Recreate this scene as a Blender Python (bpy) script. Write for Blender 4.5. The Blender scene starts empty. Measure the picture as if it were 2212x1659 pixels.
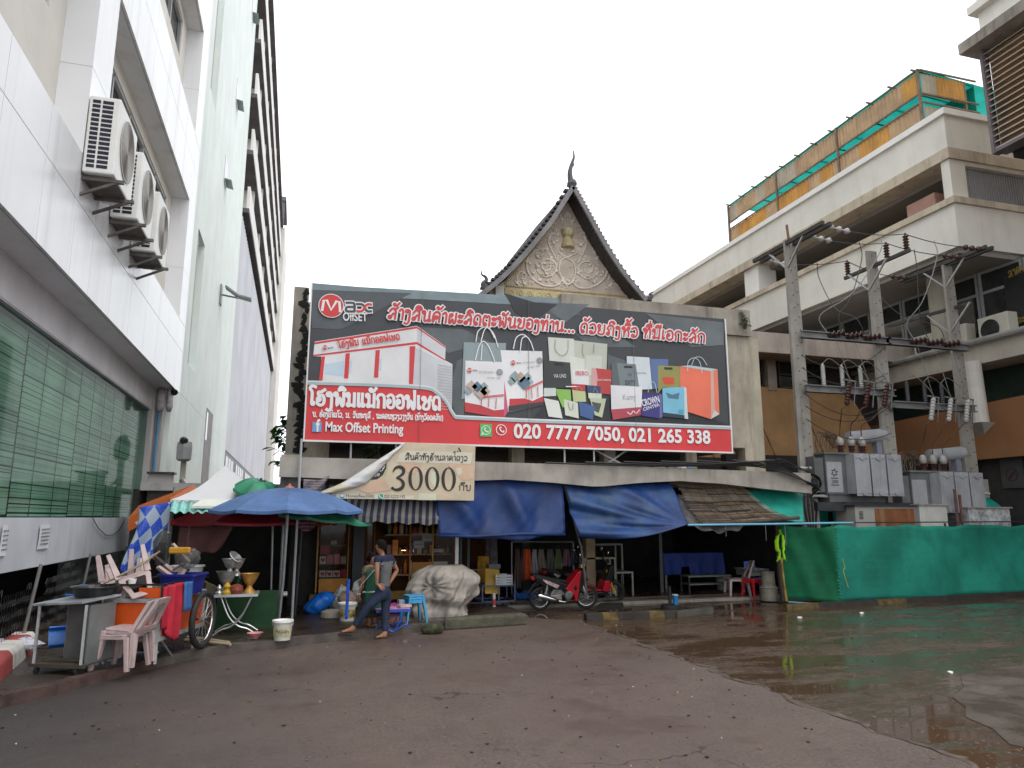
import bpy, bmesh, math, random
from mathutils import Vector, Matrix
random.seed(7)
S = bpy.context.scene
COL = S.collection
R = math.radians
# ------------------------------------------------------------------ camera, sky, sun, exposure
F_PX = 1560.0; H = 2.0
PITCH = math.atan(288.5/F_PX); YAW = math.atan(466/(F_PX/math.cos(PITCH)))
cam_d = bpy.data.cameras.new("camera"); cam = bpy.data.objects.new("camera", cam_d); COL.objects.link(cam)
cam_d.sensor_width = 36; cam_d.lens = 36*F_PX/2212; cam_d.clip_end = 600; cam_d.clip_start = .05
cam.location = (0, 0, H); cam.rotation_euler = (R(90)+PITCH, 0, -YAW)
S.camera = cam
W = bpy.data.worlds.new("World"); S.world = W; W.use_nodes = True
wn = W.node_tree.nodes; wl = W.node_tree.links; wn.clear()
wo = wn.new('ShaderNodeOutputWorld'); bg = wn.new('ShaderNodeBackground'); sky = wn.new('ShaderNodeTexSky')
sky.sky_type = 'NISHITA'; sky.sun_disc = False; sky.sun_elevation = R(58); sky.sun_rotation = R(150); sky.dust_density = 5; sky.air_density = 1
mx = wn.new('ShaderNodeMix'); mx.data_type = 'RGBA'; mx.inputs[0].default_value = .88
wl.new(sky.outputs[0], mx.inputs[6]); mx.inputs[7].default_value = (19.5, 20, 20.6, 1)
wl.new(mx.outputs[2], bg.inputs[0]); bg.inputs[1].default_value = .095; wl.new(bg.outputs[0], wo.inputs[0])
sun_d = bpy.data.lights.new("sun", 'SUN'); sun_d.energy = .9; sun_d.angle = R(25); sun_d.color = (1, .97, .92)
sun = bpy.data.objects.new("sun", sun_d); COL.objects.link(sun)
_az = R(150); _el = R(58)
sd = Vector((math.sin(_az)*math.cos(_el), math.cos(_az)*math.cos(_el), math.sin(_el)))
sun.rotation_euler = sd.to_track_quat('Z', 'Y').to_euler()
S.view_settings.view_transform = 'Standard'; S.view_settings.look = 'None'; S.view_settings.exposure = 0.0; S.view_settings.gamma = 1
S.render.resolution_x = 1024; S.render.resolution_y = 768
S.cycles.max_bounces = 8; S.cycles.transparent_max_bounces = 12; S.cycles.use_denoising = True

# a pixel of the 2212 x 1659 view of the photograph -> the point where its ray meets a real plane
def at(u, v, X=None, Y=None, Z=None):
    x = u-1106; y = 829.5-v; z = F_PX
    fy = z*math.cos(PITCH)-y*math.sin(PITCH); fz = z*math.sin(PITCH)+y*math.cos(PITCH)
    d = Vector((x*math.cos(YAW)+fy*math.sin(YAW), -x*math.sin(YAW)+fy*math.cos(YAW), fz))
    t = X/d.x if X is not None else Y/d.y if Y is not None else (Z-H)/d.z
    return Vector((0, 0, H))+d*t

# ------------------------------------------------------------------ materials
_mc = {}
def mat(name, col, rough=.65, var=.14, scale=2.5, bump=0.0, bscale=30, metal=0.0, streak=0.0, scol=(.05, .045, .04),
        sscale=2.0, alpha=1.0, spec=.4, grain=0.0, gcol=None, lines=None, transl=0.0, vert=.12):
    """base colour with broad variation, vertical rain streaks, fine grain, optional stripes lines=(axis, period, width, colour)"""
    if name in _mc: return _mc[name]
    m = bpy.data.materials.new(name); m.use_nodes = True; _mc[name] = m
    n = m.node_tree.nodes; l = m.node_tree.links
    b = n['Principled BSDF']; b.inputs['Roughness'].default_value = rough; b.inputs['Metallic'].default_value = metal
    b.inputs['Specular IOR Level'].default_value = spec
    g = n.new('ShaderNodeNewGeometry')
    def noise(sc, det=5, vec=None, ro=.6):
        t = n.new('ShaderNodeTexNoise'); t.inputs['Scale'].default_value = sc; t.inputs['Detail'].default_value = det; t.inputs['Roughness'].default_value = ro
        l.new(vec or g.outputs['Position'], t.inputs['Vector']); return t.outputs['Fac']
    def ramp(f, a, c, p0=.35, p1=.68):
        r = n.new('ShaderNodeValToRGB'); r.color_ramp.elements[0].position = p0; r.color_ramp.elements[1].position = p1
        r.color_ramp.elements[0].color = (*a, 1); r.color_ramp.elements[1].color = (*c, 1); l.new(f, r.inputs[0]); return r.outputs[0]
    def mix(f, a, c):
        q = n.new('ShaderNodeMix'); q.data_type = 'RGBA'
        if hasattr(f, 'is_linked'): l.new(f, q.inputs[0])
        else: q.inputs[0].default_value = f
        for i, s in ((6, a), (7, c)):
            if hasattr(s, 'is_linked'): l.new(s, q.inputs[i])
            else: q.inputs[i].default_value = (*s, 1)
        return q.outputs[2]
    def mul(a, k):
        q = n.new('ShaderNodeMath'); q.operation = 'MULTIPLY'; l.new(a, q.inputs[0]); q.inputs[1].default_value = k; return q.outputs[0]
    lo = tuple(max(0, c*(1-var)) for c in col); hi = tuple(min(1, c*(1+var)) for c in col)
    out = ramp(noise(scale), lo, hi)
    if lines:
        ax, per, wid, lc = lines
        sp = n.new('ShaderNodeSeparateXYZ'); l.new(g.outputs['Position'], sp.inputs[0])
        a = n.new('ShaderNodeMath'); a.operation = 'MULTIPLY'; l.new(sp.outputs[ax], a.inputs[0]); a.inputs[1].default_value = 1/per
        f = n.new('ShaderNodeMath'); f.operation = 'FRACT'; l.new(a.outputs[0], f.inputs[0])
        k = n.new('ShaderNodeMath'); k.operation = 'LESS_THAN'; l.new(f.outputs[0], k.inputs[0]); k.inputs[1].default_value = wid
        out = mix(k.outputs[0], out, lc)
    if streak > 0:
        mp = n.new('ShaderNodeMapping'); mp.inputs['Scale'].default_value = (1, 1, vert); l.new(g.outputs['Position'], mp.inputs[0])
        f = ramp(noise(sscale, 6, mp.outputs[0], .7), (0, 0, 0), (1, 1, 1), .5, .72)
        out = mix(mul(f, streak), out, scol)
    if grain > 0:
        f = ramp(noise(bscale*3, 3), (0, 0, 0), (1, 1, 1), .45, .65)
        out = mix(mul(f, grain), out, gcol or tuple(c*.4 for c in col))
    l.new(out, b.inputs['Base Color'])
    if bump > 0:
        bp = n.new('ShaderNodeBump'); bp.inputs['Strength'].default_value = bump; bp.inputs['Distance'].default_value = .02
        l.new(noise(bscale, 6), bp.inputs['Height']); l.new(bp.outputs[0], b.inputs['Normal'])
    if alpha < 1: b.inputs['Alpha'].default_value = alpha
    if transl > 0:
        tr = n.new('ShaderNodeBsdfTranslucent'); l.new(out, tr.inputs[0])
        ms = n.new('ShaderNodeMixShader'); ms.inputs[0].default_value = transl
        l.new(b.outputs[0], ms.inputs[1]); l.new(tr.outputs[0], ms.inputs[2])
        l.new(ms.outputs[0], n['Material Output'].inputs[0])
    return m

def glass(name, tint=(.5, .75, .7), rough=.03, fac=.12, ior=1.5):
    if name in _mc: return _mc[name]
    m = bpy.data.materials.new(name); m.use_nodes = True; _mc[name] = m
    n = m.node_tree.nodes; l = m.node_tree.links; n.remove(n['Principled BSDF'])
    t = n.new('ShaderNodeBsdfTransparent'); t.inputs[0].default_value = (*tint, 1)
    gl = n.new('ShaderNodeBsdfGlossy'); gl.inputs['Roughness'].default_value = rough
    lw = n.new('ShaderNodeFresnel'); lw.inputs[0].default_value = ior
    ad = n.new('ShaderNodeMath'); ad.operation = 'ADD'; ad.inputs[1].default_value = fac; l.new(lw.outputs[0], ad.inputs[0]); ad.use_clamp = True
    ms = n.new('ShaderNodeMixShader'); l.new(ad.outputs[0], ms.inputs[0]); l.new(t.outputs[0], ms.inputs[1]); l.new(gl.outputs[0], ms.inputs[2])
    l.new(ms.outputs[0], n['Material Output'].inputs[0]); return m

# ------------------------------------------------------------------ mesh helpers
WL = {}
def frame(d):
    d = Vector(d).normalized(); up = Vector((0, 0, 1)) if abs(d.z) < .95 else Vector((1, 0, 0))
    a = d.cross(up).normalized(); return d, a, a.cross(d).normalized()
class MB:
    def __init__(s): s.v = []; s.f = []; s.m = []
    def add(s, vs, fs, m=0):
        k = len(s.v); s.v += [Vector(p) for p in vs]
        for f in fs: s.f.append([i+k for i in f]); s.m.append(m)
        return s
    def box(s, x0, x1, y0, y1, z0, z1, m=0):
        vs = [(x, y, z) for x in (x0, x1) for y in (y0, y1) for z in (z0, z1)]
        return s.add(vs, [(0, 1, 3, 2), (4, 6, 7, 5), (0, 4, 5, 1), (2, 3, 7, 6), (0, 2, 6, 4), (1, 5, 7, 3)], m)
    def obox(s, c, sz, rot=None, m=0):
        M3 = rot or Matrix.Identity(3); h = Vector(sz)/2
        vs = [Vector(c)+M3 @ Vector((x*h.x, y*h.y, z*h.z)) for x in (-1, 1) for y in (-1, 1) for z in (-1, 1)]
        return s.add(vs, [(0, 1, 3, 2), (4, 6, 7, 5), (0, 4, 5, 1), (2, 3, 7, 6), (0, 2, 6, 4), (1, 5, 7, 3)], m)
    def bar(s, p0, p1, w, h=None, m=0, w1=None, h1=None):
        p0 = Vector(p0); p1 = Vector(p1); h = h or w; d, a, b = frame(p1-p0); w1 = w1 or w; h1 = h1 or h
        vs = [p0+a*w/2*i+b*h/2*j for i, j in ((-1, -1), (1, -1), (1, 1), (-1, 1))]+[p1+a*w1/2*i+b*h1/2*j for i, j in ((-1, -1), (1, -1), (1, 1), (-1, 1))]
        return s.add(vs, [(3, 2, 1, 0), (4, 5, 6, 7), (0, 1, 5, 4), (1, 2, 6, 5), (2, 3, 7, 6), (3, 0, 4, 7)], m)
    def tube(s, pts, r, n=8, m=0, closed=False):
        pts = [Vector(p) for p in pts]; N = len(pts); rr = r if isinstance(r, (list, tuple)) else [r]*N
        d, a, b = frame(pts[1]-pts[0]); vs = []
        for i, p in enumerate(pts):
            if closed: t = pts[(i+1) % N]-pts[i-1]
            else: t = pts[min(i+1, N-1)]-pts[max(i-1, 0)]
            t.normalize(); a = (a-t*a.dot(t)); a = a.normalized() if a.length > 1e-6 else frame(t)[1]; b = a.cross(t)
            for k in range(n):
                q = 2*math.pi*k/n; vs.append(p+(a*math.cos(q)+b*math.sin(q))*rr[i])
        fs = []
        for i in range(N if closed else N-1):
            j = (i+1) % N
            for k in range(n): fs.append((i*n+k, i*n+(k+1) % n, j*n+(k+1) % n, j*n+k))
        if not closed: fs += [tuple(range(n))[::-1], tuple(range((N-1)*n, N*n))]
        return s.add(vs, fs, m)
    def lathe(s, o, prof, n=16, axis=(0, 0, 1), m=0):
        d, a, b = frame(axis); o = Vector(o); vs = []
        for r, z in prof:
            for k in range(n):
                q = 2*math.pi*k/n; vs.append(o+d*z+(a*math.cos(q)+b*math.sin(q))*max(r, 1e-4))
        N = len(prof); fs = [(i*n+k, i*n+(k+1) % n, (i+1)*n+(k+1) % n, (i+1)*n+k) for i in range(N-1) for k in range(n)]
        fs += [tuple(range(n))[::-1], tuple(range((N-1)*n, N*n))]
        return s.add(vs, fs, m)
    def prism(s, pts, ext, m=0):
        pts = [Vector(p) for p in pts]; N = len(pts); e = Vector(ext)
        return s.add(pts+[p+e for p in pts], [tuple(range(N))[::-1], tuple(range(N, 2*N))]+[(i, (i+1) % N, N+(i+1) % N, N+i) for i in range(N)], m)
    def ring(s, outer, inner, ext, m=0):
        N = len(outer); e = Vector(ext); o = [Vector(p) for p in outer]; i_ = [Vector(p) for p in inner]
        vs = o+i_+[p+e for p in o]+[p+e for p in i_]; fs = []
        for k in range(N):
            j = (k+1) % N
            fs += [(k, j, N+j, N+k), (2*N+k, 3*N+k, 3*N+j, 2*N+j), (k, 2*N+k, 2*N+j, j), (N+k, N+j, 3*N+j, 3*N+k)]
        return s.add(vs, fs, m)
    def poly(s, pts, m=0): return s.add(pts, [tuple(range(len(pts)))], m)
    def grid(s, fn, nu, nv, m=0):
        vs = [fn(i/nu, j/nv) for j in range(nv+1) for i in range(nu+1)]; w = nu+1
        fs = [(j*w+i, j*w+i+1, (j+1)*w+i+1, (j+1)*w+i) for j in range(nv) for i in range(nu)]
        return s.add(vs, fs, m if not callable(m) else 0) if not callable(m) else s._gm(vs, fs, nu, nv, m)
    def _gm(s, vs, fs, nu, nv, m):
        k = len(s.m); s.add(vs, fs, 0)
        for j in range(nv):
            for i in range(nu): s.m[k+j*nu+i] = m(i, j)
        return s
    def ball(s, c, r, n=10, m=0, sc=(1, 1, 1), jit=0):
        c = Vector(c); vs = []; k = n//2
        for i in range(k+1):
            t = math.pi*i/k
            for j in range(n):
                p = 2*math.pi*j/n; q = r*(1+random.uniform(-jit, jit))
                vs.append(c+Vector((math.sin(t)*math.cos(p)*sc[0], math.sin(t)*math.sin(p)*sc[1], math.cos(t)*sc[2]))*q)
        return s.add(vs, [(i*n+j, (i+1)*n+j, (i+1)*n+(j+1) % n, i*n+(j+1) % n) for i in range(k) for j in range(n)], m)
    def build(s, name, mats, parent=None, smooth=False, label=None, cat=None, group=None, kind=None, loc=None, solid=0, bevel=0):
        if not isinstance(mats, (list, tuple)): mats = [mats]
        me = bpy.data.meshes.new(name); o = bpy.data.objects.new(name, me); COL.objects.link(o)
        if parent is not None:
            off = WL[parent.name]; o.parent = parent; WL[o.name] = off
        else:
            off = Vector(loc) if loc is not None else Vector((0, 0, 0))
            if loc is None and kind is None and s.v:
                xs = [p.x for p in s.v]; ys = [p.y for p in s.v]; off = Vector(((min(xs)+max(xs))/2, (min(ys)+max(ys))/2, min(p.z for p in s.v)))
            o.location = off; WL[o.name] = off.copy()
        me.from_pydata([p-off for p in s.v], [], s.f)
        for q in mats: me.materials.append(q)
        me.polygons.foreach_set('material_index', [min(i, len(mats)-1) for i in s.m])
        if smooth: me.polygons.foreach_set('use_smooth', [True]*len(me.polygons))
        bm = bmesh.new(); bm.from_mesh(me); bmesh.ops.recalc_face_normals(bm, faces=bm.faces); bm.to_mesh(me); bm.free()
        if solid:
            q = o.modifiers.new('thickness', 'SOLIDIFY'); q.thickness = solid; q.offset = 0
        if bevel:
            q = o.modifiers.new('bevel', 'BEVEL'); q.width = bevel; q.segments = 2; q.limit_method = 'ANGLE'
        if parent is not None: o.location = (0, 0, 0)
        tag(o, label, cat, group, kind); return o
def tag(o, label=None, cat=None, group=None, kind=None):
    if label: o['label'] = label
    if cat: o['category'] = cat
    if group: o['group'] = group
    if kind: o['kind'] = kind
    return o
def thing(name, label, cat, loc=(0, 0, 0), group=None, kind=None):
    o = bpy.data.objects.new(name, None); COL.objects.link(o); o.location = loc; o.empty_display_size = .2
    WL[o.name] = Vector(loc); return tag(o, label, cat, group, kind)
def dup(o, loc=None, rot=None, label=None, scale=None, parent=None):
    c = o.copy(); COL.objects.link(c)
    if parent is not None: c.parent = parent
    if loc is not None: c.location = loc
    if rot is not None: c.rotation_euler = rot
    if scale is not None: c.scale = (scale,)*3
    if label: c['label'] = label
    for ch in [x for x in COL.objects if x.parent == o]: dup(ch, parent=c)
    return c
def spline(pts, k=6, closed=False):
    P_ = [Vector(p) for p in pts]; N = len(P_); out = []
    if N < 3: return P_
    for i in range(N if closed else N-1):
        a = P_[(i-1) % N] if closed or i > 0 else P_[0]*2-P_[1]; b = P_[i]; c = P_[(i+1) % N]
        d = P_[(i+2) % N] if closed or i+2 < N else P_[-1]*2-P_[-2]
        for q in range(k):
            t = q/k; out.append(.5*((2*b)+(c-a)*t+(2*a-5*b+4*c-d)*t*t+(3*b-a-3*c+d)*t**3))
    if not closed: out.append(P_[-1])
    return out
def sag(a, b, s=.3, n=10):
    a = Vector(a); b = Vector(b); return [a.lerp(b, i/n)-Vector((0, 0, s*4*(i/n)*(1-i/n))) for i in range(n+1)]
def circ(cx, cy, r, n=20, a0=0, a1=2*math.pi, ry=None):
    full = abs(a1-a0-2*math.pi) < 1e-6
    return [(cx+r*math.cos(a0+(a1-a0)*i/(n if full else n-1)), cy+(ry or r)*math.sin(a0+(a1-a0)*i/(n if full else n-1))) for i in range(n)]

# ------------------------------------------------------------------ lettering
class Plane2:                       # a flat writing surface: 2-D (metres) -> 3-D
    def __init__(s, A, B, normal):
        s.o = Vector(A); s.ex = (Vector(B)-Vector(A)).normalized(); s.n = Vector(normal).normalized(); s.ey = s.n.cross(s.ex).normalized()
        s.w = (Vector(B)-Vector(A)).length
    def p(s, x, y, h=0): return s.o+s.ex*x+s.ey*y+s.n*h
def ribbon(mb, pl, pts, w, h, m=0, closed=False):
    P_ = [Vector((p[0], p[1], 0)) for p in pts]; N = len(P_); ws = w if isinstance(w, list) else [w]*N; L = []; Q = []
    for i in range(N):
        t = (P_[(i+1) % N]-P_[i-1]) if closed else (P_[min(i+1, N-1)]-P_[max(i-1, 0)])
        t = t.normalized() if t.length > 1e-9 else Vector((1, 0, 0)); nn = Vector((-t.y, t.x, 0))*ws[i]/2
        p = P_[i].copy()
        if not closed and i == 0: p -= t*ws[i]*.35
        if not closed and i == N-1: p += t*ws[i]*.35
        L.append(pl.p(p.x+nn.x, p.y+nn.y, h+i*.00003)); Q.append(pl.p(p.x-nn.x, p.y-nn.y, h+i*.00003))
    fs = [(i, (i+1) % N, N+(i+1) % N, N+i) for i in range(N if closed else N-1)]
    mb.add(L+Q, fs, m)
def C_(x, y, r=.13): return ('c', x, y, r)
LAO = {  # pen strokes of the Lao letters: (advance, strokes)
'ກ': (.8, [[(.12, 0), (.14, .5), (.03, .66), (.15, .92), (.4, 1.0), (.62, .88), (.68, .6), (.68, 0)]]),
'ຂ': (.8, [C_(.15, .82), [(.28, .85), (.33, .62), (.14, .3), (.14, .06), (.38, 0), (.6, .08), (.66, .4), (.66, 1.0)]]),
'ຄ': (.84, [[(.12, 0), (.07, .5), (.18, .88), (.42, 1), (.64, .88), (.7, .6), (.7, 0)], C_(.38, .45), [(.14, .02), (.27, .36)]]),
'ງ': (.56, [C_(.14, .84), [(.27, .95), (.4, .8), (.42, .2), (.38, -.25), (.2, -.38), (.02, -.3)]]),
'ຈ': (.76, [[(.08, .72), (.28, 1), (.55, .92), (.65, .5), (.52, .06), (.28, 0), (.16, .2), (.32, .36), (.62, .3)]]),
'ຊ': (.84, [C_(.15, .82), [(.28, .85), (.33, .62), (.14, .3), (.14, .06), (.38, 0), (.6, .08), (.66, .4), (.64, .72), (.78, 1)], [(.5, .62), (.82, .74)]]),
'ດ': (.8, [C_(.27, .13), [(.14, .14), (.07, .55), (.2, .92), (.42, 1), (.62, .88), (.68, .55), (.68, 0)]]),
'ຕ': (.82, [C_(.27, .13), [(.14, .14), (.06, .55), (.14, .95), (.28, 1), (.39, .8), (.52, 1), (.66, .9), (.7, .55), (.7, 0)]]),
'ຖ': (.82, [C_(.16, .12), [(.27, .2), (.26, .5), (.07, .66), (.2, .94), (.45, 1), (.66, .85), (.7, .5), (.7, 0)]]),
'ທ': (.82, [C_(.12, .86), [(.24, .84), (.24, 0)], [(.24, .3), (.45, .95), (.6, .98), (.68, .75), (.68, 0)]]),
'ນ': (.86, [C_(.12, .86), [(.24, .84), (.24, .2), (.34, .0), (.6, .16)], [(.68, 1), (.68, .2)], C_(.72, .12, .1)]),
'ບ': (.82, [C_(.12, .86), [(.24, .84), (.24, .2), (.36, 0), (.56, .02), (.68, .25), (.68, 1)]]),
'ຜ': (.84, [C_(.24, .8), [(.1, .8), (.1, .16), (.22, 0), (.38, .42), (.54, 0), (.7, .16), (.7, 1)]]),
'ພ': (.94, [C_(.12, .86), [(.24, .84), (.24, 0), (.48, .62), (.66, 0), (.8, .2), (.8, 1)]]),
'ຟ': (.94, [C_(.12, .86), [(.24, .84), (.24, 0), (.48, .62), (.66, 0), (.8, .2), (.8, 1.4)]]),
'ມ': (.84, [C_(.12, .86), [(.24, .84), (.24, .2)], C_(.2, .12, .11), [(.3, .06), (.6, .12)], [(.7, 1), (.7, 0)]]),
'ຍ': (.82, [C_(.14, .86), [(.24, .76), (.1, .6), (.28, .48), (.1, .32), (.14, .06), (.38, 0), (.6, .06), (.68, .35), (.68, 1)]]),
'ລ': (.8, [[(.1, .72), (.3, 1), (.55, .92), (.66, .6), (.66, 0)], C_(.18, .16), [(.3, .2), (.42, .5), (.64, .46)]]),
'ວ': (.74, [C_(.2, .14), [(.24, .01), (.5, .06), (.64, .45), (.52, .9), (.3, 1), (.06, .85)]]),
'ສ': (.84, [[(.1, .72), (.3, 1), (.55, .92), (.66, .6), (.66, 0)], C_(.18, .16), [(.3, .2), (.42, .5), (.64, .46)], [(.56, .92), (.82, 1.14)]]),
'ຫ': (.86, [C_(.12, .86), [(.24, .84), (.24, 0)], [(.24, .3), (.5, .8), (.7, .4), (.7, 0)], C_(.66, .88, .1)]),
'ອ': (.76, [C_(.2, .5), [(.08, .5), (.1, .14), (.34, 0), (.6, .1), (.66, .5), (.56, .9), (.32, 1), (.06, .86)]]),
'ຮ': (.78, [C_(.2, .45), [(.08, .45), (.1, .12), (.34, 0), (.6, .1), (.66, .45), (.52, .75), (.2, .7), (.14, .95), (.4, 1), (.7, 1.18)]]),
'າ': (.52, [[(.04, .8), (.2, 1), (.36, .9), (.4, .6), (.4, 0)]]),
'ະ': (.5, [C_(.13, .74, .1), [(.14, .62), (.34, .64), (.42, .84)], C_(.13, .24, .1), [(.14, .12), (.34, .14), (.42, .34)]]),
'ເ': (.38, [[(.13, 1), (.12, .3), (.16, .1)], C_(.2, .12, .1)]),
'ແ': (.72, [[(.13, 1), (.12, .3), (.16, .1)], C_(.2, .12, .1), [(.47, 1), (.46, .3), (.5, .1)], C_(.54, .12, .1)]),
'ໂ': (.42, [C_(.22, .12, .1), [(.12, .15), (.12, .95), (-.06, 1.2), (.08, 1.42), (.42, 1.36)]]),
'ໄ': (.42, [C_(.22, .12, .1), [(.12, .15), (.16, 1.0), (.02, 1.25), (.12, 1.45), (.3, 1.32)]]),
'ຽ': (.62, [[(.05, .82), (.26, 1), (.44, .85), (.46, .2), (.4, -.25), (.2, -.36), (.04, -.25)]]),
'ິ': (0, [[(-.66, 1.18), (-.58, 1.38), (-.36, 1.42), (-.12, 1.2), (-.4, 1.24), (-.66, 1.18)]]),
'ີ': (0, [[(-.66, 1.18), (-.58, 1.38), (-.36, 1.42), (-.12, 1.2), (-.4, 1.24), (-.66, 1.18)], [(-.16, 1.24), (-.14, 1.5)]]),
'ັ': (0, [C_(-.56, 1.32, .09), [(-.54, 1.2), (-.3, 1.22), (-.08, 1.48)]]),
'ົ': (0, [[(-.66, 1.16), (-.6, 1.38), (-.36, 1.44), (-.16, 1.3), (-.24, 1.18), (-.36, 1.3)]]),
'່': (0, [[(-.3, 1.28), (-.3, 1.52)]]),
'້': (0, [C_(-.5, 1.42, .08), [(-.48, 1.3), (-.26, 1.32), (-.04, 1.58)]]),
'ູ': (0, [[(-.34, -.16), (-.36, -.42), (-.12, -.4)]]),
'ຼ': (0, [[(-.6, -.14), (-.5, -.32), (-.34, -.16), (-.08, -.34)]]),
' ': (.5, []), '.': (.3, [C_(.12, .06, .05)]), ',': (.32, [[(.14, .08), (.08, -.16)]]),
'(': (.4, [[(.3, 1.15), (.12, .7), (.12, .2), (.3, -.2)]]), ')': (.4, [[(.1, 1.15), (.28, .7), (.28, .2), (.1, -.2)]]),
}
def lao_paths(text):
    x = 0; out = []; prev_mark = False
    for ch in text:
        adv, st = LAO[ch]; up = .3 if (ch in '່້' and prev_mark) else 0
        for q in st:
            if q[0] == 'c': out.append(([(x+a, b+up) for a, b in circ(q[1], q[2], q[3], 10)], True))
            else: out.append(([(x+p.x, p.y+up) for p in spline([Vector((a, b, 0)) for a, b in q], 4)], False))
        prev_mark = ch in 'ິີັົ'
        x += adv+(.1 if adv else 0)
    return out, x
def lao(name, text, A, B, hgt, w, normal, mats, parent, lift=.004, outline=0, slant=0.0):
    """Lao lettering from A to B, consonant height hgt (m), pen width w (of hgt)"""
    pl = Plane2(A, B, normal); paths, tot = lao_paths(text); sx = pl.w/tot; mb = MB(); k = 0
    for layer in ((1, 0) if outline else (0,)):
        for pts, cl in paths:
            k += 1
            ribbon(mb, pl, [(x*sx+y*hgt*slant, y*hgt) for x, y in pts], (w+(outline if layer else 0))*hgt, lift+(0 if layer else .009 if outline else 0)+k*.00004, 1 if layer else 0, cl)
    return mb.build(name, mats, parent)
def latin(name, text, A, B, hgt, normal, m, parent, lift=.004, bold=0.0, shear=0.0, extra=None):
    cu = bpy.data.curves.new(name, 'FONT'); cu.body = text; cu.size = 1; cu.offset = bold; cu.shear = shear; cu.resolution_u = 3
    t = bpy.data.objects.new(name, cu); COL.objects.link(t); bpy.context.view_layer.update()
    me = bpy.data.meshes.new_from_object(t.evaluated_get(bpy.context.evaluated_depsgraph_get()))
    COL.objects.unlink(t); bpy.data.objects.remove(t)
    xs = [v.co.x for v in me.vertices]; x0, x1 = min(xs), max(xs)
    pl = Plane2(A, B, normal); sx = pl.w/(x1-x0); sy = hgt/.73; mb = MB()
    vs = [pl.p((v.co.x-x0)*sx, v.co.y*sy, lift) for v in me.vertices]
    mb.add(vs, [list(p.vertices) for p in me.polygons], 0); bpy.data.meshes.remove(me)
    return mb.build(name, m, parent)

# ------------------------------------------------------------------ common materials
CONC = mat('concrete', (.36, .33, .29), .85, .2, 1.5, .3, 40, streak=.5, scol=(.09, .08, .07))
CONC_D = mat('stained_concrete', (.3, .27, .23), .85, .25, 1.5, .35, 40, streak=.75, scol=(.05, .045, .04))
WHITEP = mat('white_paint', (.78, .77, .74), .55, .05, 1.0, streak=.12, scol=(.45, .42, .38))
STEEL = mat('galvanised_steel', (.45, .46, .47), .4, .15, 8, metal=.7)
DARKM = mat('dark_metal', (.05, .05, .055), .5, .2, 5, metal=.3)
BLACKP = mat('black_plastic', (.015, .015, .017), .45, .2, 5)
RUBBER = mat('black_rubber', (.02, .02, .021), .7, .2, 8)
CHROME = mat('chrome', (.75, .75, .75), .12, .05, 5, metal=1)
DARKIN = mat('dark_interior', (.03, .027, .025), .9, .3, 2)
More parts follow.
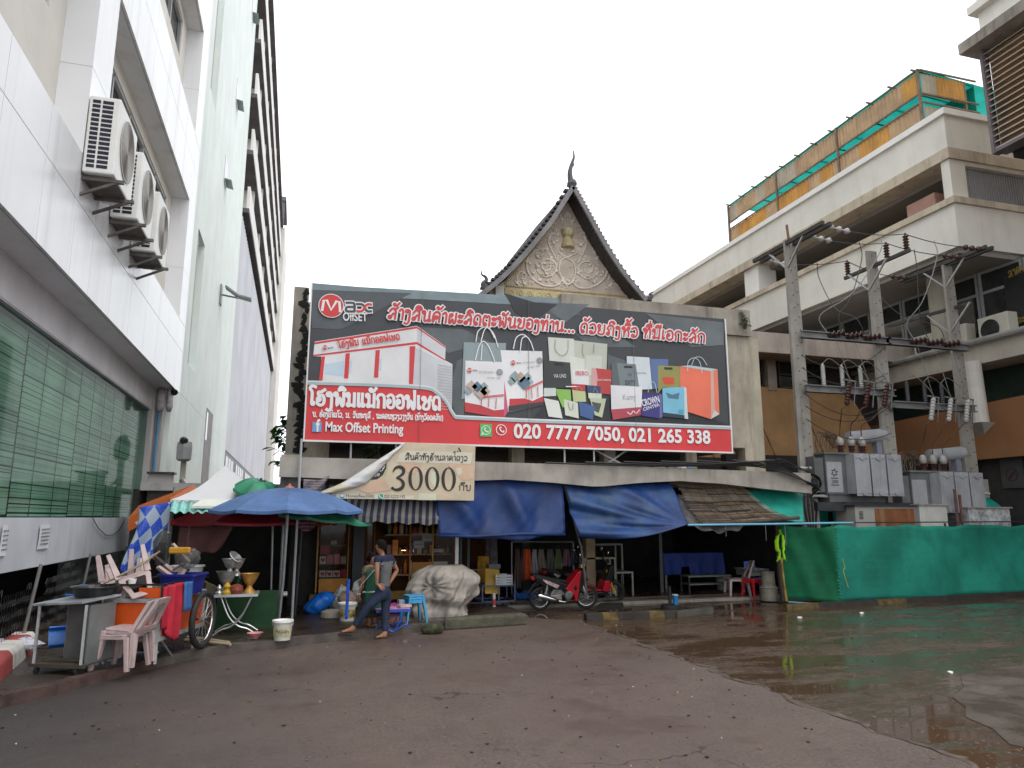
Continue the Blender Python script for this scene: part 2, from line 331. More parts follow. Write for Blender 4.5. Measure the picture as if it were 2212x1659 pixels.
# ================================================================== GROUND
def ground_mat(name, dry, wet, r_dry, r_wet, wscale, p0, p1, grain, bump, speck=None, streaky=(1, 1, 1), patch=None, wr=.62):
    m = bpy.data.materials.new(name); m.use_nodes = True; n = m.node_tree.nodes; l = m.node_tree.links; b = n['Principled BSDF']
    g = n.new('ShaderNodeNewGeometry'); mp = n.new('ShaderNodeMapping'); mp.inputs['Scale'].default_value = streaky; l.new(g.outputs['Position'], mp.inputs[0])
    def noise(sc, det=6, ro=.6, v=None):
        t = n.new('ShaderNodeTexNoise'); t.inputs['Scale'].default_value = sc; t.inputs['Detail'].default_value = det; t.inputs['Roughness'].default_value = ro
        l.new(v or g.outputs['Position'], t.inputs['Vector']); return t.outputs['Fac']
    def ramp(f, a, c, q0, q1):
        r = n.new('ShaderNodeValToRGB'); r.color_ramp.elements[0].position = q0; r.color_ramp.elements[1].position = q1
        r.color_ramp.elements[0].color = (*a, 1); r.color_ramp.elements[1].color = (*c, 1); l.new(f, r.inputs[0]); return r.outputs[0]
    def mix(f, a, c):
        q = n.new('ShaderNodeMix'); q.data_type = 'RGBA'; l.new(f, q.inputs[0])
        for i, s in ((6, a), (7, c)):
            if hasattr(s, 'is_linked'): l.new(s, q.inputs[i])
            else: q.inputs[i].default_value = (*s, 1)
        return q.outputs[2]
    k = ramp(noise(wscale, 12, wr, mp.outputs[0]), (0, 0, 0), (1, 1, 1), p0, p1)          # 0 dry .. 1 wet
    d2 = ramp(noise(.9, 4), tuple(c*.75 for c in dry), tuple(c*1.25 for c in dry), .3, .7)
    fine = ramp(noise(26, 5, .85), (0, 0, 0), (1, 1, 1), .42, .62)
    mott = ramp(noise(4.5, 9, .78), (0, 0, 0), (1, 1, 1), .45, .62); md = n.new('ShaderNodeMath'); md.operation = 'MULTIPLY'; md.inputs[1].default_value = .55; l.new(mott, md.inputs[0])
    dd = mix(fine, mix(md.outputs[0], d2, tuple(c*.62 for c in dry)), tuple(c*grain for c in dry))
    if speck:
        sp = ramp(noise(34, 2, .5), (0, 0, 0), (1, 1, 1), .66, .70); dd = mix(sp, dd, speck)
    c = mix(k, dd, wet)
    if speck and wr > .7: sq = n.new('ShaderNodeMath'); sq.operation = 'MULTIPLY'; sq.inputs[1].default_value = .8; l.new(ramp(noise(24, 3, .6), (0, 0, 0), (1, 1, 1), .63, .68), sq.inputs[0]); c = mix(sq.outputs[0], c, speck)
    if patch:
        sx = n.new('ShaderNodeSeparateXYZ'); l.new(g.outputs['Position'], sx.inputs[0]); ad = n.new('ShaderNodeMath'); ad.operation = 'MULTIPLY_ADD'; l.new(noise(.8, 6, .7), ad.inputs[0]); ad.inputs[1].default_value = 3.2; l.new(sx.outputs[0], ad.inputs[2])
        vo = n.new('ShaderNodeTexVoronoi'); vo.feature = 'DISTANCE_TO_EDGE'; vo.inputs['Scale'].default_value = .42; va = n.new('ShaderNodeVectorMath'); va.operation = 'MULTIPLY_ADD'; tn = n.new('ShaderNodeTexNoise'); tn.inputs['Scale'].default_value = 1.6; tn.inputs['Detail'].default_value = 8; l.new(g.outputs['Position'], tn.inputs['Vector']); l.new(tn.outputs['Color'], va.inputs[0]); va.inputs[1].default_value = (1.1,)*3; l.new(g.outputs['Position'], va.inputs[2]); l.new(va.outputs[0], vo.inputs['Vector'])
        lt = n.new('ShaderNodeMath'); lt.operation = 'LESS_THAN'; lt.inputs[1].default_value = .006; l.new(vo.outputs['Distance'], lt.inputs[0]); cm = n.new('ShaderNodeMath'); cm.operation = 'MULTIPLY'; l.new(lt.outputs[0], cm.inputs[0]); l.new(ramp(noise(.5, 2), (0, 0, 0), (1, 1, 1), .5, .6), cm.inputs[1]); c = mix(cm.outputs[0], c, tuple(x*.45 for x in wet))
        mr = n.new('ShaderNodeMapRange'); l.new(ad.outputs[0], mr.inputs[0]); mr.inputs[1].default_value = 2.3; mr.inputs[2].default_value = -.6; c = mix(mr.outputs[0], c, patch)
        cr = ramp(noise(2.2, 9, .75, mp.outputs[0]), (0, 0, 0), (1, 1, 1), .56, .60); q = n.new('ShaderNodeMath'); q.operation = 'MULTIPLY'; l.new(cr, q.inputs[0]); q.inputs[1].default_value = .35; c = mix(q.outputs[0], c, tuple(x*.7 for x in wet))
    l.new(c, b.inputs['Base Color'])
    rr = n.new('ShaderNodeMapRange'); l.new(k, rr.inputs[0]); rr.inputs[3].default_value = r_dry; rr.inputs[4].default_value = r_wet; l.new(rr.outputs[0], b.inputs['Roughness'])
    inv = n.new('ShaderNodeMath'); inv.operation = 'SUBTRACT'; inv.inputs[0].default_value = 1; l.new(k, inv.inputs[1])
    h = n.new('ShaderNodeMath'); h.operation = 'MULTIPLY'; l.new(noise(45, 6, .7), h.inputs[0]); l.new(inv.outputs[0], h.inputs[1])
    bp = n.new('ShaderNodeBump'); bp.inputs['Strength'].default_value = bump; bp.inputs['Distance'].default_value = .03; l.new(h.outputs[0], bp.inputs['Height'])
    l.new(bp.outputs[0], b.inputs['Normal']); b.inputs['Specular IOR Level'].default_value = .5
    return m
ASPH = ground_mat('damp_asphalt', (.19, .138, .116), (.098, .068, .056), .62, .33, .45, .42, .62, .42, .9, (.24, .19, .165), patch=(.055, .045, .043))
MUD = ground_mat('wet_mud', (.14, .09, .06), (.075, .045, .027), .5, .055, .8, .38, .5, .4, 1.0, (.3, .25, .2), (.6, 1.5, 1), wr=.74)
PAVE = ground_mat('wet_pavement', (.06, .043, .032), (.034, .022, .016), .55, .16, .8, .4, .6, .55, .4)
DIRT = ground_mat('wet_floor', (.07, .045, .032), (.04, .022, .015), .45, .08, .7, .36, .55, .5, .4)

MB().add([(-160, -60, 0), (160, -60, 0), (160, 260, 0), (-160, 260, 0)], [(0, 1, 2, 3)]).build('road', ASPH, kind='structure', label='damp reddish grey asphalt road in front of the market', cat='road')
# muddy lot right of the X = 5.5 joint: one sheet with an irregular edge
edge = [(5.45+.05*math.sin(y*5)+.03*math.sin(y*11+1)+.025*math.sin(y*29), y) for y in [13.9-.14*i for i in range(79)]]
mb = MB(); mb.prism([(x, y, -.02) for x, y in edge]+[(26, 2.8, -.02), (26, 17, -.02), (4.3, 17, -.02), (4.3, 15.2, -.02), (4.9, 14.3, -.02)], (0, 0, .026)); mb.build('mud_ground', MUD, kind='structure', label='muddy lot with brown puddles beside the asphalt', cat='mud')
mb = MB()
for i in range(len(edge)-1):                    # worn concrete edge of the road slab
    (x0, y0), (x1, y1) = edge[i], edge[i+1]; w0 = .06+.035*math.sin(y0*3)+.02*math.sin(y0*17); w1 = .06+.035*math.sin(y1*3)+.02*math.sin(y1*17)
    mb.prism([(x0-w0, y0, -.01), (x0+.03, y0, -.01), (x1+.03, y1, -.01), (x1-w1, y1, -.01)], (0, 0, .017+.004*math.sin(y0*7)))
mb.build('road_edge', mat('worn_edge', (.1, .078, .06), .8, .45, 7, .8, 30, streak=.6, scol=(.04, .026, .018), vert=1), kind='structure', label='crumbling edge where the asphalt meets the mud', cat='road edge')
mb = MB(); rp = [(6.2, 3.6), (6.1, 4.6), (6.28, 5.0), (6.22, 5.4), (6.5, 5.8), (6.62, 6.2), (6.95, 6.5), (7.2, 6.9), (7.7, 7.2), (8.2, 7.7), (9, 8), (10, 8), (10, 3)]
mb.prism([(x, y, -.02) for x, y in rp], (0, 0, .034)); mb.build('concrete_ramp', ground_mat('ramp_concrete', (.11, .085, .068), (.06, .042, .032), .7, .3, 1.6, .4, .6, .7, .5), kind='structure', label='smooth grey concrete patch at the edge of the mud', cat='concrete')
kerb = spline([Vector(p) for p in ((-7.5, 5.2, 0), (-5, 7.3, 0), (-2.93, 9.41, 0), (-2.1, 10.7, 0), (-1.32, 11.75, 0), (-.2, 12.35, 0), (1.56, 13.1, 0), (2.9, 13.58, 0), (4.45, 14.1, 0))], 6)
mb = MB(); mb.prism([(p.x, p.y, -.05) for p in kerb]+[(4.5, 15.3, -.05), (4.2, 16.9, -.05), (-9, 23, -.05), (-14, 12, -.05)], (0, 0, .17)); mb.build('pavement', PAVE, kind='structure', label='wet dark pavement in front of the stalls', cat='pavement')
mb = MB(); n_ = len(kerb)
for i in range(n_-1):
    a, b = kerb[i], kerb[i+1]; d = (b-a).normalized(); nn = Vector((-d.y, d.x, 0))
    mb.prism([(a+nn*.13)+Vector((0, 0, -.02)), a-nn*.025+Vector((0, 0, -.02)), b-nn*.025+Vector((0, 0, -.02)), (b+nn*.13)+Vector((0, 0, -.02))], (0, 0, .146+.006*math.sin(i*1.7)), 1 if 9 < i < 21 else 0)
mb.build('kerb', [mat('kerb_concrete', (.085, .07, .06), .8, .3, 5, .5, 40), mat('faded_red_kerb', (.075, .044, .038), .8, .45, 4, .5, 40, streak=.6, scol=(.05, .04, .035))], kind='structure', label='low worn kerb along the pavement', cat='kerb')
MB().box(.3, 13, 16.3, 22.5, -.05, .14).build('shop_floor', DIRT, kind='structure', label='raised wet floor of the market hall', cat='floor')
MB().box(4.6, 13, 16.02, 16.3, -.05, .075).build('step', CONC_D, kind='structure', label='low concrete step in front of the dark market hall', cat='step')
# litter
def litter():
    mb = MB(); rnd = random.Random(3)
    for i in range(1100):
        if i < 760: x, y = rnd.uniform(-3.5, 5.3), rnd.uniform(3.2, 13); z = .002
        else: x, y = rnd.uniform(5.7, 14), rnd.uniform(5, 14); z = .008
        kx = [p for p in kerb if abs(p.x-x) < .5]
        if kx and y > min(p.y for p in kx)-.1: continue
        s = rnd.choice((.005, .006, .008, .012, .018)); a = rnd.uniform(0, 6.28)
        pts = [(x+s*math.cos(a+q)*rnd.uniform(.5, 1.3), y+s*math.sin(a+q)*rnd.uniform(.5, 1.3), z+rnd.uniform(0, .005)) for q in (0, 1.3, 2.6, 3.8, 5)]
        mb.prism(pts, (0, 0, .006), rnd.choice((0, 0, 0, 0, 0, 0, 1, 1, 1, 1, 3, 3, 3, 2)) if s < .015 else rnd.choice((0, 0, 3)))
    mb.build('litter', [mat('dark_leaf', (.03, .022, .016), .8), mat('pebble', (.16, .14, .12), .8), mat('paper_scrap', (.55, .53, .5), .8), mat('dry_leaf', (.16, .13, .05), .8)], kind='stuff', label='scattered leaves, pebbles and paper scraps on the road', cat='litter')
litter()

# ================================================================== LEFT COMMERCIAL BUILDING (facade plane X = -3.4)
PANEL = mat('white_aluminium_panel', (.74, .75, .77), .28, .05, .6, .05, 3, metal=.0, streak=.42, scol=(.36, .34, .32), sscale=1.5, spec=.6, vert=.05)
BEIGE = mat('beige_render', (.66, .63, .58), .7, .06, 1, streak=.15, scol=(.4, .37, .33))
JOINT = mat('panel_joint', (.3, .3, .31), .8)
SILLW = mat('grey_white_ledge', (.62, .64, .68), .6, .1, 1.1, .1, 20, streak=.3, scol=(.3, .3, .31))
ROOMD = mat('dark_glass', (.025, .03, .03), .08, .2, 1, spec=.8)
ALU = mat('aluminium_frame', (.55, .56, .57), .35, .05, 3, metal=.5)
B = thing('commercial_building', 'white panel clad building on the left with a wide green shop window', 'building', (-6, 14, 0))
ys = [3.0, 4.35, 5.8, 7.25, 8.71, 10.17, 11.59, 12.6, 13.93, 15.46, 16.96, 18.37, 19.8, 21.2, 22.32]
def clad(name, z0, zm, z1):
    mb = MB(); g = .006
    for a, b in zip(ys, ys[1:]):
        for c, d in ((z0, zm), (zm, z1)): mb.box(-3.45, -3.4, a+g, b-g, c+g, d-g, 0)
    mb.box(-4.3, -3.455, 3, 22.31, z0+.004, z1-.004, 1); mb.box(-3.99, -3.46, 3, 22.31, z0, z0+.003, 0)
    mb.build(name, [PANEL, JOINT], B)
clad('cladding', 5.5, 6.69, 7.45); clad('cladding', 10.95, 12.12, 13.0); clad('cladding', 16.3, 17.3, 18.2)
mb = MB()
for z0, z1 in ((7.44, 9.33), (13.0, 14.85)): mb.box(-9, -3.85, 3, 22.3, z0, z1)
for z0, z1 in ((9.33, 10.6), (14.85, 16.0)):
    for a, b in ((10.9, 13.1), (20.4, 22.3)): mb.box(-9, -3.85, a, b, z0, z1)
mb.box(-9, -3.85, 3, 22.3, 10.6, 10.96); mb.box(-9, -3.85, 3, 22.3, 16.0, 16.31); mb.box(-9, -4.31, 3, 22.3, 5.6, 7.44); mb.box(-9, -4.3, 3, 22.3, 18.2, 26)
mb.build('wall', BEIGE, B)
mb = MB()
for y0, y1 in ((11.58, 12.62), (21.18, 22.31)):
    for z0, z1, zm in ((7.452, 10.948, 8.9), (13.002, 16.298, 14.4)):
        mb = MB(); mb.box(-3.849, -3.397, y0, y1, z0, zm-.005); mb.box(-3.849, -3.397, y0, y1, zm+.005, z1); mb.box(-3.849, -3.42, y0+.01, y1-.01, zm-.005, zm+.005)
        mb.build('pilaster', PANEL, B)
for z0, z1 in ((9.33, 10.6), (14.85, 16.0)):
    for a, b in ((3, 10.9), (13.1, 20.4)):
        w = MB()
        for yy in [a+(b-a)*i/5 for i in range(6)]: w.box(-3.97, -3.88, yy-.03, yy+.03, z0, z1)
        w.box(-3.97, -3.88, a, b, z0, z0+.06); w.box(-3.97, -3.88, a, b, z1-.06, z1)
        w = w.build('window', ALU, B); MB().box(-4.02, -3.98, a, b, z0, z1).build('pane', ROOMD, w)
# shop window with bamboo blinds behind greenish glass
MB().box(-4.25, -3.93, 3, 21.4, 4.9, 5.52).box(-4.25, -3.94, 3, 21.4, 4.88, 4.9).build('beam', mat('grey_white_beam', (.55, .53, .55), .6, .1, 1, streak=.25, scol=(.3, .27, .27)), B)
MB().box(-4.3, -3.93, 3, 21.42, 1.23, 2.0).build('ledge', SILLW, B)
mb = MB(); rnd = random.Random(5); z = 2.03
while z < 4.86:
    dz = .045
    for a, b in ((3.2, 9.6), (9.66, 12.6), (12.66, 15.6), (15.66, 18.3), (18.36, 21.2)):
        o = rnd.uniform(-.012, .012); mb.add([(-4.16, a, z+o), (-4.16, b, z+o+rnd.uniform(-.01, .01)), (-4.15, b, z+.038+o), (-4.15, a, z+.038+o)], [(0, 1, 2, 3)], rnd.choice((0, 0, 1)))
    z += dz
mb.build('bamboo_blind', [mat('blind_slat', (.56, .6, .52), .7, .25, .8), mat('blind_slat_dark', (.44, .5, .43), .7, .3, .8)], B)
mb = MB()
for yy in (10.4, 11.3, 13.5, 14.6, 16.5, 17.4, 19.2): mb.box(-4.14, -4.13, yy, yy+.012, 2.02, 4.87)
mb.build('blind_cord', mat('cord_dark', (.1, .13, .1), .8), B)
MB().box(-9, -4.3, 3, 21.4, 2.0, 5.6).build('room', mat('dim_room', (.03, .07, .06), .9), B)
MB().poly([(-4.01, 3, 2.0), (-4.01, 21.4, 2.0), (-4.01, 21.4, 4.89), (-4.01, 3, 4.89)]).build('shop_glass', glass('green_glass', (.58, .78, .71), .05, .045, 1.03), B)
MB().box(-4.25, -3.9, 21.4, 21.75, 0, 5.5).box(-4.25, -3.75, 22.0, 22.3, 0, 5.5).build('column', mat('pinkish_render', (.5, .46, .46), .7, .1, 1, streak=.2, scol=(.3, .27, .26)), B)
MB().box(-12, -6.0, 3, 22.3, 0, 1.2).box(-12, -4.31, 3, 22.3, 1.18, 1.228).build('basement', DARKIN, B)
# the pipe, cable, cameras and papers fixed to it
mb = MB(); mb.tube([(-3.82, 21.86, .1), (-3.82, 21.86, 3.6), (-3.82, 21.84, 5.3)], .035, 8); mb.build('drain_pipe', mat('blue_pvc', (.1, .3, .52), .4), label='thin blue drain pipe running down beside the green shop window', cat='pipe')
for dx, r in ((0, .12), (.22, .09)):
    mb = MB(); y = 21.45; mb.lathe((-3.72+dx, y, 4.85), [(r*.6, 0), (r, .15), (r*.9, .4), (r*.75, .64)], 10)
    mb.build('wrapped_duct', mat('taped_duct', (.42, .38, .39), .8, .25, 6, .4, 30), label=('thick' if r > .1 else 'thin')+' taped grey pipe stub hanging below the white soffit', cat='duct', smooth=True)
def cctv(c, d, lab, m, sc=1.0):
    t = thing('security_camera', lab, 'camera', c); c = Vector(c); d = Vector(d).normalized()
    MB().lathe(c-d*.14*sc, [(.055*sc, 0), (.07*sc, .03*sc), (.07*sc, .26*sc), (.08*sc, .27*sc), (.08*sc, .34*sc)], 12, d).build('housing', m, t, smooth=False)
    MB().lathe(c+d*.2*sc, [(.055*sc, 0), (.055*sc, .012)], 12, d).build('lens', BLACKP, t)
    MB().tube([c+Vector((0, 0, .05)), c+Vector((-.02, .02, .2*sc)), c+Vector((-.05, .05, .3*sc))], .018*sc, 6).build('bracket', DARKM, t)
cctv(at(370, 842, X=-3.5), (.55, -.7, -.45), 'black security camera below the corner of the white cladding', BLACKP, 1.1)
pn = mat('white_paper', (.72, .72, .74), .8, .05, 3); ink = mat('grey_ink', (.2, .2, .22), .8)
def paper(u0, v0, u1, v1, lab, k):
    a = at(u0, v1, X=-3.925); b = at(u1, v0, X=-3.925); t = thing('paper_notice', lab, 'notice', a, 'paper notices on the ledge')
    MB().grid(lambda i, j: Vector((-3.925+.012+.012*math.sin(3*i+2*j), a.y+(b.y-a.y)*i, a.z+(b.z-a.z)*j)), 6, 6).build('sheet', pn, t, solid=.002)
    mb = MB()
    for r_ in range(5):
        zz = a.z+(b.z-a.z)*(.18+.15*r_)
        x = a.y+(b.y-a.y)*.14
        while x < a.y+(b.y-a.y)*.82:
            w = random.uniform(.015, .05); mb.box(-3.895, -3.892, x, x+w, zz, zz+(b.z-a.z)*.055); x += w+.014
    mb.build('printed_lines', ink, t)
paper(-6, 1134, 18, 1202, 'curled paper notice taped to the ledge, cut by the left edge of the photo', 0)
paper(78, 1133, 108, 1187, 'white paper notice with printed lines alone in the middle of the ledge', 1)
mb = MB(); mb.tube([at(200, 1119, X=-3.9), at(212, 1140, X=-3.9), at(228, 1156, X=-3.9), at(243, 1156, X=-3.9), at(258, 1145, X=-3.9), at(270, 1122, X=-3.9)], .009, 5)
mb.build('cable', BLACKP, label='black cable looping down over the grey ledge', cat='cable')
# air conditioner outdoor units on brackets
ACW = mat('ac_white', (.74, .74, .72), .45, .05, 2, streak=.15, scol=(.4, .38, .34))
GRILL = mat('ac_grille', (.36, .35, .33), .6, .1, 3); FIN = mat('ac_fins', (.012, .013, .03), .5, .2, 20)
def ac_kit():
    """local: front face +x, long side y 0..1, z 0..h"""
    t = thing('air_conditioner', 'x', 'air conditioner', (0, 0, 0)); L, D, Hh = 1.2, .44, 1.27
    b = MB(); b.box(0, D, 0, L, .0, Hh); b = b.build('casing', ACW, t, bevel=.025)
    g = MB()
    for k in range(15):
        for x0, x1 in ((.05, .16), (.19, .34)): g.box(x0, x1, -.006, .002, .08+k*.076, .08+k*.076+.052)
    g.build('side_vents', FIN, t)
    f = MB(); o = [(D+.004, .62+a, .68+c) for a, c in circ(0, 0, .46, 28, ry=.5)]; i_ = [(D+.004, .62+a, .68+c) for a, c in circ(0, 0, .42, 28, ry=.46)]
    f.ring(o, i_, (.012, 0, 0)); f.poly([(D+.012, .62+a, .68+c) for a, c in circ(0, 0, .42, 28, ry=.46)])
    for k in range(9): f.tube([(D+.016, .62+a, .68+c) for a, c in circ(0, 0, .06+.043*k, 20, ry=(.06+.043*k)*1.1)], .006, 4, closed=True)
    f.build('fan_grille', GRILL, t)
    br = MB()
    for yy in (.12, .85): br.bar((-.15, yy, -.06), (D+.12, yy, -.06), .06, .05); br.bar((-.1, yy, -.36), (D+.02, yy, -.08), .045, .04)
    br.box(-.1, D, .1, .9, -.035, -.01)
    br.build('bracket', mat('dirty_bracket', (.12, .11, .1), .7, .3, 6), t)
    return t
a0 = ac_kit(); a0['label'] = 'nearest of the three white outdoor units bracketed above the panel band'; a0['group'] = 'outdoor units on the white building'
a0.location = (-3.38, 11.55, 7.14); WL[a0.name] = Vector((0, 0, 0))
dup(a0, (-3.38, 13.28, 7.14), label='middle one of the three white outdoor units bracketed above the panel band')
dup(a0, (-3.38, 14.93, 7.14), label='farthest of the three white outdoor units bracketed above the panel band')

# ================================================================== GREEN WALL, METAL HALL, BALCONY BLOCK
GREENW = mat('pale_green_wall', (.72, .78, .75), .75, .06, .7, .12, 12, streak=.3, scol=(.42, .5, .46), sscale=1.4, vert=.03)
B = thing('tall_green_building', 'tall pale green rendered building with narrow louvred slots behind the white one', 'building', (-6, 30, 0))
mb = MB(); X0 = -3.6
def wb(y0, y1, z0, z1): mb.box(-9, X0, y0, y1, z0, z1)
wb(22.36, 24.65, 0, 33); wb(26.35, 38.85, 0, 33); wb(24.65, 26.35, 0, 6.88); wb(24.65, 26.35, 11.46, 16.6); mb.box(-9, -4.35, 24.65, 26.35, 6.88, 33)
mb.build('wall', GREENW, B)
for z0, z1 in ((6.9, 11.44), (16.62, 30)):
    mb = MB()
    for k in range(6): mb.box(-4.34, -3.66, 24.68+k*.12, 24.71+k*.12, z0, z1)
    mb.build('louvre', mat('grey_louvre', (.5, .49, .47), .6, .1, 2), B)
mb = MB()
for z in (2.6, 4.2, 5.75): mb.box(X0-.02, X0+.004, 22.4, 38.8, z, z+.025)
for y in (26.45,): mb.box(X0-.02, X0+.004, y, y+.04, 0, 33)
mb.build('joint', mat('pale_joint', (.72, .76, .74), .7), B)
w = MB().box(X0-.1, X0+.02, 30.3, 32.5, 1.5, 6.25).build('window', mat('weathered_grey', (.26, .24, .25), .7, .2, 2, streak=.5, scol=(.08, .07, .07)), B)
mb = MB(); mb.box(X0+.02, X0+.026, 30.35, 30.8, 5.0, 6.1); mb.build('pane', ROOMD, w)
for (u, v) in ((513, 205), (488, 372), (547, 20)):
    p = at(u, v, X=X0); w = MB(); w.box(X0-.02, X0+.01, p.y-.5, p.y+.5, p.z-.55, p.z+.55); w = w.build('window', ROOMD, B)
    MB().prism([(X0+.02, p.y-.45, p.z-.5), (X0+.3, p.y-.45, p.z-.56), (X0+.3, p.y+.45, p.z-.56), (X0+.02, p.y+.45, p.z-.5)], (0, 0, .04)).build('sash', mat('green_sash', (.2, .26, .25), .3), w)
p = at(476, 636, X=X0); t = thing('flood_light', 'pair of small flood lights on a bracket high on the pale green wall', 'light', p)
MB().box(X0, X0+.06, p.y-.25, p.y+.25, p.z-.45, p.z+.4).bar(p, p+Vector((.7, 0, -.1)), .06).build('bracket', mat('grey_lamp', (.22, .23, .23), .5), t)
MB().obox(p+Vector((.45, -.2, .12)), (.55, .5, .07), Matrix.Rotation(R(35), 3, 'Y')).build('lamp_head', mat('grey_lamp', (.22,)*3), t)
MB().obox(p+Vector((.95, .2, -.02)), (.6, .5, .07), Matrix.Rotation(R(12), 3, 'Y')).build('lamp_head', mat('grey_lamp', (.22,)*3), t)
# loudspeaker-like camera and lamp at the foot of the green wall
p = at(398, 975, X=-3.2); t = thing('lamp_post', 'grey boxy lamp with a black camera on a short post above the white canopy', 'lamp', (p.x, p.y, .1))
MB().lathe(p+Vector((0, 0, -.28)), [(.15, 0), (.2, .05), (.21, .4), (.19, .55)], 8).build('lamp_head', mat('lamp_grey', (.32, .32, .33), .5), t)
MB().lathe(p+Vector((-.02, -.1, .3)), [(.06, -.12), (.11, -.08), (.11, .08), (.07, .12)], 10, (.3, -1, -.2)).build('camera', BLACKP, t)
MB().box(p.x-.07, p.x+.07, p.y+.02, p.y+.14, .1, p.z-.2).build('post', mat('pale_post', (.42, .38, .3), .7), t)
MB().bar(p+Vector((-.02, -.02, -.75)), p+Vector((.4, -.1, -1.3)), .07).build('arm', ALU, t)
# corrugated metal hall
t = thing('metal_hall', 'silver corrugated metal wall between the green building and the balconies', 'building', (-6, 60, 0))
mb = MB(); N = 150
def cz(i): y = 38.9+(84-38.9)*i/N; return (-3.6+(.035 if i % 2 else -.02), y)
prof = [cz(i) for i in range(N+1)]
mb.add([(x, y, 5.35) for x, y in prof]+[(x, y, 17.9) for x, y in prof], [(i, i+1, N+2+i, N+1+i) for i in range(N)])
mb.box(-9, -3.7, 38.9, 84, 5.35, 17.9); mb.build('wall', mat('silver_sheet', (.4, .4, .43), .42, .12, .3, metal=.35, streak=.5, scol=(.22, .2, .2), vert=.03), t)
MB().box(-9, -3.62, 38.9, 84, 0, 5.34).build('base', mat('dark_base', (.07, .07, .08), .5), t)
mb = MB()
for k in range(22):
    if k % 5 != 3: mb.box(-3.62, -3.58, 39.3+k*1.6, 40.6+k*1.6, 3.6, 5.1)
mb.build('window_panel', mat('grey_panes', (.36, .36, .38), .3, .3, .5), t)
t = thing('balcony_building', 'tall white block with rows of dark balcony soffits beyond the metal wall', 'building', (-7, 70, 0))
zt = at(569, 0, X=-3.0).z*1.25; zs = [18.2+3.4*k for k in range(12) if 18.2+3.4*k+1.5 < zt+.2]; MB().box(-14, -3.2, 39.2, 97, zt, zt+.3).build('roof_edge', mat('soffit_grey', (.12, .11, .11), .8, .3, .6), t)
for k, z in enumerate(zs):
    y1 = 84 if k == 0 else 97
    if k == 0: MB().box(-14, -4.2, 42, 96, 17.9, zt).box(-14, -3.0, 84.1, 96, 0, zt).build('wall', mat('pale_wall', (.66, .64, .6), .8, .1, .5), t)
    MB().box(-4.2, -3.3, 39.2, y1, z, z+.25).build('balcony_slab', mat('soffit_grey', (.12, .11, .11), .8, .3, .6), t)
    MB().box(-3.45, -3.3, 39.2, y1, z+.25, z+1.5).build('parapet', mat('parapet_white', (.72, .71, .69), .7, .1, .5, streak=.3, scol=(.4, .37, .34)), t)
    for q in range(7): MB().box(-4.2, -3.46, 44+q*7, 44.3+q*7, z+1.5 if q % 2 else z+.25, z+4.0).build('partition', mat('pale_wall', (.6,)*3), t)
t = thing('corner_tower', 'narrow far tower with small windows and a dark downpipe behind the balconies', 'building', (-2, 104, 0))
a = at(598, 440, Y=104); b = at(614, 440, Y=104)
MB().box(a.x-6, b.x-.5, 103, 112, 0, a.z).build('wall', mat('pale_wall', (.6,)*3), t)
MB().box(a.x-6, b.x+.3, 102.6, 112, a.z, a.z+.6).box(b.x-.5, b.x+.1, 102.8, 103.6, 24, a.z).build('roof_edge', mat('slate_dark', (.12, .12, .13), .7), t)
mb = MB()
for k in range(9): mb.box(b.x-1.4, b.x-.7, 102.95, 103, 12+k*4, 14+k*4)
mb.build('window', ROOMD, t)

# ================================================================== CHAIN LINK FENCE, PAINTED KERB
t = thing('chain_link_fence', 'sagging grey chain link fence under the overhanging ledge', 'fence', (-3.9, 15, .12))
WIRE = mat('dull_wire', (.08, .08, .08), .6, .3, 4, metal=.3)
def fx(y): return -3.62-.035*(y-10)
def ftop(y): return 1.12+.1*math.sin(y*1.4)+.07*math.sin(y*3.1) - (.25 if 12.6 < y < 13.4 else 0)
mb = MB(); st = .1
for k in range(112):
    y0 = 9.0+k*st; pts = []
    zz = .12; q = 0
    while zz < ftop(y0):
        pts.append((fx(y0)+.01*math.sin(q*2.3+k), y0+(st*.48 if q % 2 else -.002)+.02*math.sin(zz*3+k*.2), zz)); zz += .085; q += 1
    if len(pts) > 2: mb.tube(pts, .0028, 3)
mb.build('mesh', WIRE, t)
for y in (12.4, 15.6, 19.4): MB().tube([(fx(y), y, .1), (fx(y)+.12, y+.1, 1.32)], .025, 6).build('post', mat('old_post', (.2, .19, .18), .7), t)
p0 = at(-20, 1490, Z=.12); p1 = at(80, 1400, Z=.12)
d = (p1-p0).normalized(); nn = Vector((-d.y, d.x, 0)); L = (p1-p0).length
t = thing('painted_kerb', 'rounded kerb painted in red and white blocks at the left edge', 'kerb', p0); cuts = [0, .42, .72, .9, 1.0]
for k in range(4):
    a = p0+d*L*cuts[k]; b = p0+d*L*cuts[k+1]
    q = lambda c, s, z: c+nn*s+Vector((0, 0, z))
    mb = MB(); pr = [(0, 0), (.02, .2), (.07, .26), (.3, .27), (.34, .2), (.35, 0)]
    mb.prism([q(a, s, z-.02) for s, z in pr], b-a); mb.build('block', mat('kerb_red' if k % 2 == 0 else 'kerb_white', (.33, .06, .055) if k % 2 == 0 else (.62, .6, .56), .7, .2, 4, .3, 30, streak=.3, scol=(.12, .1, .09)), t, bevel=.02)
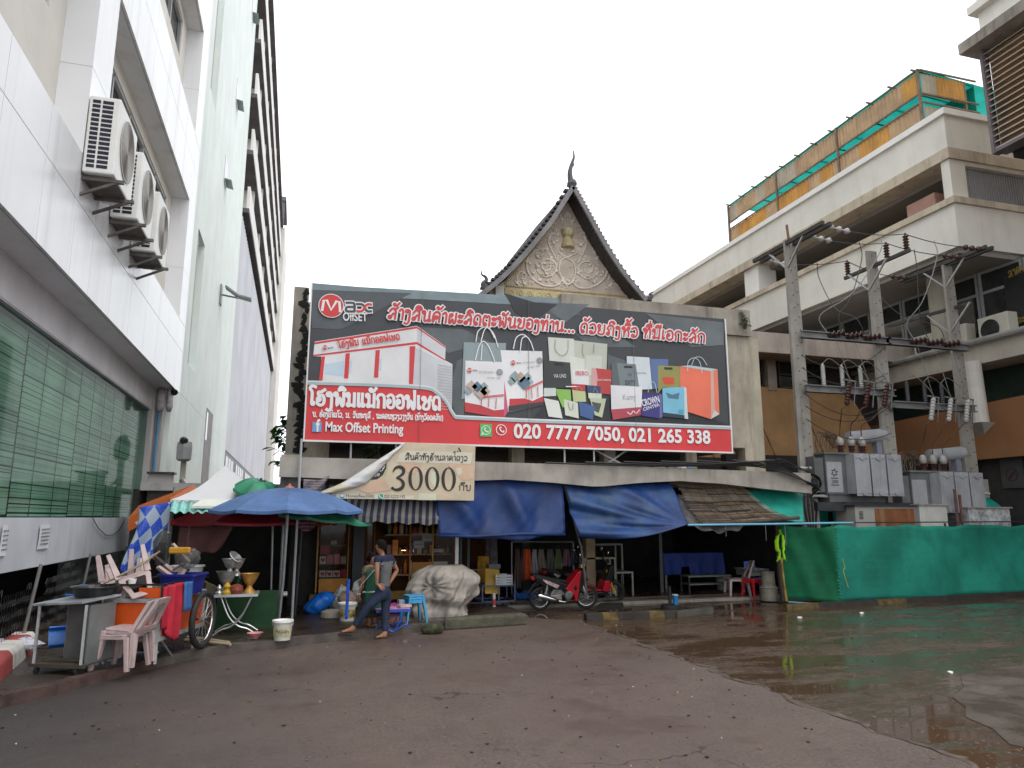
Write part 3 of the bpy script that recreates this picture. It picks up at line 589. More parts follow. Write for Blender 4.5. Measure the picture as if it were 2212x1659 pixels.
# ================================================================== OLD MARKET BUILDING with its canopy
RENDER_O = mat('stained_render', (.4, .35, .28), .85, .2, 1.2, .25, 30, streak=.7, scol=(.07, .06, .05))
B = thing('market_building', 'old low concrete market hall with a stained canopy behind the big billboard', 'building', (5.5, 18, 0))
mb = MB(); mb.box(-.25, 11.2, 16.0, 22.6, 3.75, 6.68); mb.box(-.25, .3, 16.0, 22.6, 3.0, 3.75)
mb.box(.3, 3.0, 16.0, 16.3, 3.66, 3.75)
for x in (.3, 2.4, 4.7, 7.0, 9.2, 10.9): mb.box(x, x+.3, 16.0, 16.3, 3.0, 3.75)
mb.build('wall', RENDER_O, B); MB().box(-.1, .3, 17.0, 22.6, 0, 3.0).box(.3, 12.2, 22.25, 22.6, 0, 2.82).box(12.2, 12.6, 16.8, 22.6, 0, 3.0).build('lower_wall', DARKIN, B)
MB().box(-.3, .02, 15.96, 16.3, 2.9, 7.0).build('parapet', CONC_D, B); MB().box(5.93, 11.22, 15.9, 16.35, 6.682, 7.38).build('parapet', CONC_D, B)
mb = MB()
for k in range(26): z = 3.4+k*.14; mb.ball((-.1+.12*random.random(), 15.95, z), .1, 6, 0, (.5+random.random(), .06, .8), .4)
mb.build('mould', mat('black_mould', (.012, .011, .01), .95), B)
MB().box(11.2, 11.55, 16.1, 16.9, 2.9, 6.68).build('pilaster', mat('pale_pilaster', (.4, .37, .28), .8, .15, 1.5, streak=.5, scol=(.15, .13, .1)), B)
# canopy slab with the wavy underside of its front beam
top = [(-.36, 3.15), (2.5, 3.145), (6.3, 3.12), (9, 3.08), (11.7, 3.04)]
bot = [(-.36, 2.77), (1.0, 2.74), (1.9, 2.68), (2.7, 2.72), (4.2, 2.78), (5.2, 2.73), (6.1, 2.66), (6.4, 2.67), (7.2, 2.75), (8.2, 2.81), (9.3, 2.76), (10.4, 2.66), (11.7, 2.56)]
mb = MB(); mb.prism([(x, 14.6, z) for x, z in top]+[(x, 14.6, z) for x, z in bot[::-1]], (0, .22, 0)); mb.box(-.34, 11.68, 14.82, 17.6, 2.8, 3.02); mb.build('canopy', CONC, B)
MB().box(-.34, .05, 14.9, 15.4, 2.35, 2.77).box(-.34, .0, 14.63, 14.8, 3.02, 3.2).build('bracket', CONC_D, B)
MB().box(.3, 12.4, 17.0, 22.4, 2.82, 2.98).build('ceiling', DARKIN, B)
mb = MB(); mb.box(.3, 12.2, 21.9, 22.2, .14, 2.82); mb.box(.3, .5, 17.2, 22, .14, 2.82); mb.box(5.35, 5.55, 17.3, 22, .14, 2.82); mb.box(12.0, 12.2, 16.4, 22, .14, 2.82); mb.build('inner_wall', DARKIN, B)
MB().box(6.72, 6.95, 16.55, 16.8, .1, 2.8).build('pillar', mat('tan_pillar', (.3, .23, .15), .8, .2, 3, streak=.4, scol=(.08, .06, .04)), B)
mb = MB()
for x, s in ((9.0, .05), (9.05, .04)): mb.box(x, x+s, 17.2, 17.26, .1, 2.8)
mb.build('inner_post', DARKM, B)
# rubble and bags left on the canopy
rnd = random.Random(8)
for k, (u, c) in enumerate(((1395, (.3, .32, .36)), (1428, (.32, .29, .26)), (1455, (.2, .17, .15)), (1475, (.5, .49, .46)), (1490, (.15, .24, .4)))):
    p = at(u, 992, Y=14.8); mb = MB(); mb.ball((p.x, 14.85, 3.12), .07+.02*(k % 2), 9, 0, (1.5, 1, .7), .3)
    mb.build('plastic_bag', mat('bag_%d' % k, c, .5), label='crumpled %s plastic bag lying on the concrete canopy' % ('pale grey', 'brownish', 'dark brown', 'whitish', 'bluish')[k], cat='bag', group='rubbish on the concrete canopy')

# ================================================================== TEMPLE GABLE
YT = 26.0
def tp(u, v, y=YT): return at(u, v, Y=y)
def c3(x, y): return ((1850+x*800/2212)*.54, (600+y*800/2212)*.54)
def tc(x, y, Y=YT): return at(*c3(x, y), Y=Y)
B = thing('temple', 'temple hall with a steep dark tiled roof and a carved gable behind the billboard', 'temple', (10, YT, 0))
STUCCO = mat('pinkish_stucco', (.56, .47, .4), .8, .15, 1.5, .2, 20, streak=.35, scol=(.24, .19, .15)); STW = mat('pale_stucco', (.72, .67, .6), .75, .18, 3, .2, 30)
GOLDS = mat('faded_gold', (.52, .44, .25), .65, .2, 3, .2, 25, streak=.3, scol=(.3, .24, .13)); TILE = mat('slate_tiles', (.055, .05, .052), .75, .3, 3, .3, 20)
BARGE = mat('grey_bargeboard', (.2, .19, .2), .75, .2, 2, streak=.4, scol=(.06, .055, .06))
f0 = YT+.9
gable = [tc(x, y, f0) for x, y in ((300, 1560), (480, 1440), (760, 1090), (960, 830), (1165, 560), (1370, 870), (1560, 1180), (1750, 1460), (1900, 1640))]
mb = MB(); mb.prism(gable+[tc(1900, 1800, f0), tc(300, 1800, f0)], (0, 8, 0)); mb.build('gable_wall', STUCCO, B)
mb = MB(); mb.box(5.2, 14.5, f0+.3, f0+9, 0, 10.3); mb.build('wall', RENDER_O, B)
fl = f0-.02
apex = tc(1215, 405); L_ = [apex]+[tc(x, y) for x, y in ((1080, 620), (985, 770), (860, 930), (735, 1085), (620, 1210), (490, 1350), (380, 1450), (190, 1600))]; R_ = [apex]+[tc(x, y) for x, y in ((1330, 610), (1450, 830), (1580, 1060), (1770, 1350), (2020, 1655))]
def roof(side, nm):
    s = spline(side, 5); mb = MB(); n = len(s)
    mb.grid(lambda i, j: s[min(n-1, round(i*(n-1)))]+Vector((0, j*9.5-.05, .1*(1-abs(2*j-1)))), n-1, 10); mb.build(nm, TILE, B, solid=.1)
    mb = MB()
    for a, b in zip(s, s[1:]):
        mb.bar(a+Vector((0, -.1, -.06)), b+Vector((0, -.1, -.06)), .1, .19)
    mb.build('bargeboard', BARGE, B)
    mb = MB()
    for k in range(26):
        q = s[int((n-1)*k/26)].lerp(s[min(n-1, int((n-1)*k/26)+1)], (n-1)*k/26 % 1); mb.obox(q+Vector((0, .12, .12)), (.3, .25, .09))
    mb.build('tile_edge', TILE, B)
roof(L_, 'roof'); roof(R_, 'roof')
sp_ = spline([tc(x, y) for x, y in ((1215, 400), (1195, 330), (1188, 240), (1210, 150), (1232, 80), (1228, 10))], 5)
mb = MB(); mb.tube(sp_, [.13*(1-i/len(sp_))+.018 for i in range(len(sp_))], 7); mb.tube([tc(1218, 145), tc(1226, 165), tc(1226, 185)], [.05, .04, .01], 5); mb.ball(tc(1212, 375), .22, 8); mb.build('finial', mat('dark_finial', (.08, .075, .085), .6), B)
for pts in (((250, 1520), (225, 1480), (265, 1440), (250, 1400), (215, 1380), (207, 1335)), ((2060, 1650), (2090, 1620), (2075, 1590), (2110, 1570))):
    s = spline([tc(*p) for p in pts], 4); mb = MB(); mb.tube(s, [.1*(1-i/len(s))+.012 for i in range(len(s))], 6); mb.ball(s[0], .16, 7); mb.build('eave_finial', mat('dark_finial', (.08,)*3), B)
# carved relief
PT = Plane2(tc(480, 1500, fl), tc(1850, 1620, fl), (0, -1, 0))
def rel(mb, pts, w, h=.03, k=5):
    s = spline([tc(x, y, fl) for x, y in pts], k); mb.tube(s, [w*.72*(.55+.45*math.sin(math.pi*(i+.6)/len(s))) for i in range(len(s))], 6)
def spiral(cx, cy, r0, r1, a0, turns, sgn, n=16): return [(cx+(r0+(r1-r0)*i/n)*math.cos(a0+sgn*turns*2*math.pi*i/n), cy+(r0+(r1-r0)*i/n)*math.sin(a0+sgn*turns*2*math.pi*i/n)) for i in range(n+1)]
mb = MB()
for sgn, cx in ((1, 1160),):
    for sd in (-1, 1):
        X = lambda dx: cx+sd*dx+(12 if sd > 0 else 0)
        sh = lambda dx: (0 if sd < 0 else 22)
        rel(mb, [(cx+sd*a, b+sh(0)) for a, b in spiral(220, 1290, 125, 28, 0.3, 1.5, 1)], .05)
        rel(mb, [(cx+sd*a, b+sh(0)) for a, b in ((40, 1420), (120, 1500), (260, 1500), (390, 1420), (450, 1300), (430, 1180), (330, 1105), (220, 1090))], .06)
        rel(mb, [(cx+sd*a, b+sh(0)) for a, b in ((0, 1480), (60, 1420), (90, 1330), (70, 1230), (20, 1190), (-60, 1150))], .05)
        rel(mb, [(cx+sd*a, b+sh(0)) for a, b in ((110, 1230), (170, 1120), (210, 1020), (180, 930), (110, 950))], .05)
        rel(mb, [(cx+sd*a, b+sh(0)) for a, b in spiral(500, 1400, 75, 18, 2.0, 1.3, -1)], .04)
        for a, b in ((330, 1180), (420, 1250), (380, 1360), (300, 1440), (180, 1190), (230, 1370), (120, 1340), (470, 1480), (560, 1470), (60, 1100), (150, 1030), (60, 760), (330, 1290), (250, 1250)):
            mb.ball(tc(cx+sd*a, b+sh(0), fl), .075, 7, 0, (1.2, .6, 1.0), .35)
            rel(mb, [(cx+sd*a, b+sh(0)), (cx+sd*(a+22), b-26+sh(0)), (cx+sd*(a+14), b-48+sh(0))], .035, k=3)
rel(mb, [(1060, 1130), (1110, 1160), (1165, 1190), (1220, 1160), (1280, 1140)], .05); rel(mb, [(1090, 1440), (1165, 1490), (1240, 1440)], .06); rel(mb, [(1120, 760), (1160, 690), (1200, 760)], .05)
for k in range(7): rel(mb, [(1110+k*16, 830), (1105+k*18, 790), (1118+k*14, 760)], .03, k=3)
rnd = random.Random(6)
for k in range(150):
    y_ = rnd.uniform(820, 1540); hw_ = (y_-560)*.66; x_ = 1165+rnd.uniform(-1, 1)*hw_*.93
    if abs(x_-1163) < 95 and y_ < 1100: continue
    a_ = rnd.uniform(0, 6.28); r_ = rnd.uniform(16, 32); rel(mb, [(x_+r_*(1-.22*q)*math.cos(a_+q), y_+r_*(1-.22*q)*math.sin(a_+q)) for q in (0, .9, 1.8, 2.8, 3.8)], .03, k=2)
mb.build('relief', STW, B, smooth=True)
mb = MB(); mb.lathe(tc(1163, 1080, fl), [(.29, 0), (.3, .1), (.25, .12), (.21, .36), (.16, .41), (.17, .45), (.24, .52), (.29, .76), (.27, .78)], 14); mb.build('offering_urn', GOLDS, B)
mb = MB()
for side in (((480, 1470), (1140, 590)), ((1180, 590), (1860, 1620))):
    a, b = tc(*side[0], fl), tc(*side[1], fl)
    for k in range(46):
        q = a.lerp(b, k/45); sgn = -1 if side[0][0] < 600 else 1
        q.x += sgn*.0; q.z -= .18*math.sin(math.pi*k/45); mb.ball(q, .062, 6)
for z_ in ((490, 1500, 1860, 1620), (470, 1640, 1150, 1690)):
    a, b = tc(z_[0], z_[1], fl), tc(z_[2], z_[3], fl)
    for k in range(60): mb.ball(a.lerp(b, k/59), .05, 6)
mb.build('beading', GOLDS, B)
a = tc(465, 1520, fl); b = tc(1900, 1650, fl); mb = MB(); mb.box(a.x, b.x, fl-.08, fl+.05, a.z-.42, a.z-.02); mb.box(a.x, b.x, fl-.14, fl+.05, a.z-.56, a.z-.42); mb.box(a.x, b.x, fl-.05, fl+.06, a.z-.9, a.z-.56)
for k in range(14):
    q = Vector((a.x+.25+k*.4, fl-.08, a.z-.38)); mb.tube([q+Vector(p) for p in ((-.14, 0, 0), (-.1, 0, .2), (0, 0, .3), (.1, 0, .2), (.14, 0, 0))], .03, 5); mb.ball(q+Vector((0, 0, .1)), .07, 6)
mb.build('frieze', GOLDS, B)
mb = MB(); a = tc(370, 1500, f0-.3); b = tc(462, 1640, f0-.3); mb.box(a.x, b.x, f0-.3, f0+.3, 6, a.z); a2 = tc(1870, 1640, f0-.3); mb.box(a2.x, a2.x+.5, f0-.3, f0+.3, 6, a2.z); mb.build('column', mat('grey_white_column', (.55, .55, .54), .7, .1, 2), B)

# ================================================================== BILLBOARD
YB = 14.9; NB = (0, -1, 0)
def b1(x, y, h=0): return at((1150+x*.45208)*.54, (1100+y*.45208)*.54, Y=YB-h)
def b2(x, y, h=0): return at((1950+x*.45208)*.54, (1100+y*.45208)*.54, Y=YB-h)
BB = thing('billboard', 'huge red and grey printing house billboard with paper bags and a phone number', 'billboard', (4.9, YB, 3.5))
def vin(name, c, var=.05, rough=.5, **k): return mat('vinyl_'+name, c, rough, max(var, .09), 1.1, bump=.1, bscale=2.2, streak=.12, scol=tuple(x*.55 for x in c), **k)
x0, x1, z0, z1 = .07, 9.79, 3.52, 6.77
def bow(x, z): return .018*math.sin(x*1.3)*math.sin(z*1.1)
mb = MB(); mb.box(x0, x1, YB+.012, YB+.05, z0, z1); mb.build('panel', vin('grey', (.052, .056, .062), .12), BB)
mb = MB()
for x in (.15, 2.0, 3.9, 5.8, 7.7, 9.6): mb.box(x, x+.05, YB+.05, YB+.1, z0, z1)
for z in (3.6, 5.1, 6.6): mb.box(x0, x1, YB+.1, YB+.15, z, z+.05)
for x in (2.2, 5.0, 8.0): mb.bar((x, YB+.12, 4.0), (x+.2, 15.98, 4.6), .05)
mb.build('frame', STEEL, BB)
GPL = mat('grey_pole', (.4, .41, .43), .5, .1, 5); MB().tube([(.02, 14.5, .1), (.02, 14.5, 3.5)], .025, 6).build('support_pole', GPL, BB)
for x in (.99, 1.9, 5.6, 6.3): MB().tube([(x, 14.96, 3.03), (x, 14.96, 3.6)], .02, 6).build('support_pole', GPL, BB)
MB().bar((6.4, 15, 3.05), (7.3, 15.3, 3.55), .03).bar((7.3, 15, 3.05), (6.4, 15.3, 3.55), .03).build('cross_brace', GPL, BB)
LZ = 0
def art(name, m, polys, f=b1):
    """flat printed shapes, each layer a few mm proud of the one below"""
    global LZ
    mb = MB()
    for p in polys: LZ += 1; mb.prism([f(x, y, -.008+LZ*.0006) for x, y in p], (0, .0004, 0))
    return mb.build(name, m, BB)
# background shades of the print
art('printed_shade', vin('tealgrey', (.19, .25, .27), .25), [[(216, 70), (640, 105), (2400, 205), (2400, 285), (1200, 215), (600, 190), (216, 130)]])
art('printed_shade', vin('midgrey', (.085, .095, .105), .2), [[(216, 130), (1100, 160), (600, 420), (470, 480), (216, 470)], [(2000, 300), (2500, 250), (2600, 350), (2200, 420)]])
art('printed_shade', vin('midgrey2', (.095, .11, .118), .25), [[(1500, 760), (1640, 700), (1560, 1240), (1480, 1250), (1440, 1000)], [(1150, 460), (1560, 480), (1800, 600), (1420, 690)]])
art('printed_shade', vin('midgrey3', (.115, .13, .14), .25), [[(780, 520), (1070, 480), (1320, 640), (900, 640)], [(1060, 700), (1230, 760), (1300, 1080), (1080, 1080)], [(450, 240), (900, 260), (690, 420)], [(1400, 340), (1800, 640), (2090, 620), (2090, 420)]], b2)
art('printed_shade', vin('nearblack', (.03, .032, .037), .2), [[(380, 1290), (500, 1150), (1100, 1100), (1500, 1260), (1900, 1230), (2140, 1330), (1500, 1320)], [(150, 160), (410, 240), (620, 260), (400, 420), (250, 330)]], b2)
# painted building
WH = vin('white', (.7, .7, .71), .05); RD = vin('red', (.62, .045, .05), .06)
art('printed_house', WH, [[(240, 590), (1145, 450), (1400, 632), (1395, 755), (1460, 790), (1455, 1190), (1380, 1085), (1240, 1000), (290, 935), (300, 722), (228, 720)]])
art('printed_house', vin('palegrey', (.56, .57, .6), .08), [[(1145, 452), (1400, 635), (1395, 755), (1145, 610)], [(1130, 640), (1400, 770), (1460, 792), (1455, 1190), (1380, 1085), (1240, 1000), (1105, 985)]])
art('printed_house', vin('paleblue', (.5, .62, .72), .1), [[(330, 790), (500, 760), (500, 900), (330, 880)], [(545, 760), (570, 760), (560, 870), (545, 870)], [(815, 740), (835, 740), (830, 850), (815, 850)]])
art('printed_house', RD, [[(240, 595), (1145, 455), (1145, 472), (238, 614)], [(1145, 455), (1400, 635), (1400, 645), (1145, 470)], [(228, 706), (1145, 592), (1145, 612), (226, 720)], [(1145, 592), (1398, 750), (1398, 760), (1145, 612)], [(303, 722), (332, 720), (310, 935), (277, 935)], [(515, 696), (552, 690), (538, 915), (500, 915)], [(780, 667), (817, 662), (803, 907), (765, 907)], [(1082, 632), (1131, 628), (1110, 970), (1075, 968)]])
mb = MB()
for k in range(16): mb.prism([b1(1330, 790+k*26, .016), b1(1455, 815+k*25, .016), b1(1455, 820+k*25, .016), b1(1330, 795+k*26, .016)], (0, .0004, 0))
mb.build('printed_house', vin('linegrey', (.4, .42, .42)), BB)
# red base with its teal edge
edge_ = spline([Vector((a, b, 0)) for a, b in ((178, 958), (700, 972), (1200, 1000), (1320, 1045), (1400, 1120), (1450, 1210), (1485, 1262))], 5)
red_ = [(p.x, p.y) for p in edge_]
LZ += 6
def to1(x, y): return (x+1769.6, y)
art('printed_base', RD, [red_+[to1(300, 1293), to1(2150, 1360), to1(2163, 1570), (152, 1462)]])
teal = vin('teal', (.36, .47, .5)); P1 = Plane2(b1(178, 958), b1(178, 958)+Vector((1, 0, 0)), NB)
def flat(pts, f, h=0): o = P1.o; return [(f(x, y).x-o.x, f(x, y).z-o.z) for x, y in pts]
mb = MB(); ribbon(mb, P1, flat(red_+[to1(300, 1290), to1(1200, 1322), to1(2148, 1356)], b1), .07, .03); mb.build('printed_line', teal, BB)
mb = MB(); ribbon(mb, P1, flat([(x, y-16) for x, y in red_]+[to1(300, 1276), to1(1200, 1308), to1(2148, 1342)], b1), .03, .031); mb.build('printed_line', WH, BB)
mb = MB(); mb.box(x0-.02, x0+.008, YB-.034, YB, z0-.03, z1); mb.box(x1-.02, x1+.012, YB-.034, YB, z0-.03, z1); mb.box(x0-.02, x1+.01, YB-.036, YB+.02, z0-.035, z0); mb.build('edge_strip', WH, BB)
mb = MB()
for x in (2.35, 4.75, 7.3): mb.box(x, x+.008, YB-.036, YB-.034, z0, z1)
mb.build('seam', vin('seam', (.15, .12, .12), .4), BB)
# bags: (colour, polygon) in the right-hand crop's pixels
bags = [((.25, .31, .33), [(-210, 595), (165, 602), (150, 1000), (-230, 1100)]), ((.72, .72, .74), [(-195, 757), (168, 772), (145, 1268), (-200, 1180)]), ((.55, .1, .2), [(168, 772), (180, 1210), (145, 1268), (150, 900)]), ((.5, .05, .06), [(-202, 1125), (-70, 1150), (60, 1198), (146, 1188), (145, 1268), (-200, 1210)]),
 ((.74, .74, .75), [(115, 665), (485, 675), (495, 1150), (185, 1215)]), ((.5, .05, .06), [(195, 1095), (330, 1092), (400, 1115), (495, 1070), (495, 1150), (187, 1213)]), ((.05, .05, .06), [(186, 1160), (495, 1120), (495, 1150), (187, 1213)]),
 ((.62, .64, .58), [(535, 550), (765, 565), (775, 960), (560, 960)]), ((.5, .52, .44), [(765, 578), (1060, 610), (1050, 1000), (775, 960)]), ((.66, .68, .62), [(725, 715), (860, 745), (860, 1000), (740, 1000)]), ((.6, .62, .55), [(865, 710), (1015, 715), (1010, 900), (870, 880)]),
 ((.045, .05, .052), [(497, 753), (732, 775), (747, 1000), (500, 1000)]), ((.72, .72, .72), [(750, 832), (890, 840), (900, 972), (760, 965)]), ((.5, .06, .06), [(922, 820), (1100, 840), (1090, 1057), (1005, 1050), (918, 975)]), ((.62, .35, .34), [(922, 820), (960, 824), (975, 900), (968, 985), (918, 975)]),
 ((.62, .65, .62), [(500, 1000), (605, 1000), (610, 1070), (500, 1075)]), ((.25, .5, .1), [(605, 1008), (735, 1015), (745, 1162), (665, 1172), (620, 1070)]), ((.5, .05, .06), [(745, 963), (865, 970), (865, 1025), (745, 1020)]), ((.5, .55, .28), [(750, 1018), (866, 1030), (872, 1122), (760, 1122)]), ((.04, .07, .16), [(878, 975), (1003, 985), (1000, 1052), (885, 1035)]),
 ((.62, .66, .55), [(890, 1042), (1010, 1050), (1010, 1100), (895, 1090)]), ((.68, .7, .66), [(500, 1088), (630, 1115), (665, 1270), (540, 1252)]), ((.62, .66, .56), [(675, 1100), (800, 1130), (808, 1270), (688, 1240)]), ((.48, .53, .38), [(902, 1088), (1050, 1095), (1015, 1262), (950, 1240)]), ((.08, .09, .08), [(920, 1120), (1008, 1138), (985, 1222), (945, 1200)]), ((.06, .12, .3), [(808, 1118), (955, 1165), (930, 1282), (820, 1245)]),
 ((.6, .66, .7), [(1232, 718), (1432, 730), (1458, 1010), (1330, 1015), (1237, 900)]), ((.1, .16, .32), [(1437, 742), (1600, 745), (1600, 802), (1512, 802), (1512, 1000), (1460, 1010)]), ((.11, .13, .14), [(1097, 780), (1160, 782), (1185, 985), (1100, 975)]), ((.18, .22, .23), [(1145, 778), (1312, 790), (1342, 992), (1175, 985)]),
 ((.28, .26, .08), [(1510, 800), (1708, 808), (1702, 1000), (1550, 995), (1510, 1047)]), ((.55, .08, .04), [(1540, 910), (1580, 900), (1650, 908), (1655, 965), (1600, 972), (1560, 965)]), ((.75, .17, .1), [(1705, 808), (1975, 850), (2012, 1255), (1975, 1275), (1775, 1212), (1760, 1000), (1705, 995)]), ((.6, .38, .32), [(1975, 850), (2000, 842), (2030, 1190), (2010, 1210), (1980, 1272)]), ((.75, .2, .12), [(2000, 842), (2036, 836), (2053, 1232), (2012, 1192)]), ((.62, .6, .56), [(1975, 1275), (2012, 1195), (2053, 1232)]), ((.42, .55, .6), [(1705, 806), (1790, 800), (2036, 834), (1975, 850)]),
 ((.72, .72, .74), [(1090, 974), (1370, 990), (1362, 1186), (1097, 1212)]), ((.45, .07, .1), [(1095, 1190), (1362, 1168), (1357, 1240), (1110, 1282)]), ((.045, .04, .2), [(1372, 1050), (1520, 1050), (1525, 1270), (1362, 1245)]), ((.14, .14, .36), [(1520, 1050), (1545, 1056), (1550, 1252), (1525, 1270)]),
 ((.2, .5, .66), [(1548, 1000), (1740, 990), (1745, 1270), (1555, 1250)]), ((.03, .05, .07), [(1552, 1215), (1743, 1240), (1745, 1272), (1555, 1252)]), ((.6, .63, .66), [(1740, 990), (1760, 1000), (1776, 1275), (1745, 1270)]), ((.08, .2, .28), [(1580, 1040), (1640, 1060), (1700, 1040), (1690, 1100), (1600, 1090)]), ((.1, .36, .5), [(1690, 1190), (1735, 1190), (1735, 1230), (1690, 1230)])]
for k, (c, p) in enumerate(bags): art('printed_bag', vin('bag%d' % k, c, .04), [p], b2)
WL2 = mat('print_white', (.75, .75, .76), .5, .02); WD = mat('print_grey', (.25, .25, .26), .5, .02); BK = mat('print_black', (.03, .03, .035), .5, .02); RDP = mat('print_red', (.6, .05, .05), .5, .04)
def lines2(name, m, ls, w, f=b2, h=.034, closed=False):
    mb = MB()
    for k, q in enumerate(ls):
        s = spline([Vector((a, b, 0)) for a, b in q], 4, closed); ribbon(mb, P1, flat([(p.x, p.y) for p in s], f), w, h+k*.0012, 0, closed)
    return mb.build(name, m, BB)
lines2('printed_handles', WL2, [[(-105, 590), (-85, 500), (-20, 465), (50, 520), (90, 640)], [(-60, 590), (-30, 490), (10, 470), (60, 560)], [(-110, 755), (-80, 640), (-40, 590), (10, 640), (60, 765)], [(-60, 755), (-50, 620)], [(225, 655), (250, 560), (310, 530), (370, 580), (405, 670)], [(285, 680), (300, 570), (340, 545)], [(690, 990), (780, 990)]], .022)
lines2('printed_handles', mat('print_cord', (.3, .3, .27), .5), [[(598, 575), (595, 660), (650, 715), (705, 680), (710, 580)], [(840, 610), (838, 690), (850, 720)], [(940, 615), (935, 690)], [(710, 1130), (725, 1190), (750, 1185), (752, 1140)], [(780, 1020), (800, 985), (830, 1020)], [(930, 1040), (945, 1000), (970, 1045)]], .014)
lines2('printed_handles', mat('print_paleblue', (.5, .57, .6), .5), [[(1765, 850), (1770, 770), (1820, 735), (1870, 770), (1893, 870)], [(1800, 800), (1830, 735), (1890, 735), (1935, 800)], [(1415, 1040), (1430, 965), (1470, 955), (1495, 1045)]], .016)
lines2('printed_slot', BK, [[(600, 782), (665, 788)], [(1210, 815), (1270, 817)], [(1565, 828), (1625, 830)]], .05)
# logo
def logo(cx, cy, r, f, k=1.0):
    o = f(cx, cy, .036); rr = (f(cx+r, cy).x-f(cx, cy).x)
    mb = MB(); mb.poly([o+Vector((a, 0, b)) for a, b in circ(0, 0, rr, 28)], 1); mb.poly([o+Vector((a, -.002, b)) for a, b in circ(0, 0, rr*.94, 28)], 0)
    pl = Plane2(o, o+Vector((1, 0, 0)), NB)
    ribbon(mb, pl, [(x*rr, y*rr) for x, y in ((-.68, -.42), (-.6, .38), (-.35, .42), (.0, -.35), (.4, .42), (.62, .36), (.72, -.42))], .2*rr, .004, 1)
    mb.build('logo_disc', [RDP, WL2], BB)
logo(387, 272, 113, b1)
lines2('logo_letter', WL2, [[(520, 250), (580, 252), (592, 275), (592, 327)], [(585, 327), (525, 325), (518, 302), (530, 288), (588, 288)], [(612, 262), (665, 268), (700, 322), (738, 326)], [(615, 325), (660, 322), (700, 268), (738, 265)]], .1, b1, .036)
lines2('logo_letter', mat('print_darkgrey', (.07, .075, .085), .5), [[(520, 250), (580, 252), (592, 275), (592, 327)], [(585, 327), (525, 325), (518, 302), (530, 288), (588, 288)], [(612, 262), (665, 268), (700, 322), (738, 326)]], .05, b1, .0412)
lines2('logo_letter', RDP, [[(615, 325), (660, 322), (700, 268), (738, 265)]], .05, b1, .046)
latin('logo_lettering', 'OffSET', b1(490, 406), b1(705, 412), .18, NB, WL2, BB, .036, .015)
# the lettering
LG = (mat('print_red2', (.55, .055, .06), .5, .1, 3), WL2)
lao('headline_lettering', 'ສ້າງສິນຄ້າຜະລິດຕະພັນຂອງທ່ານ...', b1(885, 388), b2(772, 512), .225, .2, NB, LG, BB, .036, .24, .12)
lao('headline_lettering', 'ດ້ວຍຖົງຫິ້ວ', b2(812, 512), b2(1332, 556), .225, .2, NB, LG, BB, .036, .24, .12)
lao('headline_lettering', 'ທີ່ມີເອກະລັກ', b2(1368, 556), b2(1925, 604), .225, .2, NB, LG, BB, .036, .24, .12)
lao('house_lettering', 'ໂຮງພິມ ແມັກອອຟເຊດ', b1(458, 646), b1(1000, 572), .115, .2, NB, [RDP], BB, .036)
logo(332, 640, 22, b1); latin('house_lettering', 'ax', b1(357, 660), b1(408, 652), .06, NB, BK, BB, .036)
lao('name_lettering', 'ໂຮງພິມແມັກອອຟເຊດ', b1(200, 1150), b1(1362, 1196), .27, .23, NB, [WL2], BB, .036)
lao('address_lettering', 'ບ. ຮ່ອງໄກ່ແກ້ວ, ມ. ຈັນທະບູລີ , ນະຄອນຫຼວງວຽງຈັນ (ຂ້າງວັອດຄລັບ)', b1(222, 1256), b1(1376, 1290), .095, .2, NB, [WL2], BB, .036)
latin('page_lettering', 'Max Offset Printing', b1(334, 1383), b1(1022, 1403), .2, NB, WL2, BB, .036, .025)
latin('phone_lettering', '020 7777 7050, 021 265 338', b2(228, 1440), b2(1968, 1492), .31, NB, WL2, BB, .036, .03)
o = b1(217, 1389); e = b1(303, 1306); mb = MB(); mb.box(o.x, e.x, YB-.037, YB-.03, o.z, e.z); mb.build('page_icon', mat('icon_blue', (.16, .32, .56), .5, .1, 3), BB, bevel=.003)
latin('page_icon', 'f', b1(250, 1384), b1(288, 1384), .25, NB, WL2, BB, .039, .03)
o = b1(1700, 1430); e = b1(1805, 1322); mb = MB(); mb.box(o.x, e.x, YB-.037, YB-.03, o.z, e.z); mb.build('chat_icon', mat('icon_green', (.1, .45, .12), .5, .1, 3), BB)
def phone(cx, cy, r, f, m, h=.039, tail=False):
    c = f(cx, cy, 0); rr = f(cx+r, cy).x-c.x; pl = Plane2(c, c+Vector((1, 0, 0)), NB); mb = MB()
    ribbon(mb, pl, circ(0, 0, rr, 24), rr*.16, h, 0, True)
    if tail: ribbon(mb, pl, [(-rr*.6, -rr*.7), (-rr*.95, -rr*1.0)], rr*.3, h)
    ribbon(mb, pl, [(p.x*rr, p.y*rr) for p in spline([Vector(q) for q in ((-.05, .5, 0), (-.32, .35, 0), (-.1, -.15, 0), (.35, -.42, 0), (.5, -.2, 0))], 4)], rr*.24, h+.0005)
    mb.build('phone_icon', m, BB)
phone(1752, 1374, 38, b1, WL2, tail=True); phone(1888, 1372, 44, b1, WL2)
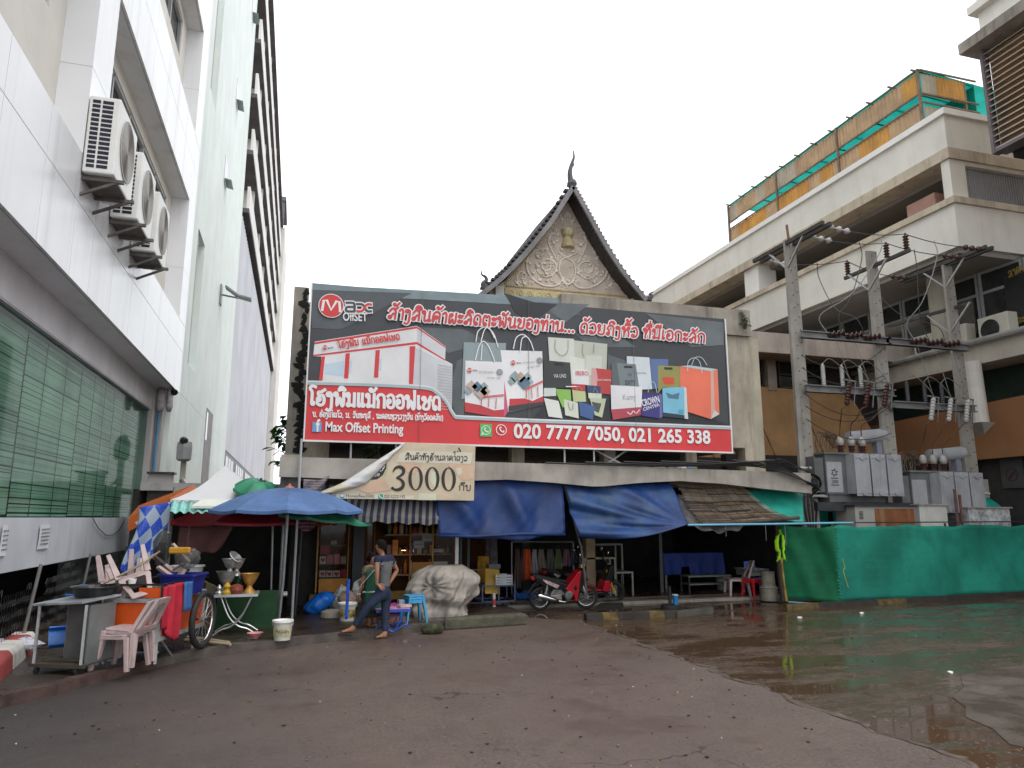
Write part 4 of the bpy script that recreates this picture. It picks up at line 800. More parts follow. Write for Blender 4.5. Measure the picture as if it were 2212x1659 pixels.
for s, A, B_, hh, m, bo in (('VIA UNO', (583, 912), (693, 912), .09, WL2, 0), ('IBEBO', (777, 888), (888, 890), .1, RDP, 0), ("COUSIN'S CONNECTION", (965, 938), (1088, 942), .045, WL2, 0), ('CO', (1238, 893), (1270, 894), .06, BK, 0), ('SIXTY', (1213, 975), (1305, 978), .12, BK, 0), ('elizabeth Arden', (1300, 876), (1400, 878), .05, WD, 0), ('Kamy', (1195, 1110), (1310, 1105), .14, WD, 0), ('CROWN', (1368, 1165), (1520, 1125), .16, WL2, .02), ('CENTER', (1375, 1206), (1518, 1140+20), .075, WL2, .01), ('milktology', (1600, 1250), (1688, 1256), .07, mat('icon_cyan', (.3, .6, .7)), .01),
    ('MAX OFFSET PRINTING', (308, 785), (415, 780), .035, WD, 0), ('MAX OFFSET PRINTING', (-78, 866), (50, 872), .04, WD, 0), ('ISO 9001 : 2008', (-5, 917), (112, 920), .035, WD, 0), ('ISO 9001 : 2008', (350, 828), (462, 812), .035, WD, 0)):
    latin('bag_lettering', s, b2(*A), b2(*B_), hh, NB, m, BB, .036, bo)
for cx, cy in ((-158, 842), (228, 776)): logo(cx, cy, 22, b2); latin('bag_lettering', 'ax', b2(cx+24, cy+10), b2(cx+68, cy+12), .05, NB, BK, BB, .036)
for cx, cy in ((105, 862), (457, 760)):
    c = b2(cx, cy); mb = MB(); pl = Plane2(c, c+Vector((1, 0, 0)), NB); ribbon(mb, pl, circ(0, 0, .06, 16), .02, .036, 0, True); ribbon(mb, pl, circ(0, 0, .03, 12), .02, .036, 0, True); mb.build('bag_emblem', WD, BB)
mb = MB()
for ox, oy in ((0, 0), (385, -85)):
    for dx, dy, s in ((-140, 985, 30), (-90, 990, 28), (-60, 1040, 34), (-30, 985, 22), (-20, 1030, 26), (-170, 1025, 20)):
        q = b2(dx+ox, dy+oy, .036); w = s*.0045; mb.poly([q+Vector((-w, 0, 0)), q+Vector((0, 0, w)), q+Vector((w, 0, 0)), q+Vector((0, 0, -w))], random.choice((0, 1, 2)))
mb.build('bag_picture', [mat('pic_a', (.3, .38, .4)), mat('pic_b', (.12, .2, .28)), mat('pic_c', (.5, .4, .34))], BB)
lines2('bag_picture', RDP, [[(-60, 1090), (140, 1070)], [(-60, 1080), (140, 1060)], [(-55, 1100), (-58, 1160)], [(10, 1095), (5, 1170)], [(75, 1095), (70, 1185)], [(335, 1020), (490, 945)], [(335, 1010), (490, 935)], [(340, 1025), (342, 1090)], [(385, 1010), (390, 1095)], [(440, 990), (443, 1080)]], .016)
lines2('bag_picture', WL2, [[(1115, 1250), (1130, 1220), (1160, 1250), (1180, 1220), (1205, 1245), (1230, 1215), (1260, 1235), (1285, 1205), (1310, 1225), (1340, 1195)]], .02)

# ================================================================== 3000 BANNER hanging below the billboard
YN = 14.42
def b3(x, y, h=0): return at((1250+x*.31646)*.54, (1720+y*.31646)*.54, Y=YN-h)
BN = thing('price_banner', 'torn beige price banner with a big 3000 hanging under the billboard', 'banner', (3, YN, 2.4))
CRM = mat('banner_beige', (.55, .47, .34), .6, .12, 2.2, streak=.15, scol=(.55, .36, .24))
def bsurf(x, y): return b3(x, y, .02*math.sin(x*.004)*math.sin(y*.006))
pts = [(1150, 160), (2060, 200), (2040, 892), (260, 868), (95, 820), (320, 790), (640, 690), (930, 400)]
mb = MB(); mb.prism([b3(*p) for p in pts], (0, .004, 0)); mb.build('cloth', CRM, BN)
mb = MB()
for k, (c, p) in enumerate(((0, [(1180, 260), (2030, 285), (2000, 430), (1050, 405), (1110, 300)]), (1, [(1340, 800), (1560, 800), (1560, 888), (1340, 885)]), (1, [(1500, 520), (1600, 540), (1620, 700), (1540, 720), (1490, 640)]), (2, [(1080, 410), (1400, 420), (1300, 560), (1150, 520)]), (2, [(1700, 430), (2030, 440), (2040, 620), (1900, 640)]), (1, [(1810, 480), (1880, 480), (1890, 550), (1830, 570)]), (0, [(300, 810), (1280, 830), (1280, 878), (290, 862)]), (2, [(540, 740), (900, 600), (1000, 760), (700, 800)]))):
    mb.prism([b3(x, y, .003+k*.0008) for x, y in p], (0, .0005, 0), c)
mb.build('printed_shade', [mat('banner_pale', (.62, .58, .47), .6, .06), mat('banner_sage', (.58, .6, .45), .6, .1), mat('banner_peach', (.6, .42, .3), .6, .1)], BN)
PN = Plane2(b3(0, 0), b3(0, 0)+Vector((1, 0, 0)), NB)
def f3(pts): o = PN.o; return [(b3(x, y).x-o.x, b3(x, y).z-o.z) for x, y in pts]
mb = MB(); DG = mat('banner_ink', (.035, .03, .028), .6, .1)
for cx, cy in ((1305, 613), (1515, 618), (1722, 622)):
    n = 32; o_ = circ(cx, cy, 92, n, ry=150); i_ = circ(cx, cy, 52, n, ry=138); a = [b3(x, y, .012) for x, y in o_]; b = [b3(x, y, .012) for x, y in i_]
    mb.add(a+b, [(k, (k+1) % n, n+(k+1) % n, n+k) for k in range(n)])
s3 = f3([(p.x, p.y) for p in spline([Vector((a, b, 0)) for a, b in ((1018, 530), (1045, 485), (1095, 466), (1145, 490), (1150, 540), (1110, 580), (1060, 606), (1110, 622), (1148, 670), (1135, 725), (1085, 755), (1035, 752), (1008, 730))], 4)])
n = len(s3); ribbon(mb, PN, s3, [.016+.05*abs(math.sin(2*math.pi*i/n*1.02))**.8 for i in range(n)], .012); mb.ball(b3(1012, 735, .01), .03, 8, 0, (1, .2, 1)); mb.build('price_lettering', DG, BN)
lao('price_lettering', 'ກີບ', b3(1850, 760), b3(2012, 768), .11, .15, NB, [DG], BN, .012)
lao('headline_lettering', 'ສິນຄ້າທັງຮ້ານລາຄາດຽວ', b3(1172, 375), b3(1965, 392), .095, .15, NB, [DG], BN, .012)
latin('contact_lettering', 'HoneyBee3000', b3(425, 850), b3(780, 855), .062, NB, DG, BN, .012); latin('contact_lettering', '020 52221192', b3(905, 858), b3(1170, 860), .06, NB, DG, BN, .012); latin('contact_lettering', 'ney Bee', b3(130, 845), b3(290, 850), .06, NB, DG, BN, .012)
mb = MB(); o = b3(350, 858); e = b3(402, 805); mb.box(o.x, e.x, YN-.012, YN-.006, o.z, e.z); c = b3(862, 840, .012); mb.poly([c+Vector((a, 0, b)) for a, b in circ(0, 0, .05, 18)]); mb.build('contact_icon', mat('icon_teal', (.02, .3, .22), .5), BN)
mb = MB(); c = b3(376, 828, .014); mb.poly([c+Vector((a, 0, b)) for a, b in circ(0, 0, .035, 14, ry=.028)]); ribbon(mb, PN, f3([(846, 822), (850, 845), (878, 860)]), .016, .014); mb.build('contact_icon', WL2, BN)
mb = MB(); mb.poly([b3(x, y, .008) for x, y in [(p.x, p.y) for p in spline([Vector((a, b, 0)) for a, b in ((940, 400), (955, 500), (900, 610), (830, 680), (835, 720), (805, 750), (790, 720), (770, 760), (755, 785), (745, 745), (715, 735), (690, 715), (650, 745), (632, 715), (660, 660))], 3)]]); mb.build('honey_emblem', mat('banner_honey', (.5, .46, .3), .6), BN)
mb = MB(); mb.poly([b3(x, y, .01) for x, y in ((935, 400), (935, 480), (890, 570), (820, 625), (715, 635), (760, 580))]); mb.build('honey_emblem', DG, BN)
latin('emblem_lettering', 'ee', b3(780, 590), b3(850, 580), .09, NB, WL2, BN, .012, 0, .2)
mb = MB(); ribbon(mb, PN, f3([(905, 450), (875, 470), (885, 490), (915, 455), (880, 515), (850, 520)]), .014, .013); mb.build('emblem_lettering', WL2, BN)
mb = MB()
for q in ([(1770, 280), (1800, 290), (1815, 265)], [(1800, 320), (1795, 300), (1815, 290)], [(1825, 270), (1845, 262), (1840, 280)], [(1842, 222), (1858, 222), (1882, 275), (1868, 278)]): mb.poly([b3(x, y, .012) for x, y in q])
mb.build('bee_mark', DG, BN)
latin('fold_lettering', 'NOW', b3(320, 790), b3(440, 755), .05, NB, mat('banner_red', (.4, .1, .06)), BN, .03)
fa = [(1150, 160), (1000, 270), (760, 420), (560, 550), (380, 665), (200, 740), (60, 800)]; fb = [(1175, 165), (1005, 335), (930, 420), (720, 640), (600, 705), (330, 790), (90, 822)]
sa = spline([Vector((a, b, 0)) for a, b in fa], 5); sb = spline([Vector((a, b, 0)) for a, b in fb], 5); n = len(sa)
mb = MB(); mb.grid(lambda i, j: b3(sa[round(i*(n-1))].x*(1-j)+sb[round(i*(n-1))].x*j, sa[round(i*(n-1))].y*(1-j)+sb[round(i*(n-1))].y*j, .03+.09*math.sin(math.pi*j)*min(1, 2.5*i)+.012*math.sin(i*40+j*5)), n-1, 8, lambda i, j: 1 if i > (n-1)*.68 else 0)
mb.build('fold', [mat('banner_back', (.66, .66, .64), .6, .06, 4), CRM], BN, smooth=True, solid=.006)

# ================================================================== AWNINGS
def drape(name, lab, cat, m, TL, TR, BL, BR, folds, nu=40, nv=24, solid=.006, group=None, hem=None, fn=None, parent=None):
    TL, TR, BL, BR = map(Vector, (TL, TR, BL, BR))
    def f(i, j):
        p = TL.lerp(TR, i).lerp(BL.lerp(BR, i), j); return p+(folds(i, j) if folds else Vector())
    mb = MB(); mb.grid(f, nu, nv)
    return mb.build(name, m, parent, smooth=True, label=lab, cat=cat, solid=solid, group=group)
BT = mat('blue_tarpaulin', (.006, .03, .135), .55, .35, 1.6, .2, 14, streak=.5, scol=(.015, .055, .165), sscale=2.2, grain=.15)
def tf1(i, j):
    a = 0
    for c, s, k in ((.2, .16, .5), (.42, .2, -.35), (.62, .1, .4), (.83, .22, -.3)): a += math.exp(-((i-c-k*(j-.5)*.5)/(.05+s*.25))**2)*(1 if k > 0 else -.8)
    return Vector((0, -.16*a*math.sin(math.pi*min(1, j*1.05))*(.4+j)+.012*math.sin(i*60+j*30)*j-.05*math.sin(j*math.pi), .02*math.sin(i*17)*j+.035*math.sin(i*6.3+1)*j*j-.05*math.sin(math.pi*i)*j))
drape('blue_tarpaulin', 'blue tarpaulin hanging straight from the canopy right of the price banner', 'tarpaulin', BT, at(935, 1020, Y=14.85), at(1214, 1030, Y=14.85), at(948, 1160, Y=14.5), at(1221, 1156, Y=14.5), tf1, group='blue tarpaulins under the canopy')
MB().tube([at(948, 1157, Y=14.47), at(1030, 1159, Y=14.45), at(1130, 1153, Y=14.45), at(1221, 1155, Y=14.47)], .028, 8).build('hem_roll', BT, label='rolled hem along the foot of the straight blue tarpaulin', cat='tarpaulin', smooth=True)
BT2 = mat('blue_tarpaulin_faded', (.009, .04, .15), .55, .4, 1.6, .2, 14, streak=.6, scol=(.05, .11, .175), sscale=1.6, vert=.5)
def tf2(i, j):
    d = math.hypot((1-i)*1.2, (1-j)*.8); a = math.atan2(1-j, (1-i)+.001)
    w = (math.sin(a*13+.6*math.sin(d*3))+.4*math.sin(a*27+d*5))*min(1, d*1.6)*min(1, j*3)*(1-.3*i)
    return Vector((0, -.09*w-.1*math.sin(math.pi*i)*j, -.11*math.sin(math.pi*min(1, i*1.02))*j*j*.6-.06*j*math.sin(math.pi*i)))
drape('blue_tarpaulin', 'faded blue tarpaulin pulled into deep diagonal folds at its lower right corner', 'tarpaulin', BT2, at(1214, 1030, Y=14.9), at(1446, 1042, Y=14.9), at(1249, 1162, Y=14.3), at(1486, 1133, Y=13.9), tf2, 54, 34, group='blue tarpaulins under the canopy')
MB().tube([at(1214, 1030, Y=14.9), at(1256, 1185, Y=14.7), at(1268, 1290, Y=14.9)], .022, 6).build('tent_pole', mat('grey_iron', (.12, .12, .12), .6), label='thin dark pole leaning beside the folded blue tarpaulin', cat='pole')
# bamboo blind
BM = thing('bamboo_blind', 'weathered brown bamboo blind propped outward as an awning', 'awning', at(1590, 1090, Y=14.4))
TLb, TRb, BLb, BRb = at(1463, 1046, Y=14.95), at(1608, 1054, Y=14.95), at(1516, 1131, Y=13.95), at(1716, 1121, Y=13.95); mb = MB(); rnd = random.Random(4)
def bq(i, j): return TLb.lerp(TRb, i).lerp(BLb.lerp(BRb, i), j)+Vector((0, 0, -.1*math.sin(math.pi*j)-.02*math.sin(i*6)))
for k in range(46):
    j = k/46; mm = 1 if rnd.random() < (.1+.75*(j > .55)) else (2 if rnd.random() < .35 else 0)
    for a, b in ((0, .35), (.35, .7), (.7, 1)):
        mm2 = mm if rnd.random() < .7 else rnd.choice((0, 1, 2)); o = rnd.uniform(-.02, .02) if a == 0 else 0
        mb.bar(bq(a+o, j), bq(b, j), .021, .008, mm2)
mb.build('slats', [mat('bamboo_tan', (.26, .19, .12), .7, .3, 4, streak=.3), mat('bamboo_dark', (.07, .05, .04), .8, .4, 4), mat('bamboo_grey', (.3, .26, .21), .7, .3, 4)], BM)
mb = MB()
for i in (.12, .25, .38, .5, .62, .75, .88): mb.tube([bq(i, j/8)+Vector((0, -.006, .012)) for j in range(9)], .005, 4)
mb.build('cord', mat('cord_brown', (.05, .035, .03), .8), BM)
MB().tube([bq(0, 1), bq(.5, 1)+Vector((0, 0, -.01)), bq(1, 1)+Vector((.12, 0, .02))], .04, 8).build('roller', mat('bamboo_dark', (.07, .05, .04), .8), BM)
GT = mat('green_tarpaulin', (.02, .3, .23), .5, .25, 2, .1, 12, streak=.35, scol=(.03, .2, .16))
drape('green_tarpaulin', 'sagging turquoise tarpaulin between the bamboo blind and the first pole', 'tarpaulin', GT, at(1606, 1056, Y=15.3), at(1732, 1050, Y=15.3), at(1700, 1125, Y=14.2), at(1736, 1128, Y=14.2), lambda i, j: Vector((0, -.05*math.sin(i*9)*j, -.12*math.sin(math.pi*j)*(1-i))), 16, 14)
drape('green_tarpaulin', 'turquoise tarpaulin stretched behind the poles below the transformers', 'tarpaulin', GT, at(1750, 1085, Y=17.2), at(1862, 1085, Y=17.2), at(1750, 1150, Y=17.0), at(1862, 1150, Y=17.0), lambda i, j: Vector((0, -.05*math.sin(i*14)*j, 0)), 16, 8)
drape('green_tarpaulin', 'small turquoise tarpaulin tent beyond the right hand pole', 'tarpaulin', GT, at(2112, 1065, Y=17.5), at(2140, 1065, Y=17.5), at(2105, 1118, Y=16.6), at(2186, 1118, Y=16.6), lambda i, j: Vector((0, -.06*math.sin(i*16)*j, 0)), 16, 8)
NETG = mat('grey_net', (.1, .09, .095), .9, .3, 6, alpha=.8)
def gn(i, j): return Vector((0, .06*math.sin(i*15)*j, -.16*math.sin(math.pi*i)*j+.03*math.sin(i*22)))
drape('grey_net', 'torn dark grey shade net hanging between the blue tarpaulin and the bamboo blind', 'net', NETG, at(1448, 1095, Y=14.6), at(1466, 1068, Y=14.9), at(1490, 1134, Y=13.92), at(1620, 1134, Y=13.92), gn, 26, 12, .004)
MB().tube([at(1486, 1134, Y=13.88), at(1660, 1132, Y=13.88), at(1843, 1129, Y=13.88)], .022, 8).build('pipe', mat('pale_blue_pipe', (.16, .42, .56), .4, .1), label='long pale blue pipe carried level below the bamboo blind', cat='pipe')
# striped awning
SA = thing('striped_awning', 'dark blue and grey striped awning over the yellow shop front', 'awning', (1.9, 15, 2))
A0, A1, B0, B1 = at(690, 1045, Y=14.9), at(950, 1050, Y=14.9), at(672, 1108, Y=14.55), at(948, 1121, Y=14.55)
def sa_(i, j): return A0.lerp(A1, i).lerp(B0.lerp(B1, i), j)+Vector((0, 0, .02*math.sin(i*40)*j))
mb = MB(); mb.grid(sa_, 72, 8, lambda i, j: 0 if (i//2) % 2 else 1)
SM = [mat('stripe_pale', (.17, .155, .14), .8, .2, 3, streak=.3, scol=(.07, .065, .06)), mat('stripe_navy', (.012, .016, .042), .7, .3, 2)]; mb.build('canvas', SM, SA, solid=.004)
mb = MB(); mb.grid(lambda i, j: sa_(i, 1)+Vector((0, -.005, -.11*j-.012*j*abs(math.sin(i*36*math.pi/2)))), 72, 2, lambda i, j: 0 if (i//2) % 2 else 1); mb.build('valance', SM, SA, solid=.004)
MB().tube([A0, A1], .02, 6).build('frame', DARKM, SA)
# ================================================================== RIGHT: CAR PARK BUILDING (facade plane X = 18.5)
CREAM = mat('cream_paint', (.7, .68, .62), .75, .08, .6, .1, 10, streak=.3, scol=(.4, .34, .26), sscale=1.3)
CREAM_D = mat('stained_edge', (.52, .45, .35), .8, .15, 1.5, .2, 20, streak=.65, scol=(.2, .14, .09), sscale=2.5)
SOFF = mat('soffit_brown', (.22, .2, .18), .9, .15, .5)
B = thing('car_park_building', 'cream concrete parking block with long open decks on the right', 'building', (24, 26, 0))
XR = 18.5; YC = 15.8
MB().box(XR, 32, YC, 36.2, 13.1, 14.2).build('parapet', CREAM, B)
MB().box(XR-.1, 32, YC-.1, 36.3, 14.2, 14.4).build('coping', WHITEP, B)
MB().box(XR-.07, 32, YC-.07, 36.2, 12.75, 13.1).build('deck_edge', CREAM_D, B)
MB().box(XR, 32, YC, 36.2, 9.95, 11.3).build('parapet', CREAM, B)
MB().box(XR-.1, 32, YC-.1, 36.3, 11.3, 11.5).build('coping', CREAM_D, B)
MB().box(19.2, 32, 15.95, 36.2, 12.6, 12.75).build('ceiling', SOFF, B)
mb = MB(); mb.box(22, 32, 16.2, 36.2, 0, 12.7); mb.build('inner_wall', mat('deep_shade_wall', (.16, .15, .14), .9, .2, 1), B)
for y in (25.6, 33.4): MB().box(XR+.1, XR+1.0, y, y+1.0, 11.5, 12.75).build('column', WHITEP, B)
g = at(2085, 365, Y=YC); MB().box(XR, g.x, YC, YC+.3, 11.5, 12.75).box(g.x, 32, YC, YC+.3, 12.62, 12.75).build('end_wall', CREAM, B)
mb = MB()
for k in range(34): mb.box(g.x+.02+k*.1, g.x+.05+k*.1, YC+.08, YC+.14, 11.5, 12.62)
mb.box(g.x, 32, YC+.06, YC+.16, 12.56, 12.62); mb.build('bar_grille', mat('grille_iron', (.3, .3, .31), .5, .1, 4), B)
MB().box(XR+.3, XR+.9, 16.7, 17.8, 11.5, 12.1).build('stored_box', mat('cardboard_red', (.35, .2, .16), .8), B)
# recessed floor below: soffit, window wall, slab, duct, orange wall
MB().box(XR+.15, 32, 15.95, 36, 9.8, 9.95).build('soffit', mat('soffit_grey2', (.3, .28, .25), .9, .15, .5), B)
for y in (18.0, 26): MB().lathe((19.9, y, 6.9), [(.28, 0), (.28, 2.95)], 14).build('column', mat('grey_cream', (.42, .39, .32), .8, .1, 1), B)
MB().box(20.9, 22, 5, 36, 6.5, 9.85).build('window_wall', mat('dark_wall', (.05, .05, .055), .6), B)
for y in [8+1.55*k for k in range(15)]:
    w = MB(); 
    for a in (y, y+1.42): w.box(20.82, 20.9, a, a+.09, 7.15, 9.8)
    for z in (7.15, 9.05, 9.72): w.box(20.83, 20.9, y+.09, y+1.42, z, z+.09)
    w = w.build('window', mat('window_metal', (.3, .31, .31), .5, .1, 3), B); MB().box(20.86, 20.88, y+.05, y+1.46, 7.2, 9.75).build('pane', ROOMD, w)
# dark sign with gold lettering in the windows
c0 = at(2196, 560, X=20.8); s_ = MB().box(20.79, 20.81, c0.y-1.6, c0.y+.5, 7.9, 9.4).build('sign_panel', BLACKP, B)
GOLD = mat('gold_letters', (.3, .21, .05), .5)
lao('sign_lettering', 'ລາຄາ', at(2180, 600, X=20.78), at(2214, 584, X=20.78), .2, .2, (-1, 0, 0), [GOLD], s_, .006); lao('sign_lettering', 'ແລະ', at(2190, 703, X=20.78), at(2216, 694, X=20.78), .18, .2, (-1, 0, 0), [GOLD], s_, .006)
MB().box(19.5, 22, 5, 36, 6.55, 7.12).build('floor_slab', mat('grey_slab', (.42, .39, .33), .8, .12, 1, streak=.4, scol=(.2, .17, .13)), B)
MB().box(19.62, 19.95, 5, 36, 7.12, 7.2).tube([(19.4, 5, 7.22), (19.4, 36, 7.22)], .1, 8).build('conduit', mat('grey_conduit', (.25, .24, .22), .7), B)
MB().box(20.6, 22, 5, 36, 5.45, 6.56).build('lower_window', mat('dark_green_glass', (.02, .035, .03), .2), B)
ORW = mat('orange_wall', (.27, .125, .055), .7, .2, .35, .1, 15, streak=.2, scol=(.3, .12, .04)); 
MB().prism([(20, 5, 3.75), (20, 24, 3.75), (20, 24, 5.2), (20, 15, 5.5), (20, 5, 5.6)], (1.9, 0, 0)).build('orange_wall', ORW, B)
mb = MB(); a = at(2110, 790, X=19.3); b_ = at(2140, 905, X=19.3)
mb.tube([(19.3, 16.55, 6.6), (19.3, 16.5, 4.75)], .26, 16); mb.prism([(19.05, 16.2, 4.75), (19.55, 16.2, 4.75), (19.55, 16.6, 4.45)], (0, .3, 0)); mb.build('hanging_pipe', mat('grey_white_pipe', (.55, .52, .48), .6, .08, 2), B, smooth=False)
MB().box(20.3, 22, 5, 24, 0, 3.75).build('ground_wall', DARKIN, B)
for k, y in enumerate((17.5,)): MB().box(19.6, 20.2, y, y+.5, 0, 3.75).build('column', mat('grey_column', (.25, .24, .23), .8), B)
def signdisc():
    c = at(2186, 1025, X=20.25); mb = MB(); n = 22
    o_ = [(20.24, c.y+a, c.z+b) for a, b in circ(0, 0, .2, n)]; i_ = [(20.24, c.y+a, c.z+b) for a, b in circ(0, 0, .165, n)]; mb.ring(o_, i_, (.01, 0, 0)); mb.bar((20.24, c.y-.12, c.z+.12), (20.24, c.y+.12, c.z-.12), .03)
    MB().box(20.25, 20.29, c.y-.35, c.y+.35, c.z-.4, c.z+1.1).build('notice_board', mat('dim_board', (.05, .05, .053), .6), B); mb.build('no_entry_mark', mat('dim_red', (.07, .02, .02), .6), B)
signdisc()
for k, (u, v, lab) in enumerate(((2150, 747, 'cream outdoor unit with a round fan on the grey slab right of the last pole'), (2066, 800, 'cream outdoor unit partly hidden behind the last pole'), (2010, 830, 'cream outdoor unit low on the slab just left of the last pole'))):
    p = at(u, v, X=19.95); t = thing('air_conditioner', lab, 'air conditioner', (p.x, p.y, 7.2), 'outdoor units on the car park slab')
    MB().box(p.x, p.x+.4, p.y-.5, p.y+.5, 7.24, 8.05).build('casing', mat('cream_casing', (.55, .53, .45), .5, .06, 2), t, bevel=.02)
    mb = MB(); mb.poly([(p.x-.004, p.y+.1+a, 7.62+b) for a, b in circ(0, 0, .31, 22)]); mb.build('fan_opening', BLACKP, t)
    mb = MB()
    for r in (.1, .18, .26, .31): mb.tube([(p.x-.014, p.y+.1+a, 7.62+b) for a, b in circ(0, 0, r, 20)], .008, 4, closed=True)
    mb.build('fan_grille', DARKM, t); MB().box(p.x-.05, p.x+.45, p.y-.4, p.y+.4, 7.19, 7.24).build('base', DARKM, t)
# rooftop shed of yellow and rusty sheets
SH = thing('rooftop_shed', 'rooftop shed of yellow and rusted corrugated sheets with a turquoise net roof', 'shed', (21, 23, 14.4))
shm = [mat('sheet_yellow', (.5, .25, .05), .6, .2, 1.2, streak=.6, scol=(.28, .14, .06), sscale=3), mat('sheet_pale', (.42, .36, .28), .6, .2, 1.2, streak=.6, scol=(.3, .2, .12), sscale=3), mat('sheet_tan', (.45, .3, .17), .6, .2, 1.2, streak=.6, scol=(.25, .16, .1), sscale=3), mat('sheet_grey', (.4, .38, .36), .6, .2, 1.2, streak=.6, scol=(.24, .16, .11), sscale=3)]
rnd = random.Random(12)
def corr(mb, a, b, z0, z1, out, m):
    n = 8; vs = []
    for i in range(n+1): p = a.lerp(b, i/n)+out*(.018 if i % 2 else -.018); vs.append(p)
    mb.add([(p.x, p.y, z0) for p in vs]+[(p.x, p.y, z1) for p in vs], [(i, i+1, n+2+i, n+1+i) for i in range(n)], m)
mbu = MB(); mbl = MB(); ny = 16
for k in range(ny):
    a = Vector((19.2, 17.15+k*.7, 0)); b = a+Vector((0, .69, 0)); corr(mbl, a, b, 14.3, 15.52, Vector((1, 0, 0)), rnd.choice((0, 0, 2, 2))); corr(mbu, a, b, 15.85+.02*math.sin(k*2), 16.66, Vector((1, 0, 0)), 0 if k == 0 else rnd.choice((1, 2, 2, 2)))
for k in range(4):
    a = Vector((19.25+k*.6, 17.12, 0)); b = a+Vector((.59, 0, 0)); corr(mbl, a, b, 14.3, 15.42, Vector((0, 1, 0)), (1, 3, 3, 3)[k])
    if k < 3: corr(mbu, a, b, 15.8, 16.6, Vector((0, 1, 0)), (1, 0, 0)[k])
mbl.build('lower_sheets', shm, SH, solid=.01); mbu.build('upper_sheets', shm, SH, solid=.01)
GNET = mat('turquoise_net', (.02, .36, .3), .7, .15, 2, transl=.55)
mb = MB(); mb.grid(lambda i, j: Vector((19.12+i*6, 17.08+11.2*j, 16.72-.06*i*6+.03*math.sin(j*30))), 12, 30); mb.build('net_roof', GNET, SH)
MB().box(21.6, 21.63, 17.2, 28.2, 14.4, 16.7).build('net_wall', GNET, SH)
mb = MB()
for y in (17.15, 21.0, 24.7, 28.35): mb.box(19.12, 19.2, y-.04, y+.04, 14.3, 16.75)
mb.box(21.05, 21.13, 17.1, 17.18, 14.3, 16.6)
for z in (15.52, 15.84, 16.7): mb.box(19.14, 19.19, 17.1, 28.4, z, z+.05); mb.box(19.2, 21.6, 17.06, 17.11, z-.02, z+.03)
for k in range(12): y = 17.2+k; mb.bar((18.95, y, 16.72), (21.6, y, 16.62), .05); mb.bar((19.2, y, 15.6), (21.5, y, 15.6), .03)
mb.build('frame', mat('rusty_frame', (.2, .14, .1), .7, .3, 5), SH)
# louvred tower at the top right
T = thing('louvre_tower', 'cream tower with a big louvred box in the upper right corner', 'building', (21, 9, 0))
XL = 17.3
MB().box(XL+.24, 26, 4, 13.4, 11.6, 14.5).build('wall', mat('peach_wall', (.52, .38, .26), .8, .3, .6, streak=.4, scol=(.5, .27, .12)), T)
MB().box(XL+.1, 26, 4, 13.45, 14.85, 24).build('upper_wall', CREAM, T); MB().box(XL-.1, 26, 4, 13.6, 15.72, 15.95).build('ledge', CREAM, T)
MB().box(XL-.4, 26, 3.6, 13.75, 14.55, 14.86).build('canopy', CONC_D, T)
mb = MB()
for k in range(17):
    z = 11.62+k*.172; mb.prism([(XL, 4, z), (XL+.16, 4, z+.12), (XL+.17, 4, z+.14), (XL+.01, 4, z+.035)], (0, 9.38, 0))
mb.build('louvre', mat('louvre_tan', (.36, .31, .25), .7, .2, .8, streak=.4, scol=(.5, .25, .1)), T)
mb = MB(); mb.box(XL-.04, XL+.2, 13.38, 13.46, 11.5, 14.56)
for y in (10.6, 7.6): mb.box(XL+.19, XL+.3, y, y+.08, 11.5, 14.5)
mb.box(XL-.02, XL+.4, 4, 13.4, 11.52, 11.6); mb.build('frame', mat('dull_purple_steel', (.14, .12, .13), .6), T)
MB().box(XL+.5, 26, 4, 13.3, 11.4, 11.58).build('underside', DARKIN, T)
# annex with the peach wall
AN = thing('annex', 'low annex with a peach rendered wall and a pale concrete canopy behind the first pole', 'building', (16.5, 21, 0))
PCH = mat('peach_render', (.45, .26, .12), .85, .15, 1.2, .2, 25, streak=.35, scol=(.2, .1, .05), sscale=2)
MB().prism([(11.3, 21, 3.95), (20.3, 21, 3.95), (18.95, 21, 6.0), (18.5, 21, 6.35), (15.4, 21, 6.42), (11.3, 21, 6.45)], (0, .4, 0)).build('wall', PCH, AN)
MB().box(12.6, 20.8, 19.5, 19.75, 7.25, 7.92).box(12.4, 20.6, 19.75, 23, 7.4, 7.9).build('canopy', mat('canopy_pale', (.43, .37, .32), .85, .15, 1.2, .2, 25, streak=.55, scol=(.15, .11, .1)), AN)
MB().box(11.3, 20.5, 21.5, 24, 3.0, 7.4).box(11.3, 20.5, 20.98, 21.45, 3.0, 3.94).build('inner_wall', mat('brown_dark', (.05, .035, .03), .85), AN)
for x0, x1 in ((13.4, 15.3), (15.9, 17.7)):
    w = MB()
    for x in (x0, (x0+x1)/2-.03, x1-.06): w.box(x, x+.06, 21.1, 21.2, 6.44, 7.4)
    w.box(x0, x1, 21.1, 21.18, 6.9, 6.95); w.box(x0, x1, 21.1, 21.18, 6.44, 6.5); w = w.build('window', mat('brown_frame', (.08, .05, .04), .6), AN); MB().box(x0+.03, x1-.03, 21.22, 21.26, 6.46, 7.4).build('pane', ROOMD, w)
MB().box(15.35, 15.7, 20.95, 21.3, 6.3, 7.4).build('pilaster', mat('grey_pilaster', (.36, .3, .25), .8, .15, 2), AN)
mb = MB()
for x in (12.2, 14.6, 16.6): mb.tube([(x, 20.97, 6.3), (x+.35, 20.97, 5.2), (x+.9, 20.97, 3.95)], .012, 4)
mb.build('wall_cable', mat('brown_cable', (.12, .07, .04), .8), AN)
MB().box(11.65, 13.4, 17.9, 20.9, 3.0, 3.2).build('low_roof', DARKIN, AN)
